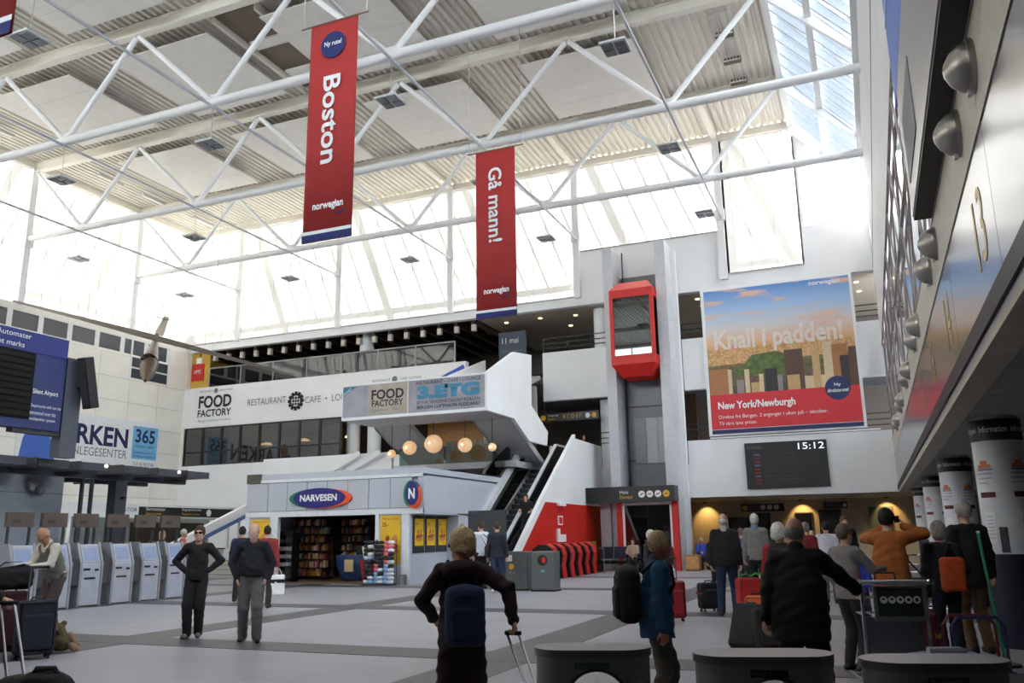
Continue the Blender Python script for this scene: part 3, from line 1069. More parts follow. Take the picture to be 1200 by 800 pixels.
cl.inputs['Detail'].default_value = 6
nt.links.new(mp.outputs[0], cl.inputs['Vector'])
clr = nt.nodes.new('ShaderNodeValToRGB')
clr.color_ramp.elements[0].position, clr.color_ramp.elements[1].position = 0.56, 0.68
nt.links.new(cl.outputs['Fac'], clr.inputs['Fac'])
gt = nt.nodes.new('ShaderNodeMath')
gt.operation = 'GREATER_THAN'
gt.inputs[1].default_value = 9.5
nt.links.new(sep.outputs['Z'], gt.inputs[0])
mu = nt.nodes.new('ShaderNodeMath')
mu.operation = 'MULTIPLY'
nt.links.new(clr.outputs['Color'], mu.inputs[0])
nt.links.new(gt.outputs[0], mu.inputs[1])
mx = nt.nodes.new('ShaderNodeMixRGB')
mx.inputs['Color2'].default_value = lin((232, 190, 168))
nt.links.new(mu.outputs[0], mx.inputs['Fac'])
nt.links.new(cr.outputs['Color'], mx.inputs['Color1'])
vo = nt.nodes.new('ShaderNodeTexVoronoi')
vo.inputs['Scale'].default_value = 9.0
nt.links.new(tc.outputs['Object'], vo.inputs['Vector'])
lt = nt.nodes.new('ShaderNodeMath')
lt.operation = 'LESS_THAN'
lt.inputs[1].default_value = 9.35
nt.links.new(sep.outputs['Z'], lt.inputs[0])
mm = nt.nodes.new('ShaderNodeMath')
mm.operation = 'MULTIPLY'
mm.inputs[1].default_value = 0.45
nt.links.new(lt.outputs[0], mm.inputs[0])
mx2 = nt.nodes.new('ShaderNodeMixRGB')
mx2.blend_type = 'OVERLAY'
nt.links.new(mm.outputs[0], mx2.inputs['Fac'])
nt.links.new(mx.outputs['Color'], mx2.inputs['Color1'])
nt.links.new(vo.outputs['Color'], mx2.inputs['Color2'])
nt.links.new(mx2.outputs['Color'], bs.inputs['Base Color'])
rect_on(FRONT, (-6.08, py, 7.3), 6.08, 4.72, pm_, post, 'printed_sky', 0.006)
# printed park and towers
rnd = random.Random(3)
b = MB()
tower_cols = [(176, 120, 78), (96, 70, 60), (206, 168, 120), (150, 140, 138), (60, 54, 58), (220, 196, 160)]
mats_t = [M('print_tower_%s' % n_, c, 0.6) for n_, c in zip(('rust', 'brown', 'sand', 'grey', 'slate', 'cream'), tower_cols)] + [M('print_park', (96, 112, 62), 0.6, noise=(5, 0.35)), M('print_haze', (214, 168, 118), 0.6, noise=(12, 0.35))]
ty_ = py - 0.012
b.face([(-6.08, ty_ + 0.003, 8.6), (0.0, ty_ + 0.003, 8.75), (0.0, ty_ + 0.003, 9.35), (-3.4, ty_ + 0.003, 9.2), (-6.08, ty_ + 0.003, 9.3)], 7)
b.face([(-5.0, ty_, 8.1), (-2.2, ty_, 7.9), (-2.4, ty_, 8.75), (-3.2, ty_, 9.05), (-4.2, ty_, 8.95)], 6)
for i, (x, wd, z1, ci) in enumerate([(-6.06, 0.86, 8.45, 0), (-5.25, 0.16, 8.4, 5), (-4.9, 0.3, 7.9, 3), (-4.55, 0.2, 8.35, 5), (-4.3, 0.36, 7.75, 2), (-3.95, 0.18, 8.1, 5), (-3.7, 0.5, 8.3, 4), (-3.2, 0.2, 8.0, 3), (-2.85, 0.74, 9.05, 1), (-2.8, 0.5, 7.95, 2), (-2.1, 0.86, 7.85, 5), (-1.75, 0.3, 8.9, 2), (-1.3, 0.4, 9.25, 5), (-0.95, 0.62, 9.1, 0), (-0.66, 0.34, 8.6, 4), (-0.3, 0.3, 8.95, 1)]):
    b.face([(x, ty_ - 0.001 * i, 7.3), (x + wd, ty_ - 0.001 * i, 7.3), (x + wd, ty_ - 0.001 * i, z1), (x, ty_ - 0.001 * i, z1)], ci)
b.build('printed_skyline', mats_t, post)
py2 = py - 0.03
poster_red = M('poster_red', (214, 42, 54), 0.5)
rect_on(FRONT, (-6.08, py2, 5.82), 6.08, 1.5, poster_red, post, 'red_band', 0.0)
rect_on(FRONT, (-6.08, py2, 5.62), 6.08, 0.17, navy, post, 'navy_band', 0.0)
disc_on(FRONT, (-0.85, py2, 7.25), 0.5, navy, post, 'round_badge', depth=0.01)
lettering('Ny', FRONT, (-0.98, py2, 7.3), 0.26, 0.16, letter_white, post, depth=0.016, bold=0.02)
lettering('direktorute!', FRONT, (-1.26, py2, 7.08), 0.82, 0.15, letter_white, post, depth=0.016, bold=0.02)
lettering('Knall i padden!', FRONT, (-5.74, py2, 9.05), 5.3, 1.1, M('print_pale', (236, 224, 214), 0.6), post, depth=0.006, bold=0.03)
lettering('New York/Newburgh', FRONT, (-5.76, py2, 6.58), 3.2, 0.42, letter_white, post, depth=0.006, bold=0.03)
lettering('Direkte fra Bergen. 2 avganger i uken juli – oktober.', FRONT, (-5.76, py2, 6.22), 4.45, 0.2, letter_white, post, depth=0.006)
lettering('Til våre lave priser.', FRONT, (-5.76, py2, 5.94), 1.6, 0.2, letter_white, post, depth=0.006)
lettering('norwegian', FRONT, (-1.6, py2, 11.68), 1.25, 0.26, letter_white, post, depth=0.006, bold=0.03)
MB().box(-6.2, 0.6, YB - 0.08, YB - 0.02, 5.44, 5.5).build('hanging_bar', steel_white, post)

# ---- arrivals screen
ab = thing('arrivals_screen', 'wide black arrivals screen with clock on the white wall under the poster', 'screen', (-3.2, YB - 0.1, 3.25))
MB().box(-4.78, -1.5, YB - 0.16, YB - 0.01, 3.26, 5.16).build('case', black, ab)
sy = YB - 0.165
lettering('15:12', FRONT, (-2.62, sy, 4.8), 1.02, 0.27, M('led_white', (200, 204, 210), 0.5, emit=((220, 225, 235), 0.35)), ab)
lettering('Ankomst', FRONT, (-4.7, sy, 4.9), 0.62, 0.14, M('led_dim', (110, 108, 100), 0.5), ab)
dimr = M('led_red', (120, 36, 30), 0.5)
for i in range(9):
    z = 4.62 - i * 0.15
    MB().box(-4.42, -4.18, sy - 0.004, sy, z, z + 0.07).build('airline_mark', dimr if i % 3 else M('led_blue', (90, 96, 130), 0.5), ab)
    lettering(['SK 4163', 'DY 620', 'WF 581', 'KL 1189', 'DY 182', 'SK 268', 'BA 756', 'WF 564', 'DY 610'][i] + '   ' + ['Oslo', 'Stavanger', 'Trondheim', 'Amsterdam', 'London', 'København', 'London', 'Florø', 'Oslo'][i], FRONT, (-4.0, sy, z), 1.3, 0.08, M('led_faint', (62, 60, 58), 0.5), ab)

# ---- arrivals hall wall: signs, doors, warm wall lights
def hall_sign(x0, x1, z0, z1, y, label):
    t = thing('hanging_sign', label, 'sign', ((x0 + x1) / 2, y, z0))
    MB().box(x0, x1, y, y + 0.12, z0, z1).build('sign_box', MATS['sign_black'], t)
    for k in (0.1, 0.9):
        xx = x0 + (x1 - x0) * k
        MB().tube([(xx, y + 0.06, z1), (xx, y + 0.06, 2.98)], 0.012, 6).build('hanging_rod', dark_grey, t)
    return t
hs = hall_sign(-5.75, -3.8, 2.42, 2.78, 41.5, 'black overhead sign with yellow disc and three white pictograms in the arrivals hall')
disc_on(FRONT, (-5.57, 41.5, 2.6), 0.12, MATS['pict_yellow'], hs, 'pictogram')
lettering('Ankomst', FRONT, (-5.38, 41.5, 2.62), 0.5, 0.09, letter_grey, hs)
lettering('Arrival', FRONT, (-5.38, 41.5, 2.48), 0.4, 0.09, M('gold_dim', (150, 120, 50), 0.5), hs)
for i in range(3):
    disc_on(FRONT, (-4.75 + i * 0.3, 41.5, 2.6), 0.12, letter_white, hs, 'pictogram')
hs = hall_sign(-2.1, -1.05, 2.47, 2.78, 41.5, 'small black overhead sign with a white pictogram above the dark windows')
disc_on(FRONT, (-1.17, 41.5, 2.62), 0.08, letter_white, hs, 'pictogram')
lettering('Utgang', FRONT, (-1.9, 41.5, 2.58), 0.5, 0.1, letter_grey, hs)
for x0, x1, z0, z1, label in ((-5.45, -4.6, 0.02, 2.38, 'dark doorway in the beige arrivals wall'),):
    t = struct(MB().box(x0, x1, 42.9, 43.05, z0, z1).build('door_1', black))
for i, (x0, x1, z0, z1) in enumerate([(-3.46, -2.68, 1.0, 2.36), (-2.4, -1.4, 0.9, 2.46), (-0.2, 0.82, 1.1, 2.56), (-6.6, -5.6, 0.9, 2.2)]):
    t = thing('wall_screen', ['dark narrow screen on the beige arrivals wall beside the wide one', 'wide dark framed screen on the beige arrivals wall', 'pale green notice board on the beige arrivals wall near the white columns', 'dark board on the beige arrivals wall beside the doorway'][i], 'screen', ((x0 + x1) / 2, 42.9, z0))
    MB().box(x0, x1, 42.92, 43.0, z0, z1).build('frame', dark_grey if i != 2 else mid_grey, t)
    MB().box(x0 + 0.05, x1 - 0.05, 42.9, 42.92, z0 + 0.05, z1 - 0.05).build('panel', black_gloss if i != 2 else M('notice_green', (110, 126, 110), 0.5), t)
for i, x in enumerate((-7.6, -3.1, 0.6)):
    t = thing('wall_washer', 'small ceiling spot washing the beige arrivals wall with warm light', 'lamp', (x, 42.4, 2.9), group='warm wall washers')
    MB().lathe([(0.09, 0.0), (0.09, 0.06)], 14).build('ring', dark_grey, t, world=False)
    l = bpy.data.lights.new('wall_washer_bulb', 'SPOT')
    l.energy = 20
    l.color = (1.0, 0.62, 0.22)
    l.spot_size = math.radians(85)
    l.spot_blend = 0.6
    l.shadow_soft_size = 0.05
    lo = bpy.data.objects.new('wall_washer_bulb', l)
    COL.objects.link(lo)
    lo.parent = t
    lo.location = (0, 0, -0.02)
    lo.rotation_euler = Vector((0, 0.75, -1)).to_track_quat('-Z', 'Y').to_euler()

# ---- sign over the top of the escalator
gs = thing('gate_sign', 'black and gold gate letters sign above the top of the escalator', 'sign', (-12.7, 37.1, 6.7))
MB().box(-14.2, -11.25, 37.05, 37.2, 6.68, 7.06).build('sign_box', MATS['sign_black'], gs)
disc_on(FRONT, (-13.95, 37.04, 6.87), 0.13, MATS['pict_yellow'], gs, 'pictogram')
lettering('Utgang', FRONT, (-13.7, 37.04, 6.9), 0.5, 0.11, letter_white, gs)
lettering('Gate', FRONT, (-13.7, 37.04, 6.75), 0.35, 0.11, letter_gold, gs)
lettering('B C D E F', FRONT, (-12.95, 37.04, 6.79), 0.9, 0.18, letter_gold, gs)
disc_on(FRONT, (-11.75, 37.04, 6.87), 0.12, letter_white, gs, 'pictogram')
disc_on(FRONT, (-11.45, 37.04, 6.87), 0.12, MATS['pict_yellow'], gs, 'pictogram')
for x in (-13.9, -11.6):
    MB().tube([(x, 37.12, 7.06), (x, 37.12, 7.66)], 0.015, 6).build('hanging_rod', dark_grey, gs)

# ---- left wall billboard
bbx = XL + 0.05
bb = thing('billboard', 'long white medical centre billboard on the cream panel wall', 'billboard', (bbx, 31, 5.0))
MB().box(bbx, bbx + 0.06, 26.8, 35.3, 5.05, 7.75).build('board', M('board_white', (236, 238, 242), 0.5), bb)
lettering('ARKEN', EAST, (bbx + 0.06, 29.0, 6.25), 4.15, 1.0, letter_navy, bb, bold=0.03)
lettering('NLEGESENTER', EAST, (bbx + 0.06, 29.85, 5.7), 3.3, 0.42, letter_grey, bb)
rect_on(EAST, (bbx + 0.06, 33.45, 5.75), 1.72, 1.75, M('panel_sky', (120, 188, 232), 0.5), bb, 'blue_panel', 0.006)
lettering('365', EAST, (bbx + 0.07, 33.62, 6.62), 1.35, 0.74, letter_navy, bb, bold=0.02, depth=0.008)
lettering('DAGER I ÅRET', EAST, (bbx + 0.07, 33.62, 6.36), 1.35, 0.17, letter_navy, bb, depth=0.008)
lettering('mandag-fredag 07-22', EAST, (bbx + 0.07, 33.55, 6.02), 1.5, 0.15, letter_navy, bb, depth=0.008)
lettering('lørdag-søndag 09-21', EAST, (bbx + 0.07, 33.55, 5.82), 1.5, 0.15, letter_navy, bb, depth=0.008)
lettering('TLF. 55 70 77 00', EAST, (bbx + 0.07, 33.6, 5.4), 1.4, 0.17, letter_navy, bb, depth=0.008)
MB().prism([(26.95, 5.2), (28.9, 5.2), (28.6, 6.2), (28.2, 7.0), (27.4, 7.0), (27.1, 6.2)], 'X', bbx + 0.06, bbx + 0.066).build('printed_shirt', M('print_blue', (70, 110, 200), 0.6), bb)
MB().lathe([(0.01, -0.45), (0.36, -0.2), (0.4, 0.1), (0.3, 0.4), (0.02, 0.5)], 14, (bbx + 0.066, 28.0, 7.2), sx=0.02).build('printed_face', M('print_skin', (196, 140, 110), 0.6), bb)

# ---- glider hung under the roof
gl = thing('glider', 'old sailplane hung under the roof with its long slim wing banked', 'glider', (-27.5, 26, 10))
wing_m = M('wing_grey', (92, 84, 76), 0.4, noise=(3, 0.1))
gA, gB = Vector((-35.6, 25.6, 12.35)), Vector((-20.1, 26.0, 7.62))
ctr = gA.lerp(gB, 0.54)
b = MB()
for side, tip in ((0, gA), (1, gB)):
    secs = []
    for t in (0.0, 0.5, 1.0):
        p = ctr.lerp(tip, t)
        ch = 1.05 * (1 - t) + 0.35 * t
        th = 0.17 * (1 - t) + 0.05 * t
        secs.append([p + Vector((0, -ch * 0.35, -0.05)), p + Vector((0, -ch * 0.15, th)), p + Vector((0, ch * 0.25, th * 0.8)), p + Vector((0, ch * 0.65, 0)), p + Vector((0, ch * 0.2, -th * 0.5)), p + Vector((0, -ch * 0.15, -th * 0.6))])
    for s0, s1 in zip(secs[:-1], secs[1:]):
        for i in range(6):
            j = (i + 1) % 6
            b.face([s0[i], s0[j], s1[j], s1[i]])
    b.face(secs[-1])
b.build('wing', wing_m, gl, auto=True)
nose, tail = P(170, 446, 'Y', 23.6), P(184, 392, 'Y', 29.3)
b = MB()
ax_ = [nose, nose.lerp(tail, 0.12), nose.lerp(tail, 0.3), nose.lerp(tail, 0.5), nose.lerp(tail, 0.75), tail]
b.tube(ax_, [0.06, 0.26, 0.36, 0.28, 0.15, 0.08], 12)
b.build('fuselage', M('fuselage_brown', (84, 62, 46), 0.45, noise=(3, 0.25)), gl, auto=True)
nrm = Vector((0.28, 0, 0.96))
MB().hexa([tail + Vector((-0.04, -0.15, 0)), tail + Vector((0.04, -0.15, 0)), tail + Vector((0.04, 0.35, 0)), tail + Vector((-0.04, 0.35, 0)), tail + nrm * 0.95 + Vector((-0.03, 0.1, 0)), tail + nrm * 0.95 + Vector((0.03, 0.1, 0)), tail + nrm * 0.95 + Vector((0.03, 0.4, 0)), tail + nrm * 0.95 + Vector((-0.03, 0.4, 0))]).build('tail_fin', M('fin_cream', (210, 200, 184), 0.5), gl)
MB().beam(tail + Vector((-0.5, 0.1, 1.0)), tail + Vector((0.75, 0.1, 0.62)), 0.25, 0.03).build('tailplane', wing_m, gl)
MB().ball(nose.lerp(tail, 0.3) + Vector((0, 0, 0.22)), 0.24, 14, sy=1.9).build('canopy', black_gloss, gl, smooth=True)
MB().lathe([(0.12, -0.03), (0.12, 0.03)], 14, nose.lerp(tail, 0.32) + Vector((0.1, 0, -0.36)), sx=0.5).build('wheel', black, gl)
for p in (gA.lerp(gB, 0.3), gA.lerp(gB, 0.75)):
    MB().tube([p, Vector((p.x, p.y, 15.4))], 0.008, 5).build('hanging_wire', light_grey, gl)

# ---- banners
red_b = M('banner_red', (164, 44, 44), 0.8, noise=(2.0, 0.06))
def banner(x0, x1, y, z0, z1, ztop, label, word, badge=None):
    t = thing('banner', label, 'banner', ((x0 + x1) / 2, y, z0))
    b = MB()
    nx = 14
    for i in range(nx + 1):
        xx = x0 + (x1 - x0) * i / nx
        dy = 0.006 * math.sin(i * 0.9) + 0.004 * math.sin(i * 2.1 + 1)
        b.v += [(xx, y + dy * 0.3, z0), (xx, y + dy, (z0 + z1) / 2), (xx, y + dy * 0.2, z1)]
    for i in range(nx):
        for k in range(2):
            p0 = i * 3 + k
            b.f.append((p0, p0 + 3, p0 + 4, p0 + 1))
            b.m.append(0)
    o = b.build('cloth', red_b, t, smooth=True)
    so = o.modifiers.new('thickness', 'SOLIDIFY')
    so.thickness = 0.006
    ww = x1 - x0
    yf = y - 0.022
    rect_on(FRONT, (x0, yf, z0), ww, 0.16, M('banner_navy', (30, 42, 100), 0.8), t, 'navy_hem')
    rect_on(FRONT, (x0, yf, z0 + 0.16), ww, 0.07, M('banner_white', (226, 228, 232), 0.8), t, 'white_stripe')
    MB().tube([(x0 - 0.25, y, z1 + 0.01), (x1 + 0.25, y, z1 + 0.01)], 0.018, 8).build('top_bar', M('bar_brown', (120, 96, 84), 0.5), t)
    for x in (x0 - 0.2, x1 + 0.2):
        MB().tube([(x, y, z1), (x, y, ztop)], 0.008, 5).build('hanging_wire', light_grey, t)
    if word:
        lw, hh = word[1], word[2]
        lettering(word[0], FRONT, (x0 + ww * 0.5 - hh * 0.5, yf, word[3]), lw, hh, MATS['banner_white'], t, rot=-math.pi / 2, bold=0.02)
        lettering('norwegian', FRONT, (x0 + ww * 0.2, yf, z0 + 0.62), ww * 0.62, 0.2, MATS['banner_white'], t, bold=0.03)
        MB().beam((x0 + ww * 0.66, yf - 0.004, z0 + 0.52), (x0 + ww * 0.84, yf - 0.004, z0 + 0.57), 0.002, 0.03).build('swoosh', MATS['banner_navy'], t)
    if badge:
        disc_on(FRONT, (x0 + ww * 0.5, yf, z1 - 0.55), 0.3, MATS['banner_navy'], t, 'round_badge')
        lettering(badge, FRONT, (x0 + ww * 0.5 - 0.21, yf, z1 - 0.6), 0.42, 0.14, MATS['banner_white'], t, depth=0.01, bold=0.02)
    return t
banner(-9.93, -8.77, 13.0, 7.17, 12.0, ZCH - 0.15, 'long red hanging banner lettered Boston with round navy badge', ('Boston', 1.95, 0.42, 10.75), 'Ny rute!')
banner(-9.19, -8.02, 19.55, 7.06, 11.82, ZCH - 0.15, 'long red hanging banner lettered Gå mann', ('Gå mann!', 2.15, 0.40, 11.3))
banner(-9.6, -8.3, 5.55, 7.0, 11.9, 19.0, 'red hanging banner over the check-in area, only its striped hem showing', None)

# ---- uplighter bowls on the right-hand strip
bowl_m = M('bowl_steel', (172, 168, 162), 0.3, metal=0.7)
f0 = None
for y in (6.4, 7.55, 10.6, 11.7, 15.0, 16.2, 19.3, 20.5, 23.7, 24.9, 28.1, 29.3):
    if f0 is None:
        f0 = thing('wall_lamp', 'round dished wall lamp on the beige strip above the steel fascia', 'lamp', (XR - 0.01, y, 4.76), group='dished wall lamps over the fascia')
        R90 = Matrix.Rotation(-math.pi / 2, 4, 'Y')
        MB().lathe([(0.2, 0.0), (0.205, 0.02), (0.2, 0.045)], 26).xform(R90).build('rim', bowl_m, f0, world=False, auto=True)
        MB().lathe([(0.185, 0.045), (0.17, 0.09), (0.12, 0.15), (0.05, 0.19), (0.001, 0.2)], 26).xform(R90).build('dome', bowl_m, f0, world=False, auto=True)
        MB().box(-0.06, -0.03, -0.03, 0.03, -0.225, -0.19).build('clip', light_grey, f0, world=False)
    else:
        dup(f0, (XR - 0.01, y, 4.76))

# ---- big sign box on the right-hand glazing
sb = thing('sign_box', 'large grey and blue wall sign box with black underside beside the lattice glazing', 'sign', (0.9, 7, 5.0))
MB().box(0.78, 0.97, -8, 10.6, 5.12, 6.75).build('grey_face', M('sign_grey', (150, 148, 150), 0.35, metal=0.3), sb)
MB().box(0.78, 0.97, -8, 11.0, 6.76, 9.3).build('blue_face', M('sign_blue', (50, 110, 214), 0.4), sb)
MB().box(0.79, 0.985, -8, 10.58, 5.07, 5.12).build('underside', black, sb)
MB().box(0.77, 0.78, 8.7, 10.2, 5.4, 6.2).build('white_label', letter_grey, sb)
MB().box(0.77, 0.78, -8, 11.0, 7.9, 7.96).build('white_line', letter_white, sb)

# ---- columns with information wraps
def column(y, label):
    t = thing('info_column', label, 'column', (1.62, y, 0), group='information columns')
    r = 0.30
    MB().lathe([(r, 0.0), (r, 1.16)], 28).build('blue_base', M('column_blue', (22, 26, 52), 0.5), t, world=False, auto=True)
    MB().lathe([(r + 0.006, 1.16), (r + 0.006, 2.62)], 28).build('white_wrap', M('wrap_white', (222, 224, 230), 0.5), t, world=False, auto=True)
    MB().lathe([(r + 0.012, 2.62), (r + 0.012, 2.9)], 28).build('black_band', M('band_black', (20, 20, 24), 0.4), t, world=False, auto=True)
    MB().lathe([(r - 0.03, 2.9), (r - 0.03, 2.95)], 24).build('column_top', light_grey, t, world=False, auto=True)
    # curved print: small patches bent round the shaft
    def patch(a0, a1, z0, z1, m, nm, rr=0.012, n=6):
        b = MB()
        for i in range(n):
            p, q = a0 + (a1 - a0) * i / n, a0 + (a1 - a0) * (i + 1) / n
            b.face([((r + rr) * math.cos(p), (r + rr) * math.sin(p), z0), ((r + rr) * math.cos(q), (r + rr) * math.sin(q), z0), ((r + rr) * math.cos(q), (r + rr) * math.sin(q), z1), ((r + rr) * math.cos(p), (r + rr) * math.sin(p), z1)])
        b.build(nm, m, t, world=False)
    faint = M('print_faint', (176, 178, 190), 0.6)
    for c0 in (-2.35, -0.95):
        patch(c0 - 0.35, c0 + 0.35, 1.88, 1.95, M('print_darkred', (96, 40, 44), 0.6), 'printed_heading', 0.013)
        patch(c0 - 0.25, c0 + 0.2, 1.3, 1.7, M('print_paper', (238, 240, 244), 0.6), 'printed_notice', 0.013)
        for k in range(7):
            patch(c0 - 0.2, c0 + 0.12 + 0.03 * (k % 2), 1.36 + k * 0.045, 1.37 + k * 0.045, faint, 'printed_line', 0.016)
        patch(c0 - 0.4, c0 + 0.35, 2.18, 2.2, faint, 'printed_line')
        patch(c0 - 0.4, c0 + 0.3, 2.12, 2.14, faint, 'printed_line')
        patch(c0 - 0.4, c0 + 0.1, 2.06, 2.08, faint, 'printed_line')
        patch(c0 - 0.3, c0 + 0.3, 2.26, 2.31, M('print_orange', (206, 128, 92), 0.6), 'printed_emblem')
        patch(c0 - 0.16, c0 + 0.16, 2.31, 2.36, MATS['print_orange'], 'printed_emblem')
        patch(c0 - 0.34, c0 + 0.36, 2.23, 2.255, M('print_steelblue', (130, 146, 186), 0.6), 'printed_emblem')
        patch(c0 + 0.3, c0 + 0.62, 1.18, 1.5, M('print_figure', (60, 60, 66), 0.6, noise=(9, 0.5)), 'printed_photo', 0.013)
    # wording round the black band: each letter bent with the shaft
    me = text_mesh('Informasjon  Information  Informasjon  Information', 0.0)
    n = len(me.vertices)
    co = np.empty(n * 3)
    me.vertices.foreach_get('co', co)
    co = co.reshape(-1, 3)
    wd = co[:, 0].max() - co[:, 0].min()
    ang = -math.pi + (co[:, 0] - co[:, 0].min()) / wd * math.pi * 1.55 - 0.45
    z = 2.70 + (co[:, 1] - co[:, 1].min()) / (co[:, 1].max() - co[:, 1].min()) * 0.11
    rr = r + 0.018
    me.vertices.foreach_set('co', np.stack([rr * np.cos(ang), rr * np.sin(ang), z], 1).astype(np.float32).ravel())
    me.materials.clear()
    me.materials.append(letter_white)
    me.update()
    link('lettering', me, t, world=False)
    return t
column(13.0, 'white information column beside the man in the black coat, dark blue below')
column(19.55, 'white information column, second of the row, beyond the grey-haired couple')
column(26.1, 'white information column, third of the row, under the grey soffit')
column(32.65, 'white information column, last of the row, before the arrivals wall')
# ================================================================== SHOP, LANDING, ESCALATOR, CHECK-IN
# ---- kiosk shop
shop = thing('kiosk_shop', 'white kiosk shop with oval navy sign and wide open front', 'shop', (-17, 25, 0))
SX0, SX1, SY = -20.45, -13.35, 24.3
clad = M('shop_cladding', (190, 194, 206), 0.35, noise=(1, 0.02))
MB().box(SX0, SX1, SY, 31.0, 3.45, 3.7).build('roof_slab', clad, shop)
MB().box(SX0 + 0.05, SX1 - 0.05, SY + 0.1, 31.0, 2.3, 3.45).build('fascia_core', clad, shop)
n = 8
w = (SX1 - SX0 - 0.5) / n
for i in range(n):
    MB().box(SX0 + 0.1 + i * w + 0.012, SX0 + 0.1 + (i + 1) * w - 0.012, SY - 0.02, SY + 0.1, 2.42, 3.38).build('fascia_panel', clad, shop)
MB().box(SX0, SX1, SY - 0.04, SY + 0.1, 2.22, 2.4).build('fascia_rail', M('shop_rail', (228, 230, 234), 0.4), shop)
MB().box(SX0, SX1, SY - 0.04, SY + 0.1, 3.4, 3.5).build('fascia_rail', MATS['shop_rail'], shop)
MB().box(SX0, SX0 + 0.6, SY - 0.06, SY + 0.3, 3.4, 3.72).build('loudspeaker_box', M('box_olive', (78, 76, 66), 0.6), shop)
for x0, x1 in ((SX0, -20.3), (-19.38, -19.05), (-15.12, -14.98), (-14.12, -13.85)):
    MB().box(x0, x1, SY - 0.02, SY + 0.14, 0, 2.24).build('door_post', MATS['shop_rail'], shop)
MB().box(SX1 - 0.2, SX1, SY, 30.5, 2.25, 3.5).build('side_cladding', clad, shop)
MB().box(-13.95, -13.8, SY, 30.5, 0, 2.25).build('side_wall', clad, shop)
MB().box(-13.85, SX1, SY + 0.05, 30.5, 2.2, 2.26).build('side_soffit', clad, shop)
MB().box(-13.85, SX1, 26.85, 30.5, 0, 2.26).build('side_wall', clad, shop)
MB().box(SX0, SX0 + 0.12, SY, 31, 0, 3.5).build('side_wall', clad, shop)
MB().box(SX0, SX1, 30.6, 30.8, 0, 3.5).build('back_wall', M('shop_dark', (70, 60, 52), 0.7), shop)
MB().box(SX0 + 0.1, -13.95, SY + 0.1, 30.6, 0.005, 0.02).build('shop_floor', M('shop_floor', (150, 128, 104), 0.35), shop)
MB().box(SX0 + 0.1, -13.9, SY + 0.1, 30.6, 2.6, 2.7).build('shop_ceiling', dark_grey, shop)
# oval sign
so = thing('shop_sign', 'oval navy shop sign edged in green and orange over the shop front', 'sign', (-17.3, SY - 0.05, 2.78))
def oval(cx, cz, rx, rz, m, y0, y1, par, nm, n=36):
    b = MB()
    b.prism([(cx + rx * math.cos(2 * math.pi * i / n), cz + rz * math.sin(2 * math.pi * i / n)) for i in range(n)], 'Y', y0, y1)
    return b.build(nm, m, par)
oval(-17.35, 2.82, 1.2, 0.33, M('sign_green', (24, 130, 70), 0.4), SY - 0.1, SY - 0.03, so, 'green_oval')
oval(-17.18, 2.80, 1.16, 0.33, M('sign_orange', (232, 84, 34), 0.4), SY - 0.12, SY - 0.03, so, 'orange_oval')
nv = oval(-17.3, 2.82, 1.05, 0.33, M('sign_navyblue', (34, 32, 120), 0.4), SY - 0.15, SY - 0.03, so, 'navy_oval')
lettering('NARVESEN', FRONT, (-18.06, SY - 0.15, 2.71), 1.5, 0.23, letter_white, nv, bold=0.035)
ns = thing('round_sign', 'round projecting shop sign with white letter N on the shop corner', 'sign', (-13.62, SY - 0.3, 2.5))
oval(-13.7, 2.85, 0.27, 0.43, MATS['sign_green'], SY - 0.2, SY - 0.04, ns, 'green_disc')
oval(-13.6, 2.78, 0.22, 0.40, MATS['sign_orange'], SY - 0.22, SY - 0.04, ns, 'orange_disc')
oval(-13.64, 2.86, 0.23, 0.38, MATS['sign_navyblue'], SY - 0.25, SY - 0.04, ns, 'navy_disc')
lettering('N', FRONT, (-13.76, SY - 0.25, 2.68), 0.24, 0.34, letter_white, ns, bold=0.04)

yellow = M('poster_yellow', (236, 188, 40), 0.5, noise=(2, 0.08))
sausage = M('print_sausage', (168, 72, 34), 0.5, noise=(8, 0.2))
bun = M('print_bun', (206, 140, 70), 0.5)
def food_poster(frame, c, wd, ht, label, price=True):
    t = thing('food_poster', label, 'poster', c)
    U, V, N = frame
    c = Vector(c)
    sheet = rect_on(frame, c, wd, ht, yellow, t, 'sheet', 0.004)
    b = MB()
    for k, (u, v, ru, rv, ang) in enumerate(((0.5, 0.26, 0.42, 0.10, 0.05), (0.5, 0.36, 0.4, 0.07, 0.1), (0.68, 0.5, 0.24, 0.07, 0.9), (0.36, 0.52, 0.14, 0.05, 1.3))):
        pts = []
        for i in range(16):
            a = 2 * math.pi * i / 16
            x, y = ru * math.cos(a) * wd, rv * math.sin(a) * ht
            x, y = x * math.cos(ang) - y * math.sin(ang), x * math.sin(ang) + y * math.cos(ang)
            x = max(-u * wd * 0.95, min((1 - u) * wd * 0.95, x))
            pts.append(c + U * (u * wd + x) + V * (v * ht + y) + N * (0.007 + 0.001 * k))
        b.face(pts, k % 2)
    b.build('printed_hot_dog', [bun, sausage], sheet)
    lettering('25,-' if price else '25', frame, c + U * wd * 0.08 + V * ht * 0.76, wd * 0.34, ht * 0.1, letter_dark, sheet, depth=0.008, bold=0.02)
    lettering('Pølse i brød', frame, c + U * wd * 0.08 + V * ht * 0.91, wd * 0.8, ht * 0.045, sausage, sheet, depth=0.008)
    return t
MB().box(-14.98, -14.12, SY + 0.02, SY + 0.08, 0, 2.24).build('front_panel', clad, shop)
food_poster(FRONT, (-14.93, SY + 0.01, 0.62), 0.76, 1.56, 'yellow hot dog poster beside the pillow racks at the shop front')
MB().box(-20.3, -19.38, SY + 0.02, SY + 0.08, 0, 2.24).build('front_panel', clad, shop)
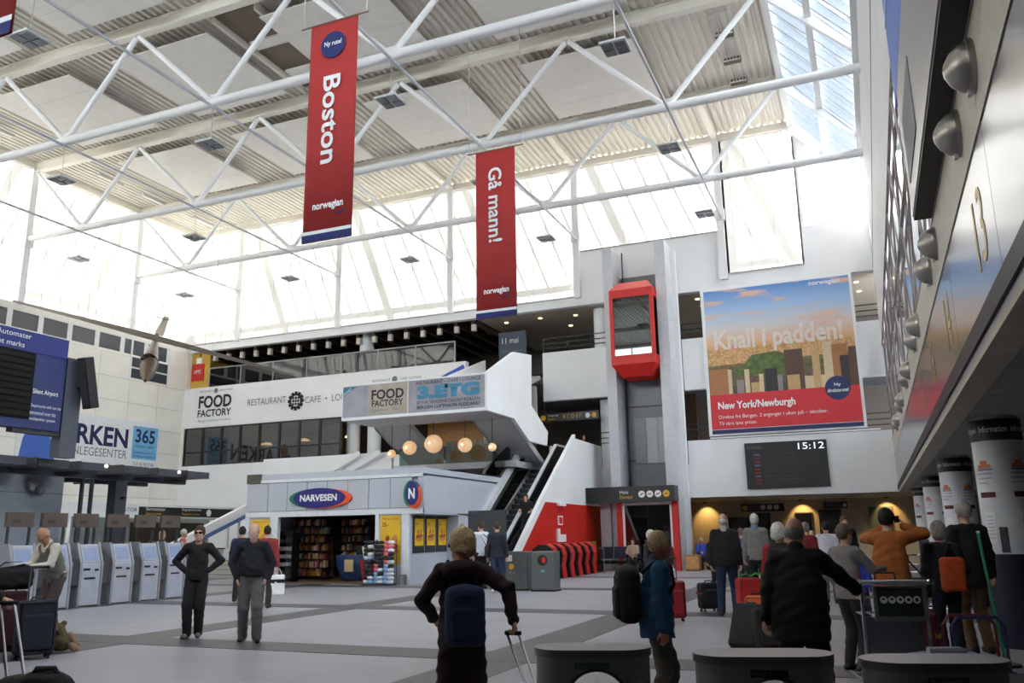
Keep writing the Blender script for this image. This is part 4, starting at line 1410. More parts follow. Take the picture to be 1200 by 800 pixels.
food_poster(FRONT, (-20.22, SY + 0.01, 0.9), 0.8, 1.25, 'yellow hot dog poster behind the bald man, at the stairs end of the shop')
for i, y0 in enumerate((24.42, 25.24, 26.06)):
    MB().box(-13.8, -13.77, y0, y0 + 0.74, 0.98, 2.16).build('window_frame', dark_grey, shop)
    food_poster(EAST, (-13.76, y0 + 0.08, 1.2), 0.58, 0.86, ['narrow yellow hot dog poster in the side window nearest the shop corner', 'narrow yellow hot dog poster in the middle side window', 'narrow yellow hot dog poster in the side window nearest the escalator'][i])
# door light strips
for i, (x, yl) in enumerate(((-20.0, 25.6), (-19.0, 25.7), (-18.0, 25.8), (-17.0, 25.6), (-18.6, 26.6), (-17.4, 28.4), (-16.0, 27.4))):
    o = MB().box(x, x + 0.5, yl, yl + 0.12, 2.56, 2.6).build('shop_spotlight', M('shop_lamp', (255, 220, 170), 0.5, emit=((255, 206, 140), 150.0)))
    tag(o, 'bright strip lamp under the dark shop ceiling', 'lamp', 'strip lamps in the shop')
# shelving full of goods
rg = random.Random(11)
goods_cols = [(214, 170, 110), (196, 120, 60), (232, 220, 196), (150, 60, 46), (226, 150, 60), (90, 90, 96), (220, 196, 150), (120, 84, 56), (200, 200, 206), (180, 90, 110)]
gm = [M('goods_%s' % nm, c, 0.5) for nm, c in zip(('tan', 'amber', 'cream', 'red', 'orange', 'grey', 'sand', 'brown', 'silver', 'rose'), goods_cols)]
def shelf_unit(x0, x1, y, label, rows=7):
    t = thing('shop_shelf', label, 'shelf', ((x0 + x1) / 2, y, 0.02))
    MB().box(x0, x1, y + 0.4, y + 0.46, 0.02, 2.2).build('back_board', wood_dark, t)
    for r_ in range(rows):
        z = 0.12 + r_ * 0.3
        MB().box(x0, x1, y, y + 0.4, z, z + 0.025).build('shelf_board', wood_dark, t)
    b = MB()
    for r_ in range(rows):
        z = 0.145 + r_ * 0.3
        x = x0 + 0.03
        while x < x1 - 0.12:
            ww = rg.uniform(0.06, 0.13)
            if rg.random() > 0.08:
                b.box(x, x + ww - 0.012, y + 0.02, y + 0.2, z, z + rg.uniform(0.14, 0.25), rg.randrange(10))
            x += ww
    o = b.build('packets', gm, t)
    o['kind'] = 'stuff'
    return t
shelf_unit(-20.2, -18.6, 26.6, 'tall shop shelf full of orange and tan packets behind the open front')
shelf_unit(-18.5, -17.2, 27.3, 'tall shop shelf of packets in the middle of the shop')
shelf_unit(-18.6, -16.6, 29.6, 'dim shop shelf of packets at the back behind the blue counter')
# magazine rack by the entrance
t = thing('magazine_rack', 'black wire rack of small packets at the shop entrance', 'rack', (-19.4, 25.2, 0.02))
for x in (-19.58, -18.98):
    MB().box(x - 0.02, x + 0.02, 25.05, 25.45, 0.02, 1.7).build('upright', black, t)
for i in range(6):
    z = 0.25 + i * 0.27
    MB().box(-19.58, -18.98, 25.1, 25.4, z, z + 0.02).build('tray', black, t)
    for k in range(4):
        MB().box(-19.55 + 0.145 * k, -19.43 + 0.145 * k, 25.1, 25.14, z + 0.02, z + 0.15).build('packet', gm[8] if i in (2, 3, 1) else gm[5], t)
# blue counter
t = thing('shop_counter', 'rounded dark blue counter with paper notice inside the shop', 'counter', (-16.9, 26.1, 0.02))
MB().lathe([(0.62, 0.08), (0.82, 0.5), (0.86, 0.85), (0.84, 0.9)], 26, (-16.9, 26.1, 0), sy=0.75).build('body', M('counter_blue', (30, 58, 104), 0.45), t, auto=True)
MB().lathe([(0.6, 0.02), (0.62, 0.08)], 24, (-16.9, 26.1, 0), sy=0.75).build('plinth', black, t)
MB().box(-17.05, -16.7, 25.44, 25.48, 0.35, 0.75).build('notice', gm[6], t)
MB().box(-17.0, -16.5, 26.1, 26.5, 0.9, 1.2).build('till', black, t)
t = thing('flower_bucket', 'red bucket of pale wrapped bunches beside the shop counter', 'bucket', (-15.85, 25.2, 0.02))
MB().lathe([(0.26, 0.02), (0.36, 0.75)], 18, (-15.85, 25.2, 0)).build('bucket', M('bucket_red', (176, 40, 44), 0.4), t, auto=True)
for i in range(5):
    a = i * 1.256
    MB().lathe([(0.03, 0.7), (0.12, 1.05), (0.14, 1.18), (0.02, 1.22)], 8, (-15.85 + 0.16 * math.cos(a), 25.2 + 0.16 * math.sin(a), 0)).build('wrapped_bunch', gm[2 if i % 2 else 6], t)
# neck pillow racks outside
pink, sky_b = M('pillow_pink', (232, 120, 132), 0.8), M('pillow_blue', (150, 190, 232), 0.8)
dk, pale = M('pillow_dark', (40, 44, 56), 0.8), M('pillow_white', (226, 230, 236), 0.8)
plan = [[(pale, sky_b), (dk, pale), (dk, dk), (dk, dk), (dk, dk), (dk, dk), (pale, sky_b), (dk, pale), (dk, dk), (dk, pale), (dk, dk)],
        [(sky_b, pale), (sky_b, pale), (sky_b, dk), (pink, pale), (pink, dk), (dk, dk), (dk, dk), (dk, dk), (dk, dk), (dk, dk), (dk, dk)],
        [(sky_b, pale), (sky_b, pale), (sky_b, pale), (sky_b, pale), (sky_b, dk), (pink, pale), (dk, dk), (pink, dk), (pink, pale), (pink, pink), (pink, pale)]]
names = {0: 'dark and blue-white', 1: 'dark over pink and blue', 2: 'pink over blue-white'}
for ci in range(3):
    x0 = -15.3 + ci * 0.38
    rk = thing('display_rack', 'slim wire rack holding %s rolled neck pillows outside the shop' % names[ci], 'rack', (x0 + 0.17, SY - 0.35, 0))
    for dx in (0.0, 0.34):
        MB().tube([(x0 + dx, SY - 0.18, 0), (x0 + dx, SY - 0.18, 1.42)], 0.012, 6).build('upright', dark_grey, rk)
    MB().box(x0 - 0.01, x0 + 0.35, SY - 0.5, SY - 0.16, 0.0, 0.03).build('base', dark_grey, rk)
    for i in range(11):
        z = 0.1 + i * 0.122
        ca, cb = plan[ci][i]
        nm = {pink: 'pink', sky_b: 'pale blue', dk: 'dark', pale: 'white'}
        r_ = thing('neck_pillow', '%s rolled neck pillow in the %s rack' % (nm[ca] + ('' if ca is cb else ' and ' + nm[cb]), names[ci]), 'pillow', (x0 + 0.17, SY - 0.33, z), group='neck pillows outside the shop')
        MB().tube([(-0.15, 0, 0.0), (-0.13, -0.04, 0.01), (0.0, -0.05, 0.0)], [0.045, 0.058, 0.055], 10).build('roll', ca, r_, world=False, smooth=True)
        MB().tube([(0.0, -0.05, 0.0), (0.13, -0.04, 0.01), (0.15, 0, 0.0)], [0.055, 0.058, 0.045], 10).build('roll', cb, r_, world=False, smooth=True)
o = MB().lathe([(0.11, 0), (0.12, 0.32), (0.1, 0.33)], 16, (-13.95, SY - 0.22, 0)).build('floor_ashbin', brushed, auto=True)
tag(o, 'small round steel bin on the floor at the shop corner', 'bin')

# ---- half landing with its sign, flights and glass
land = thing('stair_landing', 'white half-landing of the stairs above the shop, with chamfered solid parapet', 'landing', (-15.3, 28, 5.8))
LX0, LX1, LY = -18.42, -12.28, 27.0
MB().box(LX0, LX1 - 0.142, LY, LY + 0.14, 5.84, 7.2).build('front_parapet', white_wall, land)
MB().prism([(LY, 5.84), (29.46, 5.84), (31.0, 5.12), (33.0, 5.12), (33.15, 5.7), (31.3, 6.6), (31.4, 8.68), (29.56, 8.45), (LY, 7.2)], 'X', LX1 - 0.14, LX1).build('side_parapet', white_wall, land)
MB().box(LX0, LX1 - 0.142, LY + 0.142, 29.38, 5.85, 6.1).build('landing_slab', M('soffit_grey', (186, 186, 188), 0.6), land)
for x0, x1 in ((-18.4, -16.85), (-13.95, LX1 - 0.145)):
    MB().prism([(29.4, 5.84), (33.0, 4.25), (33.0, 4.5), (29.4, 6.1)], 'X', x0, x1).build('down_flight', MATS['soffit_grey'], land)
    for k in range(8):
        MB().box(x0 + 0.1, x1 - 0.1, 29.5 + k * 0.43, 29.95 + k * 0.43, 5.85 - k * 0.2, 6.02 - k * 0.2).build('step', mid_grey, land)
    MB().prism([(29.4, 5.8), (33.0, 4.2), (33.0, 5.2), (29.4, 6.9)], 'X', x0 - 0.05, x0).build('stringer', M('stringer_grey', (150, 152, 154), 0.5), land)
MB().prism([(29.5, 6.1), (36.9, 8.7), (36.9, 8.9), (29.5, 6.4)], 'X', -16.8, -14.0).build('up_flight', MATS['soffit_grey'], land)
MB().prism([(29.5, 6.0), (36.9, 8.6), (36.9, 9.9), (29.5, 7.2)], 'X', -17.0, -16.86).build('stringer', white_wall, land)
sg = thing('restaurant_banner', 'wide grey printed restaurant banner lettered 3.ETG on the half-landing', 'sign', (-15.4, LY - 0.02, 5.9))
bx0 = LX0 + 0.05
gy = M('print_stone', (158, 156, 168), 0.6, noise=(1.2, 0.2))
rect_on(FRONT, (bx0, LY, 5.95), 6.0, 1.2, gy, sg, 'sheet', 0.006)
rect_on(FRONT, (bx0 + 1.12, LY, 5.97), 1.72, 1.16, M('print_beige', (176, 166, 152), 0.6, noise=(3, 0.12)), sg, 'beige_sheet', 0.012)
rect_on(FRONT, (bx0 + 2.84, LY, 5.95), 0.03, 1.2, letter_white, sg, 'seam', 0.014)
MB().face([(bx0, LY - 0.015, 7.12), (bx0, LY - 0.015, 6.75), (bx0 + 0.62, LY - 0.015, 7.13)]).build('blue_corner', M('print_teal', (58, 116, 140), 0.6), sg)
lettering('NYHET', FRONT, (bx0 + 0.06, LY, 6.8), 0.42, 0.1, letter_white, sg, depth=0.02, rot=0.55)
lettering('FOOD', FRONT, (bx0 + 1.28, LY, 6.55), 1.4, 0.38, letter_dark, sg, depth=0.02, bold=0.03)
lettering('FACTORY', FRONT, (bx0 + 1.3, LY, 6.28), 1.36, 0.25, letter_dark, sg, depth=0.02, bold=0.02)
lettering('Kjøkken  Bar', FRONT, (bx0 + 1.3, LY, 6.08), 1.2, 0.12, letter_grey, sg, depth=0.02)
lettering('RESTAURANT – CAFE • LOUNGE', FRONT, (bx0 + 3.2, LY, 6.97), 2.65, 0.13, letter_dark, sg, depth=0.02)
lettering('3.ETG', FRONT, (bx0 + 3.25, LY, 6.42), 2.55, 0.5, M('print_blue2', (64, 134, 166), 0.6), sg, depth=0.02, bold=0.07)
lettering('ETTER SIKKERHETSKONTROLLEN', FRONT, (bx0 + 3.25, LY, 6.24), 2.55, 0.11, letter_navy, sg, depth=0.02)
lettering('BERGEN LUFTHAVN FLESLAND', FRONT, (bx0 + 3.25, LY, 6.06), 2.55, 0.12, letter_dark, sg, depth=0.02, bold=0.02)
# globe lamps
for i, (x, z, r_) in enumerate([(-15.5, 5.0, 0.36), (-14.14, 4.88, 0.28), (-16.56, 4.9, 0.28), (-13.0, 4.74, 0.16), (-17.37, 4.7, 0.17)]):
    t = thing('globe_lamp', ['largest woven globe lamp under the half-landing', 'mid-sized globe lamp beside the pale column under the half-landing', 'mid-sized globe lamp next to the slanted stair soffit', 'small bright globe lamp at the glass edge by the escalator', 'small yellow globe lamp by the timber wall'][i], 'lamp', (x, 29.0, z - r_), group='globe lamps under the half-landing')
    MB().ball((0, 0, r_), r_, 18).build('shade', M('globe_shade', (226, 196, 164), 0.6, emit=((255, 196, 130), 0.10)), t, world=False, smooth=True)
    MB().ball((0, -r_ * 0.9, r_), 0.05, 10).build('bulb', M('globe_bulb', (255, 214, 150), 0.5, emit=((255, 206, 130), 1.5)), t, world=False)
    MB().tube([(0, 0, 2 * r_), (0, 0, 5.84 - z + r_)], 0.012, 5).build('cord', black, t, world=False)
# level two deck above the shop with glass edge
deck2 = thing('gallery_deck', 'second floor gallery deck with white edge above the shop', 'gallery', (-17, 33, 4.2))
MB().box(-25.2, LX1 - 0.6, 31.0, 37.0, 4.15, 4.4).build('deck', light_grey, deck2)
MB().box(-25.2, -18.5, 30.9, 31.05, 4.0, 5.0).build('edge_parapet', white_wall, deck2)
MB().prism([(28.6, 3.75), (31.5, 5.1), (31.5, 3.75)], 'X', -13.36, -13.33).build('glass_triangle', M_glass('green_glass', (170, 190, 186), 0.93), deck2)
for x in (-18.2, -16.0):
    MB().box(x, x + 2.1, 31.02, 31.04, 4.4, 5.3).build('pane', MATS['green_glass'], deck2)
MB().box(-17.6, -15.0, 33.5, 34.3, 4.4, 5.4).build('dark_counter', black, deck2)
for x in (-19.4, -20.4):
    MB().beam((x - 1.0, 30.6, 4.3), (x + 0.5, 30.6, 5.0), 0.05, 0.22).build('slanted_rail', white_wall, deck2)

# ---- escalator
esc = thing('escalator', 'black escalator rising to the second floor between white balustrades', 'escalator', (-12.1, 27, 0))
SL = 0.70
def ez(y):
    return max(0.0, min(4.4, (y - 27.1) * SL))
steel_edge = M('edge_white', (220, 222, 226), 0.35)
for k in range(22):
    y0 = 26.7 + k * 0.30
    z = ez(y0)
    for x0, x1 in ((-13.05, -12.15), (-11.95, -11.32)):
        MB().box(x0, x1, y0, y0 + 0.33, max(0.0, z - 0.25), z + 0.03).build('step', M('step_black', (34, 34, 38), 0.5), esc)
        if k % 1 == 0:
            MB().box(x0, x1, y0 - 0.006, y0, z - 0.01, z + 0.032).build('step_nosing', M('nosing', (96, 96, 98), 0.5), esc)
def inclined(x0, x1, off0, off1, m, nm, ya=26.4, yt=33.4, yend=35.4):
    zt = (yt - 27.1) * SL
    MB().prism([(ya, (ya - 27.1) * SL + off0 if (ya - 27.1) * SL + off0 > 0 else 0.0), (yt, zt + off0), (yend, zt + off0), (yend, zt + off1), (yt, zt + off1), (ya, max((ya - 27.1) * SL + off1, 0.05))], 'X', x0, x1).build(nm, m, esc)
inclined(-13.14, -13.08, 0.05, 0.9, dark_glass, 'glass_balustrade')
inclined(-13.18, -13.04, 0.9, 0.97, black, 'handrail')
inclined(-13.34, -13.19, -0.3, 1.28, steel_edge, 'white_edge', 26.6)
inclined(-12.08, -12.02, 0.05, 0.72, M('balustrade_black', (28, 28, 32), 0.3), 'glass_balustrade')
inclined(-12.12, -11.98, 0.72, 0.80, steel_edge, 'handrail')
inclined(-11.32, -11.26, 0.05, 0.85, MATS['balustrade_black'], 'glass_balustrade')
inclined(-11.3, -11.18, 0.88, 0.98, steel_edge, 'white_cap', 26.5)
# white and red flank wall
SLt = [(26.5, 0.55), (33.25, 5.38), (36.2, 5.38), (36.2, 2.68), (30.6, 2.68), (26.5, 0.0)]
fw = sgroup('wall_escalator')
fw.name = 'wall_side'
MB().prism([(30.0, 2.68), (33.25, 5.38), (37.0, 5.38), (37.0, 2.68)], 'X', -11.26, -11.14).build('wall_panel', white_wall, fw)
MB().prism([(29.55, 2.68), (26.3, 0.30), (26.3, 0.62), (29.2, 2.78), (33.25, 5.55), (33.25, 5.38), (30.0, 2.68)], 'X', -11.27, -11.12).build('wall_panel', white_wall, fw)
MB().prism([(26.3, 0.0), (26.3, 0.32), (29.55, 2.68), (36.6, 2.68), (36.6, 0.0)], 'X', -11.25, -11.15).build('red_panel', M('wall_red', (200, 34, 24), 0.5), fw)
t = thing('wall_sign', 'small white and red sign on the red escalator wall', 'sign', (-11.1, 31.2, 1.9))
MB().box(-11.14, -11.11, 30.9, 31.4, 1.85, 2.2).build('plate', letter_white, t)
MB().box(-11.11, -11.1, 30.98, 31.32, 1.9, 2.15).build('symbol', red_paint, t)
t = thing('wall_box', 'white wall box with a raised corner on the red escalator wall', 'box', (-11.1, 31, 1.2))
MB().box(-11.14, -11.06, 30.7, 31.6, 1.22, 1.5).build('body', letter_white, t)
MB().box(-11.14, -11.06, 30.7, 30.95, 1.5, 1.72).build('tab', letter_white, t)
t = thing('emergency_light', 'small white emergency light on top of the red wall', 'lamp', (-11.1, 31.2, 2.55))
MB().box(-11.14, -11.02, 30.8, 31.6, 2.56, 2.7).build('body', letter_white, t, bevel=0.02)

# nested red machines along the wall
mach = None
for i in range(6):
    y = 27.6 + i * 0.88
    lab = 'red and black rounded cart in the nested row along the red wall'
    if mach is None:
        mach = thing('luggage_cart', lab, 'cart', (-10.55, y, 0), group='nested red carts by the escalator wall')
        arc = [(-0.42, 0.02), (-0.42, 0.75), (-0.34, 1.02), (-0.12, 1.16), (0.14, 1.16), (0.34, 1.04), (0.42, 0.8), (0.36, 0.45), (0.42, 0.02)]
        MB().prism(arc, 'Y', 0.0, 0.10).build('black_side', black, mach, world=False)
        arc2 = [(u * 1.03, v * 1.02 if v > 0.1 else v) for u, v in arc]
        MB().prism(arc2, 'Y', 0.10, 0.50).build('red_shell', M('cart_red', (200, 36, 32), 0.35), mach, world=False, bevel=0.02)
        MB().prism([(u * 0.6, 0.25 + v * 0.62) for u, v in arc], 'Y', 0.5, 0.62).build('seat_back', dark_grey, mach, world=False)
        MB().box(-0.3, 0.3, -0.05, 0.0, 0.5, 0.9).build('grey_panel', dark_grey, mach, world=False)
    else:
        dup(mach, (-10.55, y, 0))
t = thing('timber_box', 'tall timber box at the end of the red carts', 'box', (-11, 34.2, 0))
MB().box(-11.1, -10.72, 33.4, 34.4, 0, 1.2).build('carcass', wood, t, bevel=0.01)
MB().box(-10.72, -10.7, 33.45, 34.35, 0.05, 1.15).build('door', M('wood_mid', (150, 104, 58), 0.5, noise=(9, 0.2)), t)
t = thing('barrier_post', 'slim chrome barrier hoop at the end of the red carts', 'barrier', (-10.4, 32.6, 0))
MB().tube([(-10.45, 33.0, 0), (-10.45, 33.0, 0.95), (-10.0, 33.0, 0.95), (-10.0, 33.0, 0)], 0.025, 8).build('hoop', chrome, t)
MB().box(-10.46, -9.99, 32.98, 33.02, 0.0, 0.02).build('base', chrome, t)

# grey bins in the middle distance
def flat_bin(c, label, hole=True):
    t = thing('waste_bin', label, 'bin', c)
    MB().box(-0.33, 0.33, -0.25, 0.25, 0.03, 1.05).build('body', M('bin_grey', (104, 106, 106), 0.45, metal=0.2), t, world=False, bevel=0.03)
    MB().box(-0.34, 0.34, -0.26, 0.26, 0.0, 0.04).build('plinth', black, t, world=False)
    disc_on_local = MB()
    if hole:
        b = MB()
        b.prism([(0.15 * math.cos(2 * math.pi * i / 24), 0.82 + 0.15 * math.sin(2 * math.pi * i / 24)) for i in range(24)], 'Y', -0.262, -0.25)
        rim = b.build('round_rim', M('rim_dark', (40, 60, 54), 0.4), t, world=False)
        b = MB()
        b.prism([(0.12 * math.cos(2 * math.pi * i / 24), 0.82 + 0.12 * math.sin(2 * math.pi * i / 24)) for i in range(24)], 'Y', -0.266, -0.262)
        b.build('opening', black, rim, world=False)
        b = MB()
        b.prism([(0.04 + 0.06 * math.cos(2 * math.pi * i / 14), 0.82 + 0.08 * math.sin(2 * math.pi * i / 14)) for i in range(14)], 'Y', -0.27, -0.266)
        b.build('red_glimpse', red_paint, rim, world=False)
        MB().box(-0.06, 0.06, -0.256, -0.25, 0.5, 0.56).build('green_mark', M('mark_green', (120, 206, 170), 0.5), t, world=False)
    else:
        b = MB()
        b.prism([(-0.14 + 0.08 * math.cos(2 * math.pi * i / 20), 0.64 + 0.08 * math.sin(2 * math.pi * i / 20)) for i in range(20)], 'Y', -0.258, -0.25)
        b.build('yellow_mark', MATS['pict_yellow'], t, world=False)
        MB().box(-0.24, -0.02, -0.256, -0.25, 0.44, 0.52).build('white_mark', letter_grey, t, world=False)
        MB().box(-0.3, -0.12, -0.256, -0.25, 0.78, 0.95).build('paper', letter_white, t, world=False)
    return t
flat_bin((-8.42, 22.3, 0), 'square grey bin with a round opening standing before the red carts')
flat_bin((-9.32, 22.6, 0), 'square grey bin with a yellow mark behind the young man in jeans', False)
t = thing('dark_panel', 'dark grey standing panel at the foot of the escalator', 'panel', (-11.6, 25.6, 0))
MB().box(-12.35, -11.0, 25.55, 25.63, 0.9, 2.3).build('panel', M('panel_dark', (58, 60, 66), 0.4), t)
for x in (-12.3, -11.1):
    MB().box(x, x + 0.05, 25.56, 25.62, 0, 0.9).build('leg', dark_grey, t)

# ---- waiting seats by the lift and the arrivals hall
def bench(x0, n, y, label, z=0):
    t = thing('waiting_bench', label, 'bench', (x0, y, z))
    for i in range(n):
        MB().box(i * 0.6, i * 0.6 + 0.54, 0, 0.5, 0.38, 0.44).build('seat', black, t, world=False, bevel=0.02)
        MB().box(i * 0.6, i * 0.6 + 0.54, 0.46, 0.52, 0.5, 0.98).build('backrest', M('bench_navy', (24, 28, 52), 0.6), t, world=False, bevel=0.02)
    MB().box(-0.05, n * 0.6, 0.2, 0.28, 0.3, 0.38).build('rail', dark_grey, t, world=False)
    for x in (0.1, n * 0.6 - 0.2):
        MB().box(x, x + 0.06, 0.0, 0.5, 0, 0.3).build('leg', dark_grey, t, world=False)
    return t
bench(-10.6, 3, 34.0, 'dark waiting bench beside the red lift portal')
bench(-7.0, 6, 36.0, 'long dark waiting bench under the arrivals screen')
t = thing('timber_plinth', 'low timber box beside the seated man in blue', 'box', (-6.9, 35.2, 0))
MB().box(-7.2, -6.62, 34.9, 35.4, 0.03, 0.62).build('carcass', wood, t, bevel=0.01)
MB().box(-7.16, -6.66, 34.88, 34.9, 0.1, 0.56).build('front_panel', M('wood_pale', (196, 150, 92), 0.5, noise=(9, 0.15)), t)
MB().box(-7.18, -6.64, 34.95, 35.35, 0, 0.03).build('plinth', black, t)

# ---- stairs at the left end of the shop
st = thing('staircase', 'pale stone staircase beside the shop with white and blue sloping handrail', 'staircase', (-23, 29, 0))
for k in range(14):
    y0 = 27.2 + k * 0.48
    MB().box(-25.1, -20.6, y0, y0 + 0.5, 0, 0.165 * (k + 1)).build('step', M('step_stone', (178, 174, 166), 0.6, noise=(5, 0.06)), st)
    MB().box(-25.1, -20.6, y0 - 0.006, y0, 0.165 * (k + 1) - 0.03, 0.165 * (k + 1)).build('step_edge', M('step_edge', (120, 118, 114), 0.6), st)
MB().prism([(25.9, 1.1), (30.1, 2.6), (30.1, 3.0), (25.9, 1.4)], 'X', -25.4, -25.2).build('handrail_panel', white_wall, st)
MB().prism([(26.3, 1.05), (30.1, 2.45), (30.1, 2.62), (26.3, 1.2)], 'X', -25.36, -25.18).build('blue_band', M('band_blue', (88, 112, 168), 0.5), st)
for y in (26.2, 29.6):
    MB().box(-25.34, -25.26, y, y + 0.08, 0, (y - 25.9) * 0.38 + 1.1).build('post', light_grey, st)
MB().box(-25.3, -20.5, 33.8, 34.0, 0, 4.2).build('landing_wall', warm_white, st)

# ---- check-in service area on the far left
sv = thing('service_counter', 'white service desk unit with black overhead sign under the cream wall', 'counter', (-29, 29, 0))
MB().box(-30.5, -28.98, 23.5, 34.0, 2.45, 3.02).build('canopy', M('service_white', (228, 230, 232), 0.5), sv)
MB().box(-29.2, -28.94, 27.6, 33.7, 2.52, 2.92).build('black_sign', MATS['sign_black'], sv)
lettering('Servicesenter', EAST, (-28.93, 27.95, 2.76), 1.1, 0.14, letter_white, sv)
lettering('Service center', EAST, (-28.93, 27.95, 2.58), 0.9, 0.12, letter_gold, sv)
lettering('Bagasjeservice', EAST, (-28.93, 30.05, 2.76), 1.2, 0.14, letter_white, sv)
lettering('Baggage service', EAST, (-28.93, 30.05, 2.58), 1.1, 0.12, letter_gold, sv)
disc_on(EAST, (-28.93, 31.75, 2.72), 0.16, letter_white, sv, 'pictogram')
lettering('VIATOR', EAST, (-28.97, 26.5, 2.7), 1.0, 0.16, letter_dark, sv)
MB().box(-31.2, -30.9, 23.5, 34.0, 0, 2.5).build('back_panel', M('service_back', (200, 206, 206), 0.5), sv)
MB().box(-29.6, -29.0, 24.0, 33.0, 0, 1.05).build('desk', M('desk_white', (220, 222, 224), 0.4), sv)
MB().box(-29.7, -28.9, 24.0, 33.0, 1.05, 1.1).build('desk_top', dark_grey, sv)
MB().box(-30.88, -30.8, 29.0, 33.5, 1.2, 2.3).build('dark_window', M('window_dark', (90, 80, 64), 0.4), sv)
for y in (24.2, 26.8, 33.2):
    MB().box(-29.1, -29.0, y, y + 0.1, 1.1, 2.45).build('post', steel_white, sv)
# grey partition panel with camera
pt = thing('partition_panel', 'tall pale grey partition panel behind the check-in kiosks', 'panel', (-20, 14.5, 0))
MB().box(-20.1, -19.98, 9.0, 16.4, 0, 3.22).build('panel', M('partition', (170, 175, 188), 0.45), pt)
MB().box(-19.98, -19.97, 9.0, 16.4, 2.72, 2.74).build('joint', mid_grey, pt)
scv = thing('dome_camera', 'small dome security camera on the pale grey partition', 'camera', (-19.9, 15.4, 2.75))
MB().box(-19.97, -19.8, 15.28, 15.42, 2.8, 3.0).build('bracket', light_grey, scv)
MB().ball((-19.78, 15.55, 2.78), 0.13, 14).build('dome', M('dome_grey', (130, 132, 136), 0.25), scv, smooth=True)

# canopy
kc = thing('kiosk_canopy', 'dark slatted canopy on posts over the self check-in kiosks', 'canopy', (-19, 16, 0))
for i, y in enumerate((12.2, 13.3, 14.45, 15.65, 16.95, 18.15, 19.25)):
    ln = 4.5
    bl = MB().box(-18.0 - ln, -18.0, y - 0.42, y + 0.42, 3.24, 3.42).build('blade', M('canopy_dark', (56, 60, 70), 0.45), kc)
    MB().box(-18.0 - ln, -18.02, y - 0.45, y - 0.42, 3.2, 3.44).build('edge_strip', dark_grey, bl)
    if i in (3, 5):
        MB().ball((-17.98, y + 0.3, 3.36), 0.05, 8).build('tip_lamp', M('tip_lamp', (250, 240, 220), 0.5, emit=((255, 240, 215), 0.5)), bl)
MB().box(-20.6, -20.4, 11.8, 19.7, 3.1, 3.24).build('cross_beam', MATS['canopy_dark'], kc)
MB().box(-19.1, -18.9, 11.8, 19.7, 3.1, 3.24).build('cross_beam', MATS['canopy_dark'], kc)
MB().box(-19.15, -18.85, 17.1, 17.5, 0, 3.1).build('thick_post', MATS['canopy_dark'], kc, bevel=0.02)
for y in (16.15, 16.45):
    MB().tube([(-19, y, 0), (-19, y, 3.1)], 0.055, 10).build('thin_post', MATS['canopy_dark'], kc)
MB().box(-18.86, -18.75, 17.3, 17.38, 2.6, 2.66).build('bracket', black, kc)

# departures board on its post
db = thing('departure_board', 'blue departures board with black flap display on a dark post', 'information board', (-17.6, 14.4, 0))
MB().box(-17.75, -17.45, 8.5, 14.05, 4.0, 6.2).build('case', M('board_blue', (18, 38, 104), 0.4), db)
MB().box(-17.45, -17.42, 8.6, 13.22, 4.2, 5.72).build('display', M('display_black', (12, 12, 13), 0.7, spec=0.2), db)
for i in range(10):
    z = 4.26 + i * 0.145
    MB().box(-17.42, -17.40, 8.7, 13.18, z, z + 0.1).build('flap_row', M('flap_row', (34, 34, 32), 0.8, spec=0.2), db)
MB().box(-17.45, -17.43, 8.5, 14.05, 5.74, 6.2).build('top_band', M('board_blue2', (16, 40, 124), 0.4), db)
lettering('Automater', EAST, (-17.42, 12.2, 6.02), 0.85, 0.12, letter_white, db)
lettering('Silent marks', EAST, (-17.42, 12.0, 5.8), 0.9, 0.12, letter_white, db)
lettering('Silent Airport', EAST, (-17.44, 13.25, 4.78), 0.66, 0.14, letter_white, db, bold=0.01)
for i, s in enumerate(('Departures will not be', 'announced over the', 'loudspeaker system')):
    lettering(s, EAST, (-17.44, 13.22, 4.48 - i * 0.15), [0.8, 0.68, 0.68][i], 0.09, letter_white, db)
MB().box(-17.75, -17.45, 14.1, 14.55, 3.42, 5.8).build('post', M('post_slate', (74, 80, 92), 0.45), db)
MB().box(-17.7, -17.5, 12.9, 14.2, 3.9, 4.0).build('bracket', dark_grey, db)
sp = thing('loudspeaker', 'slim black tilted loudspeaker on the departures board post', 'loudspeaker', (-17.35, 14.5, 4.7))
b = MB().box(-0.14, 0.14, -0.13, 0.13, -0.62, 0.62)
b.xform(Matrix.Translation((-17.2, 14.5, 5.22)) @ Matrix.Rotation(math.radians(14), 4, 'X'))
b.build('cabinet', black, sp, bevel=0.02)
b = MB().box(-0.1, 0.1, -0.145, -0.128, -0.56, 0.56)
b.xform(Matrix.Translation((-17.2, 14.5, 5.22)) @ Matrix.Rotation(math.radians(14), 4, 'X'))
b.build('grille', M('grille', (50, 50, 54), 0.7), sp)
MB().box(-17.45, -17.3, 14.35, 14.5, 5.1, 5.3).build('bracket', dark_grey, sp)

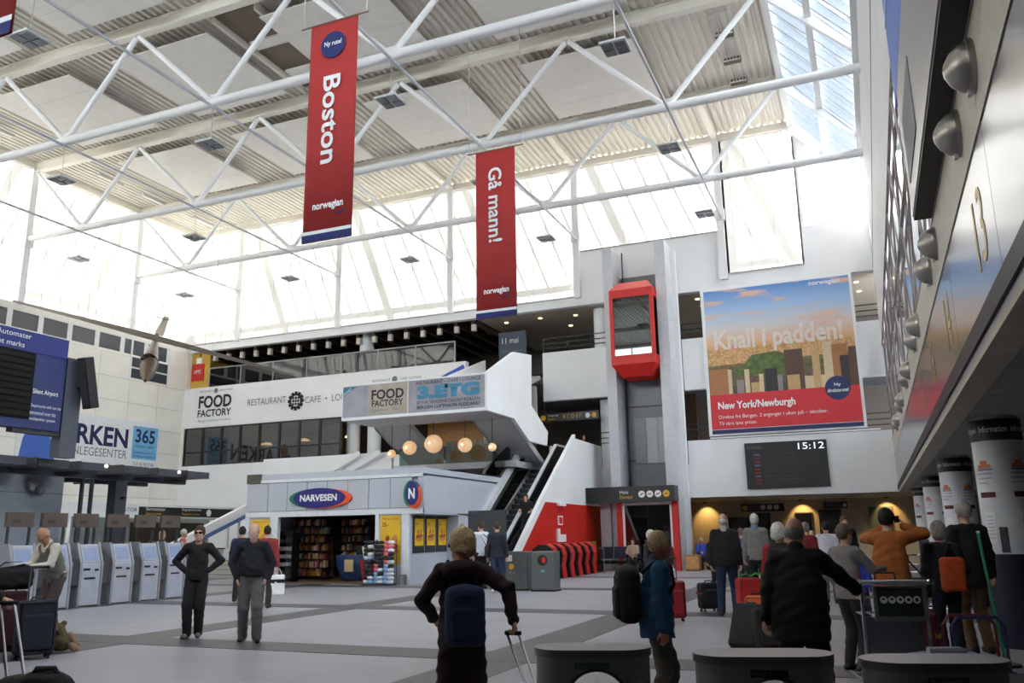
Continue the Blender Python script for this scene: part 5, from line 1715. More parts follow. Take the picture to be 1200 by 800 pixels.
# check-in kiosks
kio = None
kb = M('kiosk_white', (178, 181, 194), 0.35)
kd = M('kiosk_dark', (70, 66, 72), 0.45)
kscreen = M('kiosk_screen', (128, 144, 182), 0.25, emit=((150, 172, 220), 0.012))
labs = ['white self check-in kiosk hidden behind the stooping man in the grey vest', 'white self check-in kiosk, second of the row, beside the stooping man', 'white self check-in kiosk, third of the row, by the twin thin posts', 'white self check-in kiosk, fourth of the row, before the thick canopy post', 'white self check-in kiosk, fifth of the row', 'white self check-in kiosk beside the woman with hands on hips, last of the row']
for i, y in enumerate((13.02, 13.9, 14.77, 15.7, 16.6, 17.46)):
    if kio is None:
        kio = thing('check_in_kiosk', labs[0], 'kiosk', (-17.2, y, 0), group='self check-in kiosks')
        k = kio
        MB().prism([(0.0, 0.03), (0.0, 0.95), (-0.16, 1.42), (-0.36, 1.42), (-0.36, 0.03)], 'Y', 0.06, 0.60).build('body', kb, k, world=False)
        for yy in (0.0, 0.6):
            MB().prism([(0.02, 0.0), (0.03, 0.96), (-0.15, 1.46), (-0.42, 1.46), (-0.42, 0.0)], 'Y', yy, yy + 0.06).build('side_panel', M('kiosk_side', (148, 148, 156), 0.4), k, world=False)
        d = Vector((-0.16, 0, 0.47)).normalized()
        nrm_ = Vector((0.947, 0, 0.322))
        o_ = Vector((0.0, 0.0, 0.95))
        def kq(s0, s1, y0, y1, off):
            return [o_ + d * s0 + Vector((0, y0, 0)) + nrm_ * off, o_ + d * s0 + Vector((0, y1, 0)) + nrm_ * off, o_ + d * s1 + Vector((0, y1, 0)) + nrm_ * off, o_ + d * s1 + Vector((0, y0, 0)) + nrm_ * off]
        bez = MB().hexa(kq(0.04, 0.46, 0.09, 0.57, 0.0) + kq(0.04, 0.46, 0.09, 0.57, 0.012)).build('screen_bezel', M('bezel', (160, 166, 182), 0.35), k, world=False)
        sc_ = MB().face(kq(0.09, 0.40, 0.14, 0.52, 0.014)).build('screen', kscreen, bez, world=False)
        MB().box(0.0, 0.012, 0.12, 0.30, 0.82, 0.87).build('card_slot', black, k, world=False)
        MB().box(0.0, 0.012, 0.44, 0.54, 0.80, 0.85).build('card_slot', black, k, world=False)
        MB().box(0.0, 0.012, 0.16, 0.46, 0.62, 0.66).build('ticket_slot', black, k, world=False)
        for yy in (0.05, 0.57):
            MB().box(-0.34, -0.30, yy, yy + 0.05, 1.42, 1.86).build('sign_post', dark_grey, k, world=False)
        spl = MB().box(-0.36, -0.28, 0.0, 0.66, 1.82, 2.14).build('sign_plate', M('plate_brown', (92, 78, 70), 0.5), k, world=False)
        MB().box(-0.28, -0.276, 0.14, 0.34, 1.9, 1.98).build('plate_mark', dark_grey, spl, world=False)
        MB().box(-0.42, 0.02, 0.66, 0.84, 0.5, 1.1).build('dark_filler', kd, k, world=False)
    else:
        dup(kio, (-17.2, y, 0), label=labs[i])
# ================================================================== SCULPTED SHAPES (people, bags)
def surface_nets(F, org, h):
    """closed quad surface of F = 0 on a regular grid"""
    s = F < 0
    c8 = [s[i:i + F.shape[0] - 1, j:j + F.shape[1] - 1, k:k + F.shape[2] - 1] for i in (0, 1) for j in (0, 1) for k in (0, 1)]
    tot = sum(c.astype(np.int8) for c in c8)
    act = (tot > 0) & (tot < 8)
    idx = np.argwhere(act)
    if len(idx) == 0:
        return np.zeros((0, 3)), np.zeros((0, 4), int)
    cid = np.full(act.shape, -1, np.int32)
    cid[act] = np.arange(len(idx))
    acc = np.zeros((len(idx), 3))
    cnt = np.zeros(len(idx))
    corners = [(i, j, k) for i in (0, 1) for j in (0, 1) for k in (0, 1)]
    vals = {c: F[idx[:, 0] + c[0], idx[:, 1] + c[1], idx[:, 2] + c[2]] for c in corners}
    for a in corners:
        for ax in range(3):
            if a[ax] == 0:
                b = list(a)
                b[ax] = 1
                b = tuple(b)
                fa, fb = vals[a], vals[b]
                m = (fa < 0) != (fb < 0)
                t = np.where(m, fa / np.where(m, fa - fb, 1), 0)
                p = np.tile(np.array(a, float), (len(idx), 1))
                p[:, ax] += t
                acc += p * m[:, None]
                cnt += m
    pos = org + (idx + acc / cnt[:, None]) * h
    quads = []
    for ax in range(3):
        o1, o2 = (ax + 1) % 3, (ax + 2) % 3
        sl0 = [slice(1, -1)] * 3
        sl1 = [slice(1, -1)] * 3
        sl0[ax] = slice(0, -1)
        sl1[ax] = slice(1, None)
        d = s[tuple(sl0)] != s[tuple(sl1)]
        e = np.argwhere(d)
        if len(e) == 0:
            continue
        off = np.ones(3, int)
        off[ax] = 0
        e = e + off
        inside = s[e[:, 0], e[:, 1], e[:, 2]]
        def cell(d1, d2):
            q = e.copy()
            q[:, o1] += d1
            q[:, o2] += d2
            return cid[q[:, 0], q[:, 1], q[:, 2]]
        q = np.stack([cell(-1, -1), cell(0, -1), cell(0, 0), cell(-1, 0)], 1)
        q[~inside] = q[~inside][:, ::-1]
        quads.append(q)
    return pos, np.concatenate(quads)


def sdf_mesh(prims, h, wob=0.0, seed=0):
    """prims are applied in turn: (op, k, kind, data...)"""
    lo, hi = np.full(3, 1e9), np.full(3, -1e9)
    def bounds(p):
        kind = p[2]
        if kind == 'c':
            a, b, ra, rb = (np.array(x) if i < 2 else x for i, x in enumerate(p[3:7]))
            r = max(ra, rb)
            return np.minimum(a, b) - r, np.maximum(a, b) + r
        if kind in ('e', 'b'):
            c, rad = np.array(p[3]), np.array(p[4])
            r = float(np.linalg.norm(rad)) if kind == 'b' or p[5] is not None else rad
            return c - r, c + r
    for p in prims:
        if p[2] != 'cut' and p[0] == 'u':
            a, b = bounds(p)
            lo, hi = np.minimum(lo, a), np.maximum(hi, b)
    lo -= 3 * h + 0.01
    hi += 3 * h + 0.01
    n = np.ceil((hi - lo) / h).astype(int) + 1
    F = np.full(n, 1.0, np.float32)
    ax = [lo[i] + np.arange(n[i]) * h for i in range(3)]
    for p in prims:
        op, k, kind = p[:3]
        if kind == 'cut':          # keep z >= value
            F = np.maximum(F, (p[3] - ax[2])[None, None, :].astype(np.float32))
            continue
        a, b = bounds(p)
        m = k + 2.5 * h + 0.012
        i0 = np.clip(np.floor((a - m - lo) / h).astype(int), 0, n - 1)
        i1 = np.clip(np.ceil((b + m - lo) / h).astype(int) + 1, 1, n)
        sl = tuple(slice(i0[i], i1[i]) for i in range(3))
        X, Y, Z = np.meshgrid(*(ax[i][sl[i]] for i in range(3)), indexing='ij', copy=False)
        if kind == 'c':
            a_, b_, ra, rb = np.array(p[3], float), np.array(p[4], float), p[5], p[6]
            sq = p[7] if len(p) > 7 else 1.0
            dx, dy, dz = X - a_[0], (Y - a_[1]) / sq, Z - a_[2]
            v = b_ - a_
            v = np.array([v[0], v[1] / sq, v[2]])
            L = max(float(v @ v), 1e-9)
            t = np.clip((dx * v[0] + dy * v[1] + dz * v[2]) / L, 0, 1)
            d = np.sqrt((dx - t * v[0]) ** 2 + (dy - t * v[1]) ** 2 + (dz - t * v[2]) ** 2) - (ra + (rb - ra) * t)
            d = d * min(1.0, (1 + sq) / 2)
        else:
            c, rad, R = np.array(p[3], float), np.array(p[4], float), p[5]
            dx, dy, dz = X - c[0], Y - c[1], Z - c[2]
            if R is not None:
                R = np.array(R)
                dx, dy, dz = (R[0][i] * dx + R[1][i] * dy + R[2][i] * dz for i in range(3))
            if kind == 'e':
                k0 = np.sqrt((dx / rad[0]) ** 2 + (dy / rad[1]) ** 2 + (dz / rad[2]) ** 2)
                k1 = np.sqrt((dx / rad[0] ** 2) ** 2 + (dy / rad[1] ** 2) ** 2 + (dz / rad[2] ** 2) ** 2)
                d = k0 * (k0 - 1) / np.maximum(k1, 1e-6)
            else:
                rr = p[6]
                qx, qy, qz = np.abs(dx) - rad[0] + rr, np.abs(dy) - rad[1] + rr, np.abs(dz) - rad[2] + rr
                d = np.sqrt(np.maximum(qx, 0) ** 2 + np.maximum(qy, 0) ** 2 + np.maximum(qz, 0) ** 2) + np.minimum(np.maximum(qx, np.maximum(qy, qz)), 0) - rr
        f = F[sl]
        if op == 'u':
            if k > 0:
                hh = np.clip(0.5 + 0.5 * (f - d) / k, 0, 1)
                F[sl] = f + (d - f) * hh - k * hh * (1 - hh)
            else:
                F[sl] = np.minimum(f, d)
        else:
            if k > 0:
                hh = np.clip(0.5 - 0.5 * (f + d) / k, 0, 1)
                F[sl] = f + (-d - f) * hh + k * hh * (1 - hh)
            else:
                F[sl] = np.maximum(f, -d)
    if wob:
        X, Y, Z = np.meshgrid(*ax, indexing='ij', copy=False, sparse=True)
        F = F + wob * (np.sin(31 * X + 17 * Z + seed) * np.sin(23 * Y - 19 * Z + 2 * seed) + 0.6 * np.sin(58 * Z + 21 * X - 13 * Y + seed)).astype(np.float32)
    # closed border
    F[0], F[-1], F[:, 0], F[:, -1], F[:, :, 0], F[:, :, -1] = 1, 1, 1, 1, 1, 1
    return surface_nets(F, lo, h)


def np_mesh(name, v, q, mat):
    me = bpy.data.meshes.new(name)
    me.vertices.add(len(v))
    me.vertices.foreach_set('co', np.asarray(v, np.float32).ravel())
    me.loops.add(len(q) * 4)
    me.loops.foreach_set('vertex_index', np.asarray(q, np.int32).ravel())
    me.polygons.add(len(q))
    me.polygons.foreach_set('loop_start', np.arange(0, len(q) * 4, 4, dtype=np.int32))
    me.polygons.foreach_set('loop_total', np.full(len(q), 4, np.int32))
    me.polygons.foreach_set('use_smooth', np.ones(len(q), bool))
    me.materials.append(mat)
    me.update(calc_edges=True)
    return me


def rot_x(a):
    c, s = math.cos(a), math.sin(a)
    return np.array([[1, 0, 0], [0, c, -s], [0, s, c]])


def rot_z(a):
    c, s = math.cos(a), math.sin(a)
    return np.array([[c, -s, 0], [s, c, 0], [0, 0, 1]])


def ik(a, t, l1, l2, hint):
    a, t, hint = np.array(a, float), np.array(t, float), np.array(hint, float)
    d = t - a
    L = np.linalg.norm(d)
    if L > (l1 + l2) * 0.995:
        d = d / L * (l1 + l2) * 0.995
        L = np.linalg.norm(d)
        t = a + d
    u = d / max(L, 1e-6)
    x = (l1 * l1 - l2 * l2 + L * L) / (2 * max(L, 1e-6))
    r = math.sqrt(max(l1 * l1 - x * x, 0))
    hp = hint - u * (hint @ u)
    hp = hp / max(np.linalg.norm(hp), 1e-6)
    return a + u * x + hp * r, t


SKIN = {'fair': (206, 158, 134), 'tan': (182, 128, 102), 'pale': (220, 176, 156)}
HAIRC = {'white': (214, 210, 204), 'grey': (146, 140, 134), 'blond': (178, 146, 104), 'sandy': (200, 170, 128), 'brown': (66, 46, 34), 'dark': (30, 24, 22), 'greybrown': (110, 92, 78)}
VIEW = {}


def person(label, xy, H, face, top, bottom, skin='fair', hair=('short', 'brown'), lean=0.0, arms=None, legs=None, girth=1.0, hem=-0.10, res=0.014, shoes=(30, 26, 24), pz=0.95, head=(0.0, 0.0), collar=None, sleeve=1.0, z=0.0, coat=0.0, vest=None, trouser_r=1.0, group=None, fold=0.0035, curl=0.8, twist=0.0, name='person', loose=1.0, rz=None):
    """xy ground point; face degrees: 0 looks at the camera, 90 looks to image right, 180 away.  hem: jacket end below the hip joint line (m)"""
    v = Vector((xy[0], xy[1], 0)).normalized()
    tw = -v
    rt = Vector((v.y, -v.x, 0))
    a = math.radians(face)
    d = tw * math.cos(a) + rt * math.sin(a)
    if rz is None:
        rz = math.atan2(d.x, -d.y)
    root = thing(name, label, 'person', (xy[0], xy[1], z), rz, group)
    S = H / 1.75
    pel = np.array([0, 0, pz])
    RL = rot_x(math.radians(lean))           # +lean bends towards -Y
    def T(x, y, zz):
        return pel + RL @ np.array([x, y, zz])
    RT = rot_z(math.radians(twist))
    Rh = RL @ rot_z(math.radians(head[0])) @ rot_x(math.radians(head[1]))
    hc = T(0, -0.02, 0.675)
    def Hd(x, y, zz):
        return hc + Rh @ np.array([x, y, zz])
    arms = arms or {}
    legs = legs or {}
    sh = {1: T(0.175, 0.0, 0.455), -1: T(-0.175, 0.0, 0.455)}
    hips = {1: pel + np.array([0.09, 0, -0.03]), -1: pel + np.array([-0.09, 0, -0.03])}
    el, wr, kn, an = {}, {}, {}, {}
    for s in (1, -1):
        spec = arms.get(s, {})
        tgt = spec.get('t', (s * 0.26, -0.02, pz - 0.13))
        hint = spec.get('h', (s * 0.35, 0.6, -0.2))
        el[s], wr[s] = ik(sh[s], tgt, 0.285, 0.255, hint)
        spec = legs.get(s, {})
        tgt = spec.get('t', (s * 0.10, 0.0, 0.085))
        kn[s], an[s] = ik(hips[s], tgt, 0.435, 0.425, spec.get('h', (s * 0.05, -1, 0)))
    g = girth
    # ---- body: one continuous surface
    B = [('u', 0.0, 'c', T(0, 0.0, 0.0), T(0, 0, 0.38), 0.125 * g, 0.125, 0.7)]
    B += [('u', 0.04, 'c', sh[1], sh[-1], 0.055, 0.055)]
    B += [('u', 0.04, 'c', T(0, 0.015, 0.44), Hd(0, 0.0, -0.06), 0.058, 0.052)]
    B += [('u', 0.02, 'e', Hd(0, 0.012, 0.025), (0.077, 0.096, 0.103), Rh), ('u', 0.03, 'e', Hd(0, -0.028, -0.045), (0.060, 0.068, 0.085), Rh), ('u', 0.02, 'e', Hd(0, -0.062, -0.100), (0.034, 0.03, 0.028), Rh)]
    B += [('u', 0.012, 'c', Hd(0, -0.096, 0.0), Hd(0, -0.113, -0.034), 0.008, 0.013)]
    for s in (1, -1):
        B += [('u', 0.008, 'e', Hd(s * 0.078, 0.012, -0.022), (0.011, 0.022, 0.032), Rh), ('s', 0.012, 'e', Hd(s * 0.031, -0.104, 0.0), (0.017, 0.014, 0.009), Rh)]
    B += [('u', 0.012, 'e', Hd(0, -0.084, 0.017), (0.055, 0.016, 0.009), Rh), ('u', 0.008, 'e', Hd(0, -0.095, -0.066), (0.022, 0.009, 0.006), Rh)]
    for s in (1, -1):
        B += [('u', 0.03, 'c', sh[s], el[s], 0.05, 0.042), ('u', 0.02, 'c', el[s], wr[s], 0.041, 0.027)]
        B += [('u', 0.04, 'c', hips[s], kn[s], 0.078 * g, 0.052), ('u', 0.02, 'c', kn[s], an[s], 0.053, 0.036)]
        B += [('u', 0.02, 'c', an[s] + np.array([0, 0.02, -0.04]), an[s] + np.array([s * 0.02, -0.12, -0.055]), 0.035, 0.026)]
    V, Q = sdf_mesh(B, res)
    vs, qs = [V], [Q]
    # ---- hands: palm, thumb and four curled fingers on a finer grid
    hres = min(res * 0.62, 0.0065) if res < 0.016 else 0.009
    for s in (1, -1):
        spec = arms.get(s, {})
        fw = spec.get('f')
        fdir = np.array(fw, float) if fw is not None else (wr[s] - el[s])
        fdir = fdir / np.linalg.norm(fdir)
        pn = np.array(spec.get('p', (-s, 0.15, 0.0)), float)      # palm normal
        pn = pn - fdir * (pn @ fdir)
        pn = pn / max(np.linalg.norm(pn), 1e-6)
        sd = np.cross(fdir, pn) * s                                # towards the thumb
        if spec.get('flip'):
            sd = -sd
        w0 = wr[s]
        cu = spec.get('curl', curl)
        G = [('u', 0.0, 'c', w0 - fdir * 0.05, w0, 0.027, 0.025), ('u', 0.015, 'c', w0 + fdir * 0.01 + sd * 0.015, w0 + fdir * 0.075 + sd * 0.024, 0.018, 0.015), ('u', 0.012, 'c', w0 + fdir * 0.01 - sd * 0.012, w0 + fdir * 0.07 - sd * 0.026, 0.017, 0.013), ('u', 0.012, 'c', w0 + fdir * 0.02, w0 + fdir * 0.075, 0.017, 0.014)]
        for i, (o, L) in enumerate(((0.029, 0.072), (0.010, 0.080), (-0.009, 0.074), (-0.027, 0.058))):
            k0 = w0 + fdir * (0.082 - 0.006 * abs(i - 1)) + sd * o
            a1 = cu * 0.7
            d1 = fdir * math.cos(a1) + pn * math.sin(a1)
            k1 = k0 + d1 * L * 0.45
            a2 = cu * 1.7
            d2 = fdir * math.cos(a2) + pn * math.sin(a2)
            k2 = k1 + d2 * L * 0.33
            a3 = cu * 2.3
            d3 = fdir * math.cos(a3) + pn * math.sin(a3)
            k3 = k2 + d3 * L * 0.24
            G += [('u', 0.004, 'c', k0, k1, 0.0098, 0.0088), ('u', 0.002, 'c', k1, k2, 0.0088, 0.0082), ('u', 0.002, 'c', k2, k3, 0.0082, 0.0072)]
        t0 = w0 + fdir * 0.022 + sd * 0.03
        t1 = t0 + (fdir * 0.7 + sd * 0.6 + pn * 0.35) / 1.0 * 0.042
        t2 = t1 + (fdir * 0.8 + sd * 0.05 + pn * 0.6) * 0.034
        G += [('u', 0.012, 'c', t0, t1, 0.014, 0.0115), ('u', 0.004, 'c', t1, t2, 0.011, 0.009)]
        v2, q2 = sdf_mesh(G, hres)
        vs.append(v2)
        qs.append(q2 + sum(len(x) for x in vs[:-1]))
    sk = M('skin_' + skin, SKIN[skin], 0.5, noise=(18, 0.07))
    link('body', np_mesh('body', np.concatenate(vs) * S, np.concatenate(qs), sk), root, False)
    # ---- hair
    st, hcn = hair
    hm_ = M('hair_' + hcn, HAIRC.get(hcn, (60, 50, 40)), 0.7, noise=(60, 0.35), bump=(90, 0.5))
    hk = []
    if st in ('short', 'fluffy', 'bob', 'long', 'hat', 'crop'):
        e = {'short': 0.008, 'crop': 0.003, 'fluffy': 0.026, 'bob': 0.016, 'long': 0.014, 'hat': 0.012}[st]
        hk += [('u', 0, 'e', Hd(0, 0.016, 0.028), (0.079 + e, 0.098 + e, 0.105 + e), Rh)]
        if st in ('bob', 'long', 'fluffy'):
            hk += [('u', 0.03, 'e', Hd(0, 0.045, -0.05 if st != 'long' else -0.1), (0.085 + e, 0.06 + e * 0.6, 0.07 if st != 'long' else 0.13), Rh)]
        hk += [('s', 0.012, 'e', Hd(0, -0.108, -0.035 if st != 'hat' else -0.05), (0.10, 0.072, 0.088), Rh), ('s', 0.01, 'b', Hd(0, -0.03, -0.135 if st not in ('bob', 'long') else -0.2), (0.2, 0.11, 0.075), Rh, 0.01)]
        if st in ('short', 'crop'):
            hk += [('s', 0.01, 'b', Hd(0, 0.05, -0.175), (0.2, 0.2, 0.09), Rh, 0.01)]
        if st == 'hat':
            hk += [('u', 0.01, 'e', Hd(0, -0.085, 0.05), (0.07, 0.055, 0.012), Rh)]
    elif st == 'bald':
        hk += [('u', 0, 'e', Hd(0, 0.018, 0.0), (0.082, 0.1, 0.075), Rh), ('s', 0.01, 'b', Hd(0, -0.16, 0), (0.2, 0.135, 0.2), Rh, 0.01), ('s', 0.01, 'b', Hd(0, 0.0, 0.155), (0.2, 0.2, 0.115), Rh, 0.01)]
    if hk:
        V, Q = sdf_mesh(hk, min(res, 0.010), 0.0022 if st != 'hat' else 0.0, 3)
        if len(V):
            link('hat' if st == 'hat' else 'hair', np_mesh('hair', V * S, Q, hm_), root, False)
    # ---- trousers
    lg = loose
    W = [('u', 0, 'c', pel + np.array([0, 0, -0.02]), T(0, 0, 0.12), 0.148 * g, 0.14 * g, 0.74)]
    for s in (1, -1):
        r3 = 0.062 * trouser_r
        W += [('u', 0.03, 'c', hips[s], kn[s], 0.098 * g, 0.074 * trouser_r), ('u', 0.02, 'c', kn[s], an[s] + np.array([0, 0, -0.01]), 0.074 * trouser_r, r3)]
    V, Q = sdf_mesh(W, res, fold, 1)
    bm_ = M('cloth_%d_%d_%d' % bottom, bottom, 0.85, noise=(14, 0.12))
    link('trousers', np_mesh('trousers', V * S, Q, bm_), root, False)
    # ---- shoes
    sm_ = M('shoe_%d_%d_%d' % shoes, shoes, 0.5)
    for s in (1, -1):
        f0 = an[s] + np.array([0, 0.045, -0.045])
        f1 = an[s] + np.array([s * 0.025, -0.15, -0.05])
        V, Q = sdf_mesh([('u', 0, 'c', f0, f1, 0.043, 0.04), ('u', 0.02, 'c', an[s] + np.array([0, 0.02, -0.03]), an[s] + np.array([0, 0, 0.01]), 0.045, 0.05), ('u', 0, 'cut', float(an[s][2] - 0.085))], min(res, 0.012))
        link('shoe', np_mesh('shoe', V * S, Q, sm_), root, False)
    # ---- top garment
    J = [('u', 0, 'c', T(0, 0, 0.0), T(0, 0, 0.22), 0.168 * g * lg, 0.160 * g * lg, 0.74), ('u', 0.05, 'c', T(0, 0, 0.22), T(0, 0.005, 0.38), 0.160 * g * lg, 0.150 * lg, 0.76)]
    if g > 1.08:
        J += [('u', 0.06, 'e', T(0, -0.04, 0.12), (0.15 * g, 0.12 * g, 0.14), None)]
    if coat:
        J += [('u', 0.05, 'c', pel + np.array([0, 0, 0.0]), pel + np.array([0, 0.0, -coat]), 0.170 * g * lg, 0.215 * g, 0.78), ('u', 0, 'cut', pz - coat)]
    else:
        J += [('u', 0.04, 'c', pel + np.array([0, 0, 0.02]), pel + np.array([0, 0, hem - 0.1]), 0.172 * g * lg, 0.176 * g * lg, 0.76), ('u', 0, 'cut', pz + hem)]
    J += [('u', 0.05, 'c', sh[1] + RL @ np.array([-0.01, 0, 0.0]), sh[-1] + RL @ np.array([0.01, 0, 0]), 0.072, 0.072), ('u', 0.04, 'c', T(0.03, 0.01, 0.475), T(-0.03, 0.01, 0.475), 0.062, 0.062)]
    for s in (1, -1):
        we = el[s] + (wr[s] - el[s]) * min(1.0, max(0.0, (sleeve - 0.5) * 2)) * 0.97
        J += [('u', 0.03, 'c', sh[s], el[s] if sleeve >= 0.5 else sh[s] + (el[s] - sh[s]) * sleeve * 2, 0.070 * lg, 0.058 * lg)]
        if sleeve > 0.5:
            J += [('u', 0.02, 'c', el[s], we, 0.058 * lg, 0.045 * lg)]
    if collar is not None:
        J += [('u', 0.015, 'c', T(0.0, 0.02, 0.50), T(0.0, 0.012, 0.535), 0.070, 0.066)]
    J += [('s', 0.01, 'c', T(0, -0.02, 0.52), T(0, -0.04, 0.66), 0.052, 0.06)]
    V, Q = sdf_mesh(J, res, fold, 2)
    tm_ = M('cloth_%d_%d_%d' % top, top, 0.85, noise=(14, 0.12))
    nm = 'coat' if coat else 'jacket'
    link(nm, np_mesh(nm, V * S, Q, tm_), root, False)
    if collar is not None:
        V, Q = sdf_mesh([('u', 0, 'c', T(0, 0.025, 0.495), T(0, 0.015, 0.53), 0.078, 0.075), ('s', 0.01, 'c', T(0, -0.02, 0.52), T(0, -0.06, 0.66), 0.056, 0.075)], min(res, 0.012))
        link('collar', np_mesh('collar', V * S, Q, M('cloth_%d_%d_%d' % collar, collar, 0.85, noise=(14, 0.12))), root, False)
    if vest is not None:
        V, Q = sdf_mesh([('u', 0, 'c', T(0, 0, -0.02), T(0, 0, 0.22), 0.184 * g, 0.176 * g, 0.76), ('u', 0.05, 'c', T(0, 0, 0.22), T(0, 0.005, 0.40), 0.176 * g, 0.158, 0.78), ('u', 0.03, 'c', T(0.11, 0, 0.45), T(-0.11, 0, 0.45), 0.082, 0.082), ('s', 0.02, 'c', T(0, -0.03, 0.45), T(0, -0.1, 0.7), 0.07, 0.09), ('s', 0.02, 'c', T(0, -0.2, 0.2), T(0, -0.2, 0.5), 0.05, 0.06)], res, fold, 4)
        link('vest', np_mesh('vest', V * S, Q, M('cloth_%d_%d_%d' % vest, vest, 0.85, noise=(14, 0.12))), root, False)
    root['_h'] = 0
    del root['_h']
    info = {'root': root, 'S': S, 'Hd': Hd, 'T': T, 'wr': wr, 'el': el, 'sh': sh, 'Rh': Rh}
    mw = root.matrix_basis
    info['world'] = lambda p: mw @ Vector([float(c) * S for c in p])
    return info


def glasses(p, dark=True):
    """spectacles on a face"""
    b = MB()
    Hd = p['Hd']
    for s in (1, -1):
        c = Hd(s * 0.034, -0.108, 0.002)
        pts = []
        for i in range(10):
            a = 2 * math.pi * i / 10
            pts.append(Vector(Hd(s * 0.034 + 0.029 * math.cos(a), -0.110 + 0.012 * abs(math.cos(a)) * (s * math.cos(a) > 0), 0.002 + 0.019 * math.sin(a))) * p['S'])
        if dark:
            b.face(pts)
        else:
            b.tube(pts + [pts[0]], 0.0022, 5)
        b.tube([Vector(Hd(s * 0.062, -0.10, 0.006)) * p['S'], Vector(Hd(s * 0.082, 0.01, 0.0)) * p['S']], 0.003, 5)
    b.tube([Vector(Hd(-0.01, -0.112, 0.004)) * p['S'], Vector(Hd(0.01, -0.112, 0.004)) * p['S']], 0.003, 5)
    b.build('sunglasses' if dark else 'glasses', black_gloss, p['root'], world=False)


def ground(x, y):
    q = P(x, y, 'Z', 0.0)
    return (q.x, q.y)


def at_depth(x, depth):
    q = PD(x, 625, depth)
    return (q.x, q.y)


def head_height(x, y, xy):
    """height of a head top seen at pixel (x, y) over the ground point xy"""
    d = ray(x, y)
    t = math.hypot(xy[0], xy[1]) / math.hypot(d[0], d[1])
    return EYE + d[2] * t


BLK, NVY, GRY, DKG = (20, 19, 22), (22, 24, 38), (96, 94, 92), (44, 42, 44)

# woman with her hands on her hips
xy = ground(226, 747)
pA = person('woman in black fleece and sunglasses standing with hands on hips', xy, head_height(227, 616, xy), -12, (24, 22, 26), (14, 13, 15), hair=('short', 'brown'), arms={1: {'t': (0.17, -0.03, 1.03), 'h': (1, 0.35, -0.1), 'f': (-0.8, -0.3, -0.2), 'p': (-1, 0, 0)}, -1: {'t': (-0.17, -0.03, 1.03), 'h': (-1, 0.35, -0.1), 'f': (0.8, -0.3, -0.2), 'p': (1, 0, 0)}}, legs={1: {'t': (0.06, 0.06, 0.085)}, -1: {'t': (-0.09, -0.05, 0.085)}}, hem=-0.06, shoes=(96, 92, 90), head=(0, -6), trouser_r=1.12, res=0.0122, collar=(20, 20, 30), girth=0.95)
glasses(pA)
# bald man walking, hands in pockets
xy = ground(291, 752)
pB = person('bald man in dark navy sweater and grey trousers walking with hands in pockets', xy, head_height(292, 613, xy), -4, (20, 22, 34), (92, 90, 90), hair=('bald', 'grey'), girth=1.16, arms={1: {'t': (0.21, -0.06, 0.93), 'h': (0.9, 0.6, 0), 'f': (-0.2, -0.3, -0.9)}, -1: {'t': (-0.21, -0.06, 0.93), 'h': (-0.9, 0.6, 0), 'f': (0.2, -0.3, -0.9)}}, legs={1: {'t': (0.12, -0.12, 0.09)}, -1: {'t': (-0.10, 0.12, 0.085)}}, hem=0.02, shoes=(48, 30, 22), head=(0, 10), res=0.0122, trouser_r=1.15, collar=(16, 18, 28), skin='pale', loose=1.06)
# man in a red sweater beyond him
xy = ground(309, 712)
pC = person('man in a dull red sweater walking away with a white carrier bag', xy, head_height(311, 616, xy), 172, (140, 46, 48), (40, 38, 42), hair=('crop', 'dark'), legs={1: {'t': (0.1, -0.15, 0.09)}, -1: {'t': (-0.1, 0.15, 0.09)}}, res=0.015)
xy = at_depth(284, 21.0)
person('dark-haired person mostly hidden behind the bald man', xy, head_height(283, 617, xy), 165, (30, 40, 64), (30, 30, 36), hair=('short', 'dark'), res=0.018)
# stooping man at the kiosks
xy = ground(58, 746)
pO = person('stooping elderly man in grey vest and pale shirt reading papers on his bags', xy, 1.78, -52, (206, 198, 186), (78, 62, 60), hair=('bald', 'grey'), lean=24, head=(8, 26), arms={1: {'t': (0.08, -0.50, 1.08), 'h': (0.7, 0.3, -0.8), 'f': (-0.3, -0.9, -0.1), 'p': (0, 0.1, -1)}, -1: {'t': (-0.06, -0.48, 1.10), 'h': (-0.7, 0.3, -0.8), 'f': (0.3, -0.9, -0.1), 'p': (0, 0.1, -1)}}, vest=(112, 110, 100), res=0.0122, skin='tan', hem=0.02, collar=(206, 198, 186))
glasses(pO, False)
# staff at the service desk
for x, y, d, tp, hr, lb in ((190, 622, 29.0, (60, 40, 48), ('long', 'blond'), 'woman in dark waistcoat standing at the service desk'), (215, 620, 28.0, (214, 128, 128), ('short', 'white'), 'white-haired person in pink shirt at the service desk')):
    xy = at_depth(x, d)
    person(lb, xy, head_height(x, y, xy), 100, tp, (34, 32, 38), hair=hr, res=0.02)
# two young men by the escalator
xy = ground(583, 694)
pN = person('young man in navy sweater and jeans carrying a dark bag', xy, head_height(585, 611, xy), 165, (34, 36, 50), (44, 56, 88), hair=('crop', 'brown'), legs={1: {'t': (0.08, 0.14, 0.085)}, -1: {'t': (-0.1, -0.1, 0.085)}}, res=0.014, shoes=(190, 190, 196))
xy = at_depth(564, 24.6)
pW = person('young man in white shirt with a black shoulder bag facing the escalator', xy, head_height(568, 611, xy), -150, (210, 212, 224), (28, 28, 32), hair=('crop', 'brown'), res=0.014)
xy = at_depth(542, 26.0)
person('grey-haired man beyond the blonde woman, near the escalator', xy, head_height(543, 613, xy), 170, (60, 62, 70), (40, 40, 46), hair=('short', 'grey'), res=0.018)
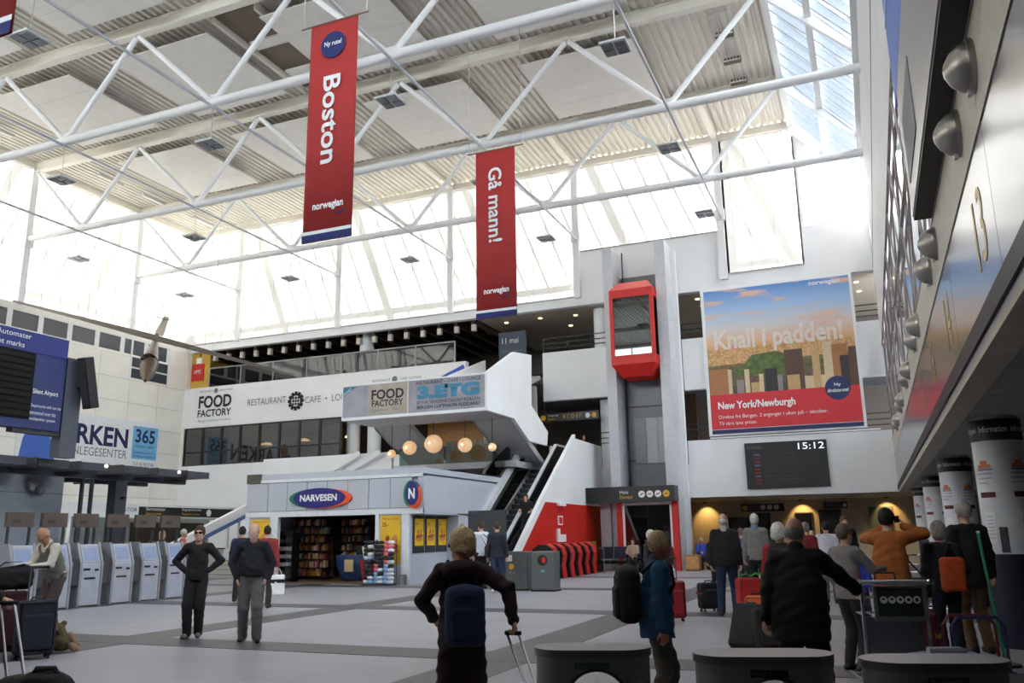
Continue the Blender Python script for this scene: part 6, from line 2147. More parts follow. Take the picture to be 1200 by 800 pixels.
# on the escalator and upstairs
sy = 28.9
pE = person('dark-haired woman in black riding the escalator', (-11.63, sy), 1.66, 20, (22, 20, 24), (30, 30, 36), hair=('long', 'dark'), z=ez(sy) + 0.03, arms={-1: {'t': (-0.2, -0.25, 1.1), 'h': (-0.1, 0.5, -0.6)}, 1: {'t': (0.2, -0.2, 1.08), 'h': (0.1, 0.5, -0.6)}}, sleeve=0.3, res=0.016, rz=math.pi * 0.05)
person('man in dark clothes standing at the head of the escalator', (-12.5, 38.6), 1.78, 10, (30, 32, 40), (26, 26, 30), hair=('short', 'brown'), z=4.4, res=0.02, group='people on the upper floor')
person('person in grey upstairs beside the gate sign', (-13.4, 39.4), 1.72, 40, (66, 62, 62), (30, 30, 34), hair=('short', 'dark'), z=4.4, res=0.02, group='people on the upper floor')

# foreground woman seen from behind
xy = at_depth(541, 6.3)
hF = head_height(540, 618, xy)
pF = person('blonde woman in a long dark maroon coat seen from behind pulling a trolley bag', xy, hF - 0.02, 186, (44, 20, 28), (30, 24, 28), hair=('fluffy', 'sandy'), coat=0.54, girth=1.02, loose=1.10, arms={-1: {'t': (-0.40, 0.22, 1.02), 'h': (-0.7, 0.5, -0.2), 'f': (-0.2, 0.15, -1), 'p': (0.9, 0.2, 0), 'curl': 1.25}, 1: {'t': (0.22, -0.24, 1.02), 'h': (1, 0.5, -0.2)}}, res=0.0105, fold=0.0062, head=(48, 2), legs={1: {'t': (0.09, 0.1, 0.085)}, -1: {'t': (-0.09, -0.1, 0.085)}})
glasses(pF)
# hood
V, Q = sdf_mesh([('u', 0, 'e', pF['T'](0, 0.085, 0.475), (0.185, 0.095, 0.085), None), ('u', 0.03, 'c', pF['T'](0.11, 0.0, 0.5), pF['T'](0.03, -0.07, 0.47), 0.045, 0.035), ('u', 0.03, 'c', pF['T'](-0.11, 0.0, 0.5), pF['T'](-0.03, -0.07, 0.47), 0.045, 0.035), ('s', 0.02, 'c', pF['T'](0, -0.02, 0.5), pF['T'](0, -0.03, 0.7), 0.06, 0.08)], 0.0105, 0.003, 5)
link('hood', np_mesh('hood', V * pF['S'], Q, MATS['cloth_44_20_28']), pF['root'], False)

# man in the blue jacket
xy = at_depth(764, 6.9)
pJ = person('grey-blond man in a blue rain jacket with black backpack, turned towards the arrivals side', xy, head_height(768, 627, xy) + 0.03, 100, (30, 74, 108), (86, 80, 72), hair=('short', 'sandy'), lean=4, head=(8, 0), hem=-0.16, girth=1.08, loose=1.12, res=0.0105, fold=0.0062, collar=(70, 72, 88), arms={-1: {'t': (-0.25, -0.02, 0.84), 'h': (-0.3, 0.9, 0), 'curl': 0.7}, 1: {'t': (0.25, -0.1, 0.86), 'h': (0.3, 0.9, 0)}}, skin='tan', legs={1: {'t': (0.09, -0.1, 0.085)}, -1: {'t': (-0.09, 0.1, 0.085)}})
# big man in black
xy = at_depth(930, 6.7)
pK = person('broad man in a black jacket seen from behind pushing a baggage trolley', xy, head_height(931, 611, xy) + 0.03, 172, (18, 17, 20), (16, 16, 19), hair=('bald', 'grey'), lean=5, girth=1.18, loose=1.16, hem=-0.22, res=0.0105, fold=0.0062, collar=(16, 15, 18), arms={-1: {'t': (-0.44, -0.42, 1.12), 'h': (-0.7, 0.5, -0.5), 'f': (-0.3, -0.9, -0.1), 'curl': 1.2}, 1: {'t': (0.30, 0.02, 0.86), 'h': (0.4, 0.8, 0)}}, trouser_r=1.2, legs={1: {'t': (0.13, 0.05, 0.085)}, -1: {'t': (-0.15, -0.06, 0.085)}}, head=(0, 4))
# trimmed hair at the back of his head
# bald man beyond
xy = ground(855, 721)
pM = person('bald man in black jacket and jeans seen from behind, pale hood at his neck', xy, head_height(850, 602, xy), 176, (22, 22, 26), (36, 46, 74), hair=('bald', 'white'), collar=(170, 168, 168), girth=1.08, loose=1.1, hem=-0.1, res=0.012, legs={1: {'t': (0.12, 0.08, 0.085)}, -1: {'t': (-0.12, -0.1, 0.085)}})
for x, y, d, fc, tp, bt, hr, lb, kw in (
    (868, 619, 20.5, 150, (60, 96, 150), DKG, ('short', 'greybrown'), 'man in a blue shirt beyond the bald man in black', {}),
    (885, 602, 18.0, 168, (128, 124, 120), (20, 20, 24), ('short', 'white'), 'white-haired man in a grey waistcoat seen from behind', {'collar': (120, 136, 168)}),
    (906, 617, 20.0, 175, (36, 36, 42), (28, 28, 32), ('short', 'dark'), 'dark-clothed man beyond the white-haired man in the waistcoat', {}),
    (836, 625, 22.0, 160, (26, 24, 28), (26, 26, 30), ('short', 'brown'), 'dark-clothed person half hidden beside the bald man in black', {}),
    (912, 614, 11.0, 158, (150, 34, 40), (32, 32, 36), ('fluffy', 'white'), 'white-haired woman in a red and black jacket beside the big man', {'vest': (26, 24, 28), 'res': 0.013}),
    (944, 612, 17.0, 150, (120, 30, 34), (36, 34, 40), ('short', 'grey'), 'grey-haired man behind the big man in black', {}),
    (951, 622, 19.0, 120, (190, 30, 40), (36, 34, 40), ('short', 'sandy'), 'person in a bright red top beyond the trolley', {}),
    (968, 611, 18.0, 178, (214, 210, 222), (120, 118, 116), ('short', 'dark'), 'man in a white shirt seen from behind near the arrivals wall', {}),
    (990, 604, 19.0, 25, (26, 26, 34), (24, 24, 28), ('short', 'brown'), 'young woman in a dark suit jacket facing the hall', {'collar': (226, 226, 230)}),
    (1000, 640, 12.5, 160, (46, 56, 150), (40, 40, 50), ('short', 'brown'), 'shorter person in a royal blue jacket behind the woman in grey', {}),
):
    xy = at_depth(x, d)
    kw.setdefault('res', 0.015)
    person(lb, xy, head_height(x, y, xy), fc, tp, bt, hair=hr, **kw)
xy = at_depth(988, 9.4)
pG = person('brown-haired woman in a pale grey padded jacket turned towards the man in tan', xy, head_height(988, 614, xy), 135, (134, 128, 128), (46, 42, 44), hair=('short', 'greybrown'), res=0.0122, arms={-1: {'t': (-0.18, -0.42, 1.2), 'h': (-0.6, 0.3, -0.8)}, 1: {'t': (0.25, -0.1, 0.9)}}, fold=0.004)
xy = at_depth(1040, 9.8)
pT = person('man in a tan jacket and dark hat taking a photograph with raised arms', xy, head_height(1026, 598, xy) + 0.02, 160, (166, 92, 36), (50, 46, 40), hair=('hat', 'dark'), res=0.0122, hem=-0.14, loose=1.1, girth=1.08, arms={1: {'t': (0.13, -0.26, 1.52), 'h': (0.9, -0.2, -0.35), 'f': (-0.4, -0.3, 0.8)}, -1: {'t': (-0.10, -0.26, 1.54), 'h': (-1, -0.1, -0.25), 'f': (0.4, -0.3, 0.8)}}, head=(0, -6), fold=0.0045)
xy = at_depth(1101, 9.9)
pL = person('grey-haired woman in a black jacket and jeans with an orange shoulder bag', xy, head_height(1096, 611, xy), -160, (20, 20, 24), (36, 40, 58), hair=('bob', 'grey'), res=0.0122, lean=3, arms={-1: {'t': (-0.2, -0.2, 1.0), 'h': (-0.5, 0.8, 0)}})
xy = at_depth(1133, 10.55)
pR = person('grey-haired man in a black coat beside the first white column', xy, head_height(1130, 588, xy), -150, (16, 16, 19), (120, 96, 70), hair=('short', 'grey'), res=0.0122, hem=-0.2, loose=1.08)
# seated people
def seated(x, y, tp, lb, hr, fc=0, z=0.0, yy=None, px=None):
    kw = dict(pz=0.53, legs={1: {'t': (0.12, -0.45, 0.085), 'h': (0.1, -0.3, 1)}, -1: {'t': (-0.12, -0.45, 0.085), 'h': (-0.1, -0.3, 1)}}, arms={1: {'t': (0.14, -0.36, 0.72), 'h': (0.5, 0.4, -0.5)}, -1: {'t': (-0.14, -0.36, 0.72), 'h': (-0.5, 0.4, -0.5)}})
    return person(lb, (x, y), 1.72, fc, tp, (26, 26, 32), hair=hr, res=0.018, lean=-4, rz=fc, **kw)
seated(-9.13, 34.18, (170, 152, 132), 'seated woman in a beige jacket by the lift doors', ('long', 'dark'), 0.1)
seated(-6.72, 36.18, (56, 76, 176), 'seated bald man in a royal blue shirt on the long bench', ('bald', 'grey'), 0.4)
seated(-6.12, 36.18, (40, 40, 48), 'seated man in dark clothes next to the man in blue', ('short', 'brown'), 0.1)
seated(-5.52, 36.18, (70, 50, 40), 'seated man in brown on the long bench', ('short', 'dark'), 0.0)
seated(-4.92, 36.18, (34, 34, 40), 'seated person in black at the middle of the long bench', ('short', 'dark'), 0.2)
xy = at_depth(762, 16.5)
pS = person('white-haired man in sunglasses and dark coat beyond the man in blue', xy, head_height(763, 621, xy), 60, (40, 44, 56), (40, 40, 46), hair=('short', 'white'), res=0.014)
glasses(pS)
xy = at_depth(779, 20.0)
person('man in an open red jacket standing by the red suitcase', xy, head_height(779, 629, xy), 20, (150, 30, 34), (34, 34, 40), hair=('crop', 'greybrown'), res=0.016, vest=(40, 50, 44))
# traveller whose arm reaches in from the left edge
hw = PD(17, 722, 6.3)
vv = Vector((hw.x, hw.y, 0)).normalized()
bxy = Vector((hw.x, hw.y, 0)) - Vector((vv.y, -vv.x, 0)) * 0.70
pH = person('traveller in black gripping the handle of the black duffel trolley', (bxy.x, bxy.y), 1.74, 180, (18, 17, 20), (24, 24, 28), hair=('short', 'dark'), res=0.012, arms={-1: {'t': (-0.74, 0.0, hw.z / 1.74 * 1.75 + 0.02), 'h': (-0.2, 0.4, -0.6), 'f': (-1, 0, -0.3), 'p': (0, 0.1, -1), 'curl': 1.2}})
# ================================================================== BAGS, TROLLEYS, FOREGROUND BINS
def sdf_part(prims, h, mat, name, parent, wob=0.0):
    V, Q = sdf_mesh(prims, h, wob, 7)
    return link(name, np_mesh(name, V, Q, mat), parent, False)


def facing(xy, face):
    v = Vector((xy[0], xy[1], 0)).normalized()
    a = math.radians(face)
    d = -v * math.cos(a) + Vector((v.y, -v.x, 0)) * math.sin(a)
    return math.atan2(d.x, -d.y)


def backpack(p, label, col, col2, w, h, dep, zc, yo=0.16, res=0.009):
    """bag on a person's back, in that person's frame"""
    S = p['S']
    t = thing('backpack', label, 'backpack')
    t.matrix_basis = p['root'].matrix_basis.copy()
    T = p['T']
    c = T(0, yo + dep * 0.5, zc)
    m1, m2 = M('pack_%d_%d_%d' % col, col, 0.8, noise=(20, 0.12)), M('pack_%d_%d_%d' % col2, col2, 0.8, noise=(20, 0.12))
    def sc(pr):
        return pr
    Rb = None
    prims = [('u', 0, 'b', c, (w / 2, dep / 2, h / 2), Rb, min(w, dep, h) * 0.38), ('u', 0.03, 'e', c + np.array([0, 0.0, h * 0.42]), (w * 0.42, dep * 0.5, h * 0.14), None)]
    V, Q = sdf_mesh(prims, res, 0.002)
    link('bag_body', np_mesh('bag_body', V * S, Q, m1), t, False)
    V, Q = sdf_mesh([('u', 0, 'b', c + np.array([0, dep * 0.42, -h * 0.12]), (w * 0.38, dep * 0.22, h * 0.30), None, 0.04)], res, 0.002)
    link('front_pocket', np_mesh('front_pocket', V * S, Q, m2), t, False)
    for s in (1, -1):
        pts = [T(s * w * 0.3, yo + 0.01, zc + h * 0.42), T(s * 0.12, 0.02, 0.545), T(s * 0.125, -0.11, 0.47), T(s * 0.14, -0.135, 0.33), T(s * 0.17, -0.02, 0.12), T(s * w * 0.42, yo + 0.02, zc - h * 0.36)]
        MB().tube([Vector(q) * S for q in pts], 0.017 * S, 8).build('strap', m2, t, world=False, smooth=True)
    MB().tube([Vector(T(s_ * 0.04, yo, zc + h * 0.5 + z_)) * S for s_, z_ in ((-1, -0.01), (-0.5, 0.03), (0.5, 0.03), (1, -0.01))], 0.008, 6).build('grab_loop', m2, t, world=False)
    MB().tube([Vector(c + np.array([x, dep * 0.5 + 0.001, z])) * S for x, z in ((-w * 0.34, h * 0.05), (-w * 0.3, h * 0.33), (0, h * 0.40), (w * 0.3, h * 0.33), (w * 0.34, h * 0.05))], 0.005, 5).build('zip', black, t, world=False)
    return t


backpack(pF, 'blue backpack worn by the blonde woman in the maroon coat', (30, 44, 78), (26, 38, 68), 0.33, 0.46, 0.16, 0.11)
backpack(pJ, 'black backpack worn by the man in the blue jacket', (22, 22, 26), (16, 16, 20), 0.33, 0.50, 0.22, 0.2)


def suitcase(label, xy, rz, w, d, h, col, handle=0.35, tilt=0.0, soft=False, strap=None, rough=0.45, zh=0.0):
    t = thing('suitcase', label, 'suitcase', (xy[0], xy[1], zh), rz)
    m = M('case_%d_%d_%d' % col, col, 0.75 if soft else rough, noise=(12, 0.1))
    Rt = rot_x(math.radians(tilt))
    def q(x, y, z):
        return Rt @ np.array([x, y, z])
    z0 = 0.06
    V, Q = sdf_mesh([('u', 0, 'b', q(0, 0, z0 + h / 2), (w / 2, d / 2, h / 2), Rt, 0.05)], 0.012, 0.001 if soft else 0)
    link('shell', np_mesh('shell', V, Q, m), t, False)
    V, Q = sdf_mesh([('u', 0, 'b', q(0, -d * 0.5, z0 + h * 0.42), (w * 0.40, 0.03, h * 0.33), Rt, 0.025)], 0.010)
    link('front_pocket', np_mesh('front_pocket', V, Q, m), t, False)
    if not soft:
        for k in (-0.25, 0, 0.25):
            MB().tube([Vector(q(k * w, -d / 2 - 0.002, z0 + 0.08)), Vector(q(k * w, -d / 2 - 0.002, z0 + h - 0.08))], 0.006, 6).build('rib', m, t, world=False)
    MB().tube([Vector(q(x, -d / 2 - 0.012 * 0, z)) for x, z in ((-w / 2 + 0.03, z0 + 0.03), (w / 2 - 0.03, z0 + 0.03), (w / 2 - 0.03, z0 + h - 0.03), (-w / 2 + 0.03, z0 + h - 0.03), (-w / 2 + 0.03, z0 + 0.03))], 0.008, 5).build('piping', black, t, world=False)
    for sx in (-1, 1):
        for sy_ in (-1, 1):
            c = Vector(q(sx * (w / 2 - 0.06), sy_ * (d / 2 - 0.05), 0.03))
            if tilt and sy_ < 0:
                continue
            MB().tube([c - Vector((0.012, 0, 0)), c + Vector((0.012, 0, 0))], 0.03, 12).build('wheel', black, t, world=False)
    MB().tube([Vector(q(x, 0, z)) for x, z in ((-0.08, z0 + h), (-0.06, z0 + h + 0.035), (0.06, z0 + h + 0.035), (0.08, z0 + h))], 0.012, 6).build('top_grip', black, t, world=False)
    if handle:
        hz = z0 + h + handle
        for sx in (-1, 1):
            rod_ = MB().tube([Vector(q(sx * w * 0.22, d * 0.36, z0 + h - 0.05)), Vector(q(sx * w * 0.22, d * 0.36, hz))], 0.011, 8).build('handle_rod', chrome, t, world=False)
        MB().tube([Vector(q(-w * 0.22 - 0.02, d * 0.36, hz)), Vector(q(w * 0.22 + 0.02, d * 0.36, hz))], 0.018, 8).build('handle_grip', black, rod_, world=False)
    if strap is not None:
        MB().box(-w / 2 - 0.006, w / 2 + 0.006, -d / 2 - 0.006, d / 2 + 0.006, z0 + h * 0.55, z0 + h * 0.62).build('strap', M('strap_%d_%d_%d' % strap, strap, 0.7), t, world=False)
    return t


# red case in the middle
xy = ground(790, 728)
suitcase('dark red hard suitcase with raised chrome handle standing on its own', xy, facing(xy, 8), 0.42, 0.26, 0.62, (140, 22, 30), 0.38)
# cases of the group on the right
xy = ground(880, 728)
suitcase('tall red soft suitcase with a green ribbon behind the orange case', xy, facing(xy, 20), 0.40, 0.26, 0.66, (180, 34, 32), 0.0, soft=True)
t = thing('ribbon', 'green ribbon tied to the tall red suitcase', 'ribbon', (xy[0], xy[1], 0.75), facing(xy, 20))
for s in (-1, 1):
    MB().tube([(0, -0.15, 0.0), (s * 0.08, -0.17, 0.05), (s * 0.16, -0.16, 0.02), (s * 0.22, -0.15, 0.08)], [0.012, 0.016, 0.012, 0.004], 6).build('bow_end', M('ribbon_green', (70, 160, 70), 0.6), t, world=False)
xy = ground(889, 739)
suitcase('orange hard suitcase with a black strap beside the red one', xy, facing(xy, -14), 0.32, 0.22, 0.46, (214, 92, 24), 0.0, strap=(24, 22, 22))
xy = ground(905, 742)
suitcase('small orange and grey case leaning behind the big man in black', xy, facing(xy, 40), 0.26, 0.2, 0.44, (196, 84, 30), 0.0, strap=(150, 148, 140))
xy = ground(872, 766)
suitcase('black soft trolley bag tilted over beside the grey recycling bin', xy, facing(xy, 150), 0.40, 0.22, 0.56, (22, 22, 28), 0.0, tilt=24, soft=True)
xy = ground(905, 768)
suitcase('dark brown soft case at the feet of the big man in black', xy, facing(xy, 15), 0.38, 0.22, 0.50, (44, 36, 32), 0.0, soft=True, tilt=-8)
xy = ground(838, 715)
xy = (xy[0] - 0.05, xy[1] - 0.3)
suitcase('black carry-on bag with a red zip beside the bald man in jeans', xy, facing(xy, 30), 0.40, 0.24, 0.48, (22, 22, 28), 0.0, soft=True, strap=(120, 30, 36), zh=0.0)
# trolley bag of the foreground woman
w_ = pF['world'](pF['wr'][-1])
tb = (w_.x + 0.0, w_.y - 0.02)
b_xy = PD(622, 800, 5.35)
suitcase('black trolley bag with raised handle pulled by the woman in maroon', (b_xy.x, b_xy.y), facing((b_xy.x, b_xy.y), 175), 0.36, 0.22, 0.44, (26, 22, 24), 0.0, soft=True)
last_case = [o for o in bpy.data.objects if o.get('label') == 'black trolley bag with raised handle pulled by the woman in maroon'][0]
hand = w_ + Vector((0.0, 0.0, -0.075))
for s in (-1, 1):
    MB().tube([Vector((b_xy.x + s * 0.035, b_xy.y + 0.08, 0.46)), hand + Vector((s * 0.045, 0.0, -0.02))], 0.009, 8).build('handle_rod', chrome, last_case)
MB().tube([hand + Vector((-0.06, 0, -0.012)), hand + Vector((0.06, 0, -0.012))], 0.016, 8).build('handle_grip', black, last_case)

# ---- left edge: bags of the man at the kiosks
xy = ground(37, 772)
suitcase('navy soft suitcase with long chrome handle at the stooping man’s feet', xy, facing(xy, 10), 0.46, 0.30, 0.68, (26, 28, 44), 0.42, soft=True)
x2 = (xy[0] - 0.62, xy[1] + 0.05)
suitcase('dark maroon soft suitcase behind the navy one', x2, facing(x2, 10), 0.46, 0.28, 0.78, (66, 24, 34), 0.22, soft=True)
t = thing('shoulder_bag', 'black shoulder bag lying on top of the dark maroon suitcase', 'bag', (x2[0], x2[1], 0.86), facing(x2, 10))
sdf_part([('u', 0, 'b', (0, -0.02, 0.15), (0.26, 0.14, 0.15), None, 0.09), ('u', 0.05, 'e', (0.1, -0.02, 0.26), (0.12, 0.11, 0.07), None)], 0.012, M('bag_black', (20, 19, 22), 0.8, noise=(18, 0.15)), 'bag_body', t, 0.004)
MB().tube([(-0.2, 0, 0.27), (-0.1, -0.03, 0.36), (0.1, -0.03, 0.36), (0.2, 0, 0.27)], 0.012, 6).build('strap', black, t, world=False)
MB().box(-0.02, 0.16, -0.16, -0.06, 0.345, 0.355).build('papers', letter_white, t, world=False)
MB().box(-0.06, 0.1, -0.13, -0.02, 0.356, 0.362).build('papers', letter_grey, t, world=False)
q = P(70, 764, 'Z', 0.0)
t = thing('plush_toy', 'olive and beige plush toy bundle leaning on the navy suitcase', 'plush toy', (q.x, q.y, 0), facing((q.x, q.y), 0))
pl = M('plush_olive', (96, 88, 62), 0.95, noise=(22, 0.25), bump=(60, 0.6))
pb = M('plush_beige', (150, 118, 96), 0.95, noise=(22, 0.2), bump=(60, 0.6))
sdf_part([('u', 0, 'e', (0, 0, 0.14), (0.15, 0.13, 0.13), None), ('u', 0.04, 'e', (-0.05, 0, 0.29), (0.10, 0.1, 0.1), None), ('u', 0.02, 'e', (-0.12, 0, 0.37), (0.035, 0.03, 0.04), None), ('u', 0.02, 'e', (0.02, 0, 0.38), (0.035, 0.03, 0.04), None)], 0.01, pl, 'plush_body', t, 0.004)
for x, y, z, dx in ((-0.12, -0.1, 0.06, -0.02), (0.12, -0.12, 0.07, 0.06)):
    sdf_part([('u', 0, 'c', (x, y + 0.08, z + 0.02), (x + dx, y - 0.06, z - 0.01), 0.055, 0.05)], 0.01, pb, 'plush_leg', t, 0.003)
sdf_part([('u', 0, 'c', (0.1, -0.03, 0.22), (0.2, -0.08, 0.1), 0.045, 0.04)], 0.01, pb, 'plush_arm', t, 0.003)
# black duffel at the lower left with the gripped handle
wl_ = pH['world'](pH['wr'][-1])
q = PD(40, 800, 6.0)
t = thing('duffel_trolley', 'black duffel trolley bag with red piping held by the traveller in black', 'bag', (q.x, q.y, 0), 0.5)
sdf_part([('u', 0, 'b', (0, 0, 0.30), (0.27, 0.17, 0.26), None, 0.13), ('u', 0.05, 'e', (0.08, -0.05, 0.54), (0.14, 0.1, 0.05), None)], 0.012, MATS['bag_black'], 'bag_body', t, 0.003)
MB().tube([(-0.2, -0.15, 0.46), (-0.1, -0.17, 0.52), (0.1, -0.17, 0.52), (0.22, -0.14, 0.42)], 0.007, 6).build('red_piping', M('piping_red', (120, 40, 52), 0.6), t, world=False)
MB().tube([(0.0, -0.06, 0.55), (0.04, -0.08, 0.61), (0.16, -0.08, 0.61), (0.2, -0.06, 0.53)], 0.02, 8).build('carry_handle', black, t, world=False)
MB().box(0.1, 0.2, -0.175, -0.165, 0.48, 0.52).build('name_tag', letter_white, t, world=False)
for s in (-1, 1):
    MB().tube([(s * 0.24, 0.1, 0.04), (s * 0.27, 0.1, 0.04)], 0.04, 12).build('wheel', black, t, world=False)
root_inv = t.matrix_basis.inverted()
hp = root_inv @ (wl_ + Vector((0.08, -0.0, -0.03)))
for s in (-1, 1):
    MB().tube([Vector((-0.12 + s * 0.06, 0.0, 0.50)), hp + Vector((s * 0.05, 0, 0))], 0.012, 8).build('handle_rod', chrome, t, world=False)
MB().tube([hp + Vector((-0.07, 0, 0.0)), hp + Vector((0.07, 0, 0.0))], 0.018, 8).build('handle_grip', black, t, world=False)

# bags in hand or over the shoulder
w_ = pC['world'](pC['wr'][-1])
t = thing('carrier_bag', 'white carrier bag with a dark band held by the man in the red sweater', 'bag', (w_.x, w_.y, w_.z - 0.62), facing((w_.x, w_.y), 0))
sdf_part([('u', 0, 'b', (0, 0, 0.22), (0.17, 0.07, 0.22), None, 0.03)], 0.012, letter_white, 'bag_body', t, 0.003)
MB().box(-0.172, 0.172, -0.073, 0.073, 0.26, 0.34).build('dark_band', black, t, world=False)
MB().tube([(-0.1, 0, 0.44), (-0.05, 0, 0.56), (0.05, 0, 0.56), (0.1, 0, 0.44)], 0.008, 6).build('carry_loop', letter_white, t, world=False)
w_ = pW['world'](pW['T'](-0.24, 0.05, 0.1))
t = thing('shoulder_bag', 'black shoulder bag hanging at the hip of the man in white', 'bag', (w_.x + 0.25, w_.y - 0.25, w_.z - 0.25), facing((w_.x, w_.y), 10))
sdf_part([('u', 0, 'b', (0, 0, 0.17), (0.28, 0.12, 0.17), None, 0.08)], 0.014, MATS['bag_black'], 'bag_body', t, 0.003)
sh_ = t.matrix_basis.inverted() @ pW['world'](pW['T'](0.10, 0.0, 0.55))
MB().tube([(-0.22, 0, 0.30), sh_, (0.22, 0, 0.30)], 0.016, 6).build('strap', black, t, world=False)
w_ = pL['world'](pL['T'](0.0, 0.28, 0.05))
t = thing('shoulder_bag', 'orange shoulder bag on the back of the grey-haired woman in black', 'bag', (w_.x, w_.y, w_.z - 0.12), facing((w_.x, w_.y), 20))
sdf_part([('u', 0, 'b', (0, 0, 0.19), (0.13, 0.07, 0.19), None, 0.05)], 0.01, M('bag_orange', (190, 74, 34), 0.8, noise=(12, 0.15)), 'bag_body', t, 0.004)
sh_ = t.matrix_basis.inverted() @ pL['world'](pL['T'](-0.12, 0.0, 0.54))
MB().tube([(-0.09, 0, 0.36), sh_, (0.09, 0, 0.36)], 0.012, 6).build('strap', black, t, world=False)
# camera in the tan man's hands
c0 = pT['world'](pT['Hd'](0, -0.2, -0.02))
t = thing('camera', 'small black camera held up by the man in tan', 'camera', c0, pT['root'].matrix_basis.to_euler().z)
MB().box(-0.065, 0.065, -0.025, 0.025, -0.04, 0.04).build('camera_body', black, t, world=False, bevel=0.006)
MB().lathe([(0.028, 0.0), (0.03, 0.05)], 14).xform(Matrix.Translation((0, -0.02, 0)) @ Matrix.Rotation(math.pi / 2, 4, 'X')).build('lens', black_gloss, t, world=False)
MB().box(-0.02, 0.02, -0.015, 0.015, 0.04, 0.055).build('viewfinder', black, t, world=False)
w_ = pT['world'](pT['T'](-0.30, 0.02, 0.0))
t = thing('camera_bag', 'black camera bag at the hip of the man in tan', 'bag', (w_.x, w_.y, w_.z - 0.2), facing((w_.x, w_.y), 30))
sdf_part([('u', 0, 'b', (0, 0, 0.11), (0.11, 0.08, 0.11), None, 0.04)], 0.01, MATS['bag_black'], 'bag_body', t, 0.002)
sh_ = t.matrix_basis.inverted() @ pT['world'](pT['T'](0.08, 0.02, 0.55))
MB().tube([(-0.08, 0, 0.2), sh_, (0.08, 0, 0.2)], 0.012, 6).build('strap', black, t, world=False)

# ---- baggage trolleys
def trolley(label, xy, rz, sign=False, frame=chrome, col2=None):
    t = thing('baggage_trolley', label, 'trolley', (xy[0], xy[1], 0), rz)
    fm = col2 or frame
    # handle end at +Y, nose at -Y
    for s in (-1, 1):
        MB().tube([(s * 0.27, 0.42, 1.02), (s * 0.27, 0.40, 0.55), (s * 0.27, 0.34, 0.16), (s * 0.22, -0.5, 0.14)], 0.017, 8).build('side_frame', fm, t, world=False)
        c = Vector((s * 0.27, 0.3, 0.07))
        MB().tube([c - Vector((0.015, 0, 0)), c + Vector((0.015, 0, 0))], 0.07, 14).build('wheel', black, t, world=False)
        MB().tube([(s * 0.27, 0.42, 1.02), (s * 0.30, 0.5, 1.04)], 0.02, 8).build('handle_end', chrome, t, world=False)
    c = Vector((0, -0.45, 0.07))
    MB().tube([c - Vector((0.015, 0, 0)), c + Vector((0.015, 0, 0))], 0.07, 14).build('wheel', black, t, world=False)
    MB().tube([(-0.33, 0.47, 1.03), (0.33, 0.47, 1.03)], 0.02, 8).build('push_bar', fm, t, world=False)
    for yy in (-0.45, -0.2, 0.05, 0.3):
        MB().tube([(-0.24, yy, 0.145), (0.24, yy, 0.145)], 0.010, 6).build('deck_bar', fm, t, world=False)
    for z in (0.75, 0.88):
        MB().tube([(-0.27, 0.41, z), (-0.27, 0.16, z), (0.27, 0.16, z), (0.27, 0.41, z)], 0.010, 6).build('basket_wire', chrome, t, world=False)
    for x in (-0.2, -0.07, 0.07, 0.2):
        MB().tube([(x, 0.41, 0.75), (x, 0.16, 0.75), (x, 0.16, 0.88)], 0.006, 5).build('basket_wire', chrome, t, world=False)
    if sign:
        MB().box(-0.23, 0.15, 0.43, 0.455, 0.74, 0.98).build('sign_plate', M('trolley_green', (40, 56, 52), 0.4), t, world=False)
        MB().box(-0.26, 0.18, 0.42, 0.44, 0.70, 1.0).build('plate_frame', brushed, t, world=False)
        for i in range(5):
            b = MB()
            b.prism([(-0.18 + 0.07 * i + 0.032 * math.cos(2 * math.pi * k / 16), 0.88 + 0.032 * math.sin(2 * math.pi * k / 16)) for k in range(16)], 'Y', 0.455, 0.459)
            b.build('pictogram', letter_white, t, world=False)
            MB().box(-0.193 + 0.07 * i, -0.167 + 0.07 * i, 0.459, 0.461, 0.865 + 0.004 * i, 0.895).build('pictogram_mark', dark_grey, t, world=False)
        MB().box(-0.25, 0.25, 0.25, 0.3, 0.2, 0.72).build('grey_panel', mid_grey, t, world=False)
    return t
xy = at_depth(1024, 8.0)
trolley('chrome baggage trolley with a row of pictograms on its plate beside the big man', xy, facing(xy, 195), True)
q = at_depth(1058, 9.3)
suitcase('dark red suitcase with a yellow band on the trolley side of the man in tan', q, facing(q, 0), 0.5, 0.3, 0.56, (84, 18, 26), 0.0, strap=(150, 120, 40), soft=True)
t = thing('travel_bag', 'pale blue bag with a bottle lying beside the trolley', 'bag', (*at_depth(1092, 7.2), 0.0), 0.4)
sdf_part([('u', 0, 'b', (0, 0, 0.24), (0.34, 0.2, 0.24), None, 0.1)], 0.014, M('bag_paleblue', (110, 130, 160), 0.6), 'bag_body', t, 0.004)
MB().tube([(-0.16, -0.02, 0.5), (0.1, -0.02, 0.5), (0.16, -0.02, 0.5)], [0.035, 0.035, 0.015], 10).build('bottle', M('bottle_grey', (180, 186, 190), 0.2), t, world=False)
t = thing('upright_bag', 'bright red upright bag behind the trolley plate', 'bag', (*at_depth(1026, 9.05), 0.0), 0.2)
sdf_part([('u', 0, 'b', (0, 0, 0.62), (0.07, 0.10, 0.34), None, 0.03), ('u', 0.02, 'b', (0, 0.02, 0.2), (0.07, 0.1, 0.2), None, 0.03)], 0.012, M('bag_red', (206, 56, 36), 0.7), 'bag_body', t)
MB().tube([(-0.06, 0, 0.95), (-0.05, 0, 1.04), (0.14, 0, 1.04), (0.15, 0, 0.9)], 0.012, 6).build('carry_loop', black, t, world=False)
xy = at_depth(1091, 15.0)
trolley('chrome baggage trolley standing beyond the woman with the orange bag', xy, facing(xy, 60))
xy = at_depth(1126, 9.3)
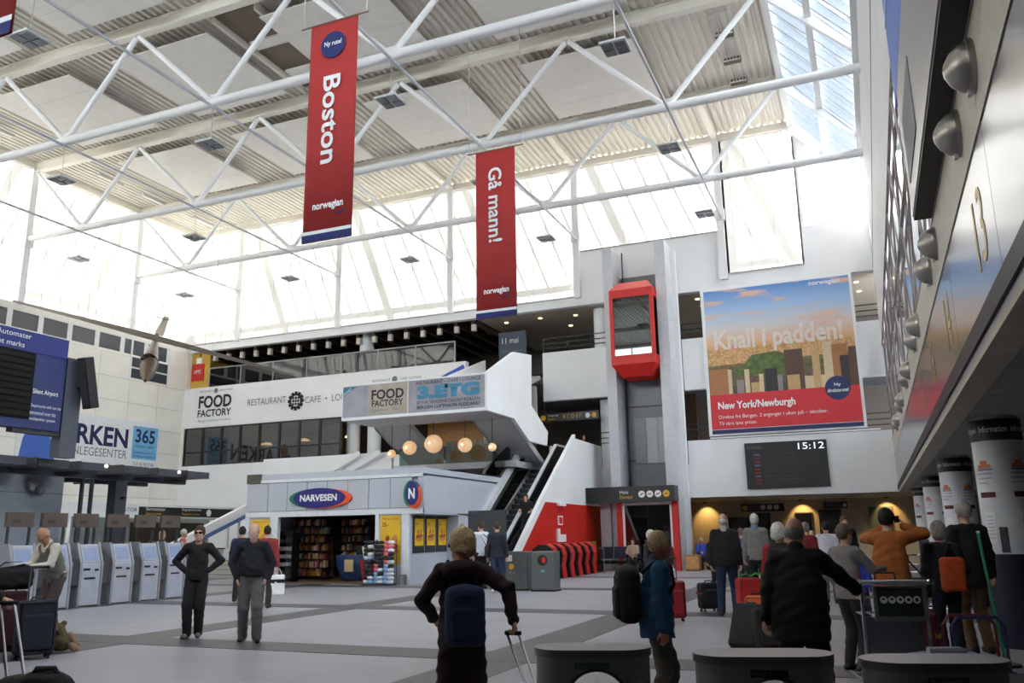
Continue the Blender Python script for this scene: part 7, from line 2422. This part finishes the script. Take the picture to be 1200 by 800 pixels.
t = thing('hoop_rail', 'low blue and red tubular hoop rail before the first white column', 'rail', (xy[0], xy[1], 0), facing(xy, 20))
for k, (y, m_) in enumerate(((-0.12, M('frame_blue', (44, 52, 96), 0.4)), (0.12, M('frame_red', (120, 40, 44), 0.4)))):
    MB().tube([(-0.27, y, 0), (-0.27, y, 0.46), (-0.20, y, 0.56), (0.20, y, 0.56), (0.27, y, 0.46), (0.27, y, 0)], 0.018, 8).build('hoop', m_, t, world=False)
MB().box(-0.32, 0.32, -0.16, 0.16, 0, 0.012).build('base_plate', dark_grey, t, world=False)
pb_ = at_depth(1152, 9.6)
t = thing('queue_post', 'slim green pole standing before the first white column', 'pole', (pb_[0], pb_[1], 0))
MB().tube([(0.05, 0, 0.03), (-0.05, 0, 1.42)], 0.018, 8).build('pole', M('pole_green', (60, 150, 110), 0.4), t, world=False)
MB().lathe([(0.16, 0.0), (0.15, 0.03)], 18, (0.05, 0, 0)).build('base', dark_grey, t, world=False)
MB().ball((-0.05, 0, 1.44), 0.022, 8).build('knob', M('pole_pale', (170, 200, 186), 0.4), t, world=False)

# ---- foreground recycling bins
def stadium(w, d, z, n=12):
    r = d / 2
    pts = []
    for k in range(n + 1):
        a = -math.pi / 2 + math.pi * k / n
        pts.append((w / 2 - r + r * math.cos(a), r * math.sin(a)))
    for k in range(n + 1):
        a = math.pi / 2 + math.pi * k / n
        pts.append((-w / 2 + r + r * math.cos(a), r * math.sin(a)))
    return pts


def recycle_bin(px0, px1, py, label, tagc, word, hole_dx):
    Z = 0.95
    a, c = P(px0, py, 'Z', Z), P(px1, py, 'Z', Z)
    mid = (a + c) / 2
    w = (c - a).length
    t = thing('recycling_bin', label, 'bin', (mid.x, mid.y, 0), math.atan2((c - a).y, (c - a).x))
    steel = M('bin_steel', (150, 149, 148), 0.5, metal=0.2, noise=(30, 0.05))
    d = 0.30
    # body with a tall oval opening right through it
    st = stadium(w - 0.02, d - 0.02, 0)
    bm_b = MB()
    bm_b.prism(st, 'Z', 0.04, Z - 0.035)
    body = bm_b.build('body', [steel, M('bin_inside', (34, 34, 36), 0.6)], t, world=False, auto=True)
    cut = MB()
    cut.prism([(hole_dx + 0.15 * math.cos(2 * math.pi * k / 32), 0.70 + 0.16 * math.sin(2 * math.pi * k / 32)) for k in range(32)], 'Y', -0.4, 0.4, 1)
    cme = cut.mesh('cutter', [steel, MATS['bin_inside']])
    co = bpy.data.objects.new('cutter', cme)
    COL.objects.link(co)
    co.matrix_basis = t.matrix_basis.copy()
    md = body.modifiers.new('opening', 'BOOLEAN')
    md.object = co
    md.operation = 'DIFFERENCE'
    md.solver = 'EXACT'
    bpy.context.view_layer.update()
    dg = bpy.context.evaluated_depsgraph_get()
    nm = bpy.data.meshes.new_from_object(body.evaluated_get(dg))
    body.modifiers.clear()
    body.data = nm
    bpy.data.objects.remove(co)
    MB().prism(stadium(w, d, 0), 'Z', Z - 0.035, Z).build('lid', M('bin_lid', (126, 126, 130), 0.34, metal=0.8, noise=(6, 0.08)), t, world=False, auto=True)
    MB().prism(stadium(w - 0.04, d - 0.04, 0), 'Z', 0.0, 0.04).build('plinth', black, t, world=False)
    pts = [(hole_dx + 0.152 * math.cos(2 * math.pi * k / 32), -d / 2 + 0.006, 0.70 + 0.162 * math.sin(2 * math.pi * k / 32)) for k in range(33)]
    MB().tube(pts, 0.008, 6, caps=False).build('opening_rim', M('rim_steel', (90, 90, 92), 0.3, metal=0.8), t, world=False)
    lb = MB().box(-0.08, 0.08, -d / 2 - 0.001, -d / 2 + 0.012, Z - 0.085, Z - 0.055)
    pl_ = lb.build('label_plate', M(tagc[0], tagc[1], 0.5), t, world=False)
    o = lettering(word, FRONT, (-0.07, -d / 2 - 0.001, Z - 0.08), 0.14, 0.018, letter_grey, None, 'label_text', depth=0.002)
    o.parent = pl_
    return t
recycle_bin(626, 763, 757, 'steel recycling bin with oval opening and green label, nearest the woman in maroon', ('label_green', (30, 90, 62)), 'Flasker  Bottles', 0.02)
recycle_bin(811, 976, 764, 'steel recycling bin with navy label, below the big man in black', ('label_navy', (26, 30, 46)), 'Papir  Paper', 0.02)
recycle_bin(1007, 1180, 771, 'steel recycling bin below the baggage trolley', ('label_slate', (50, 54, 58)), 'Restavfall', 0.02)
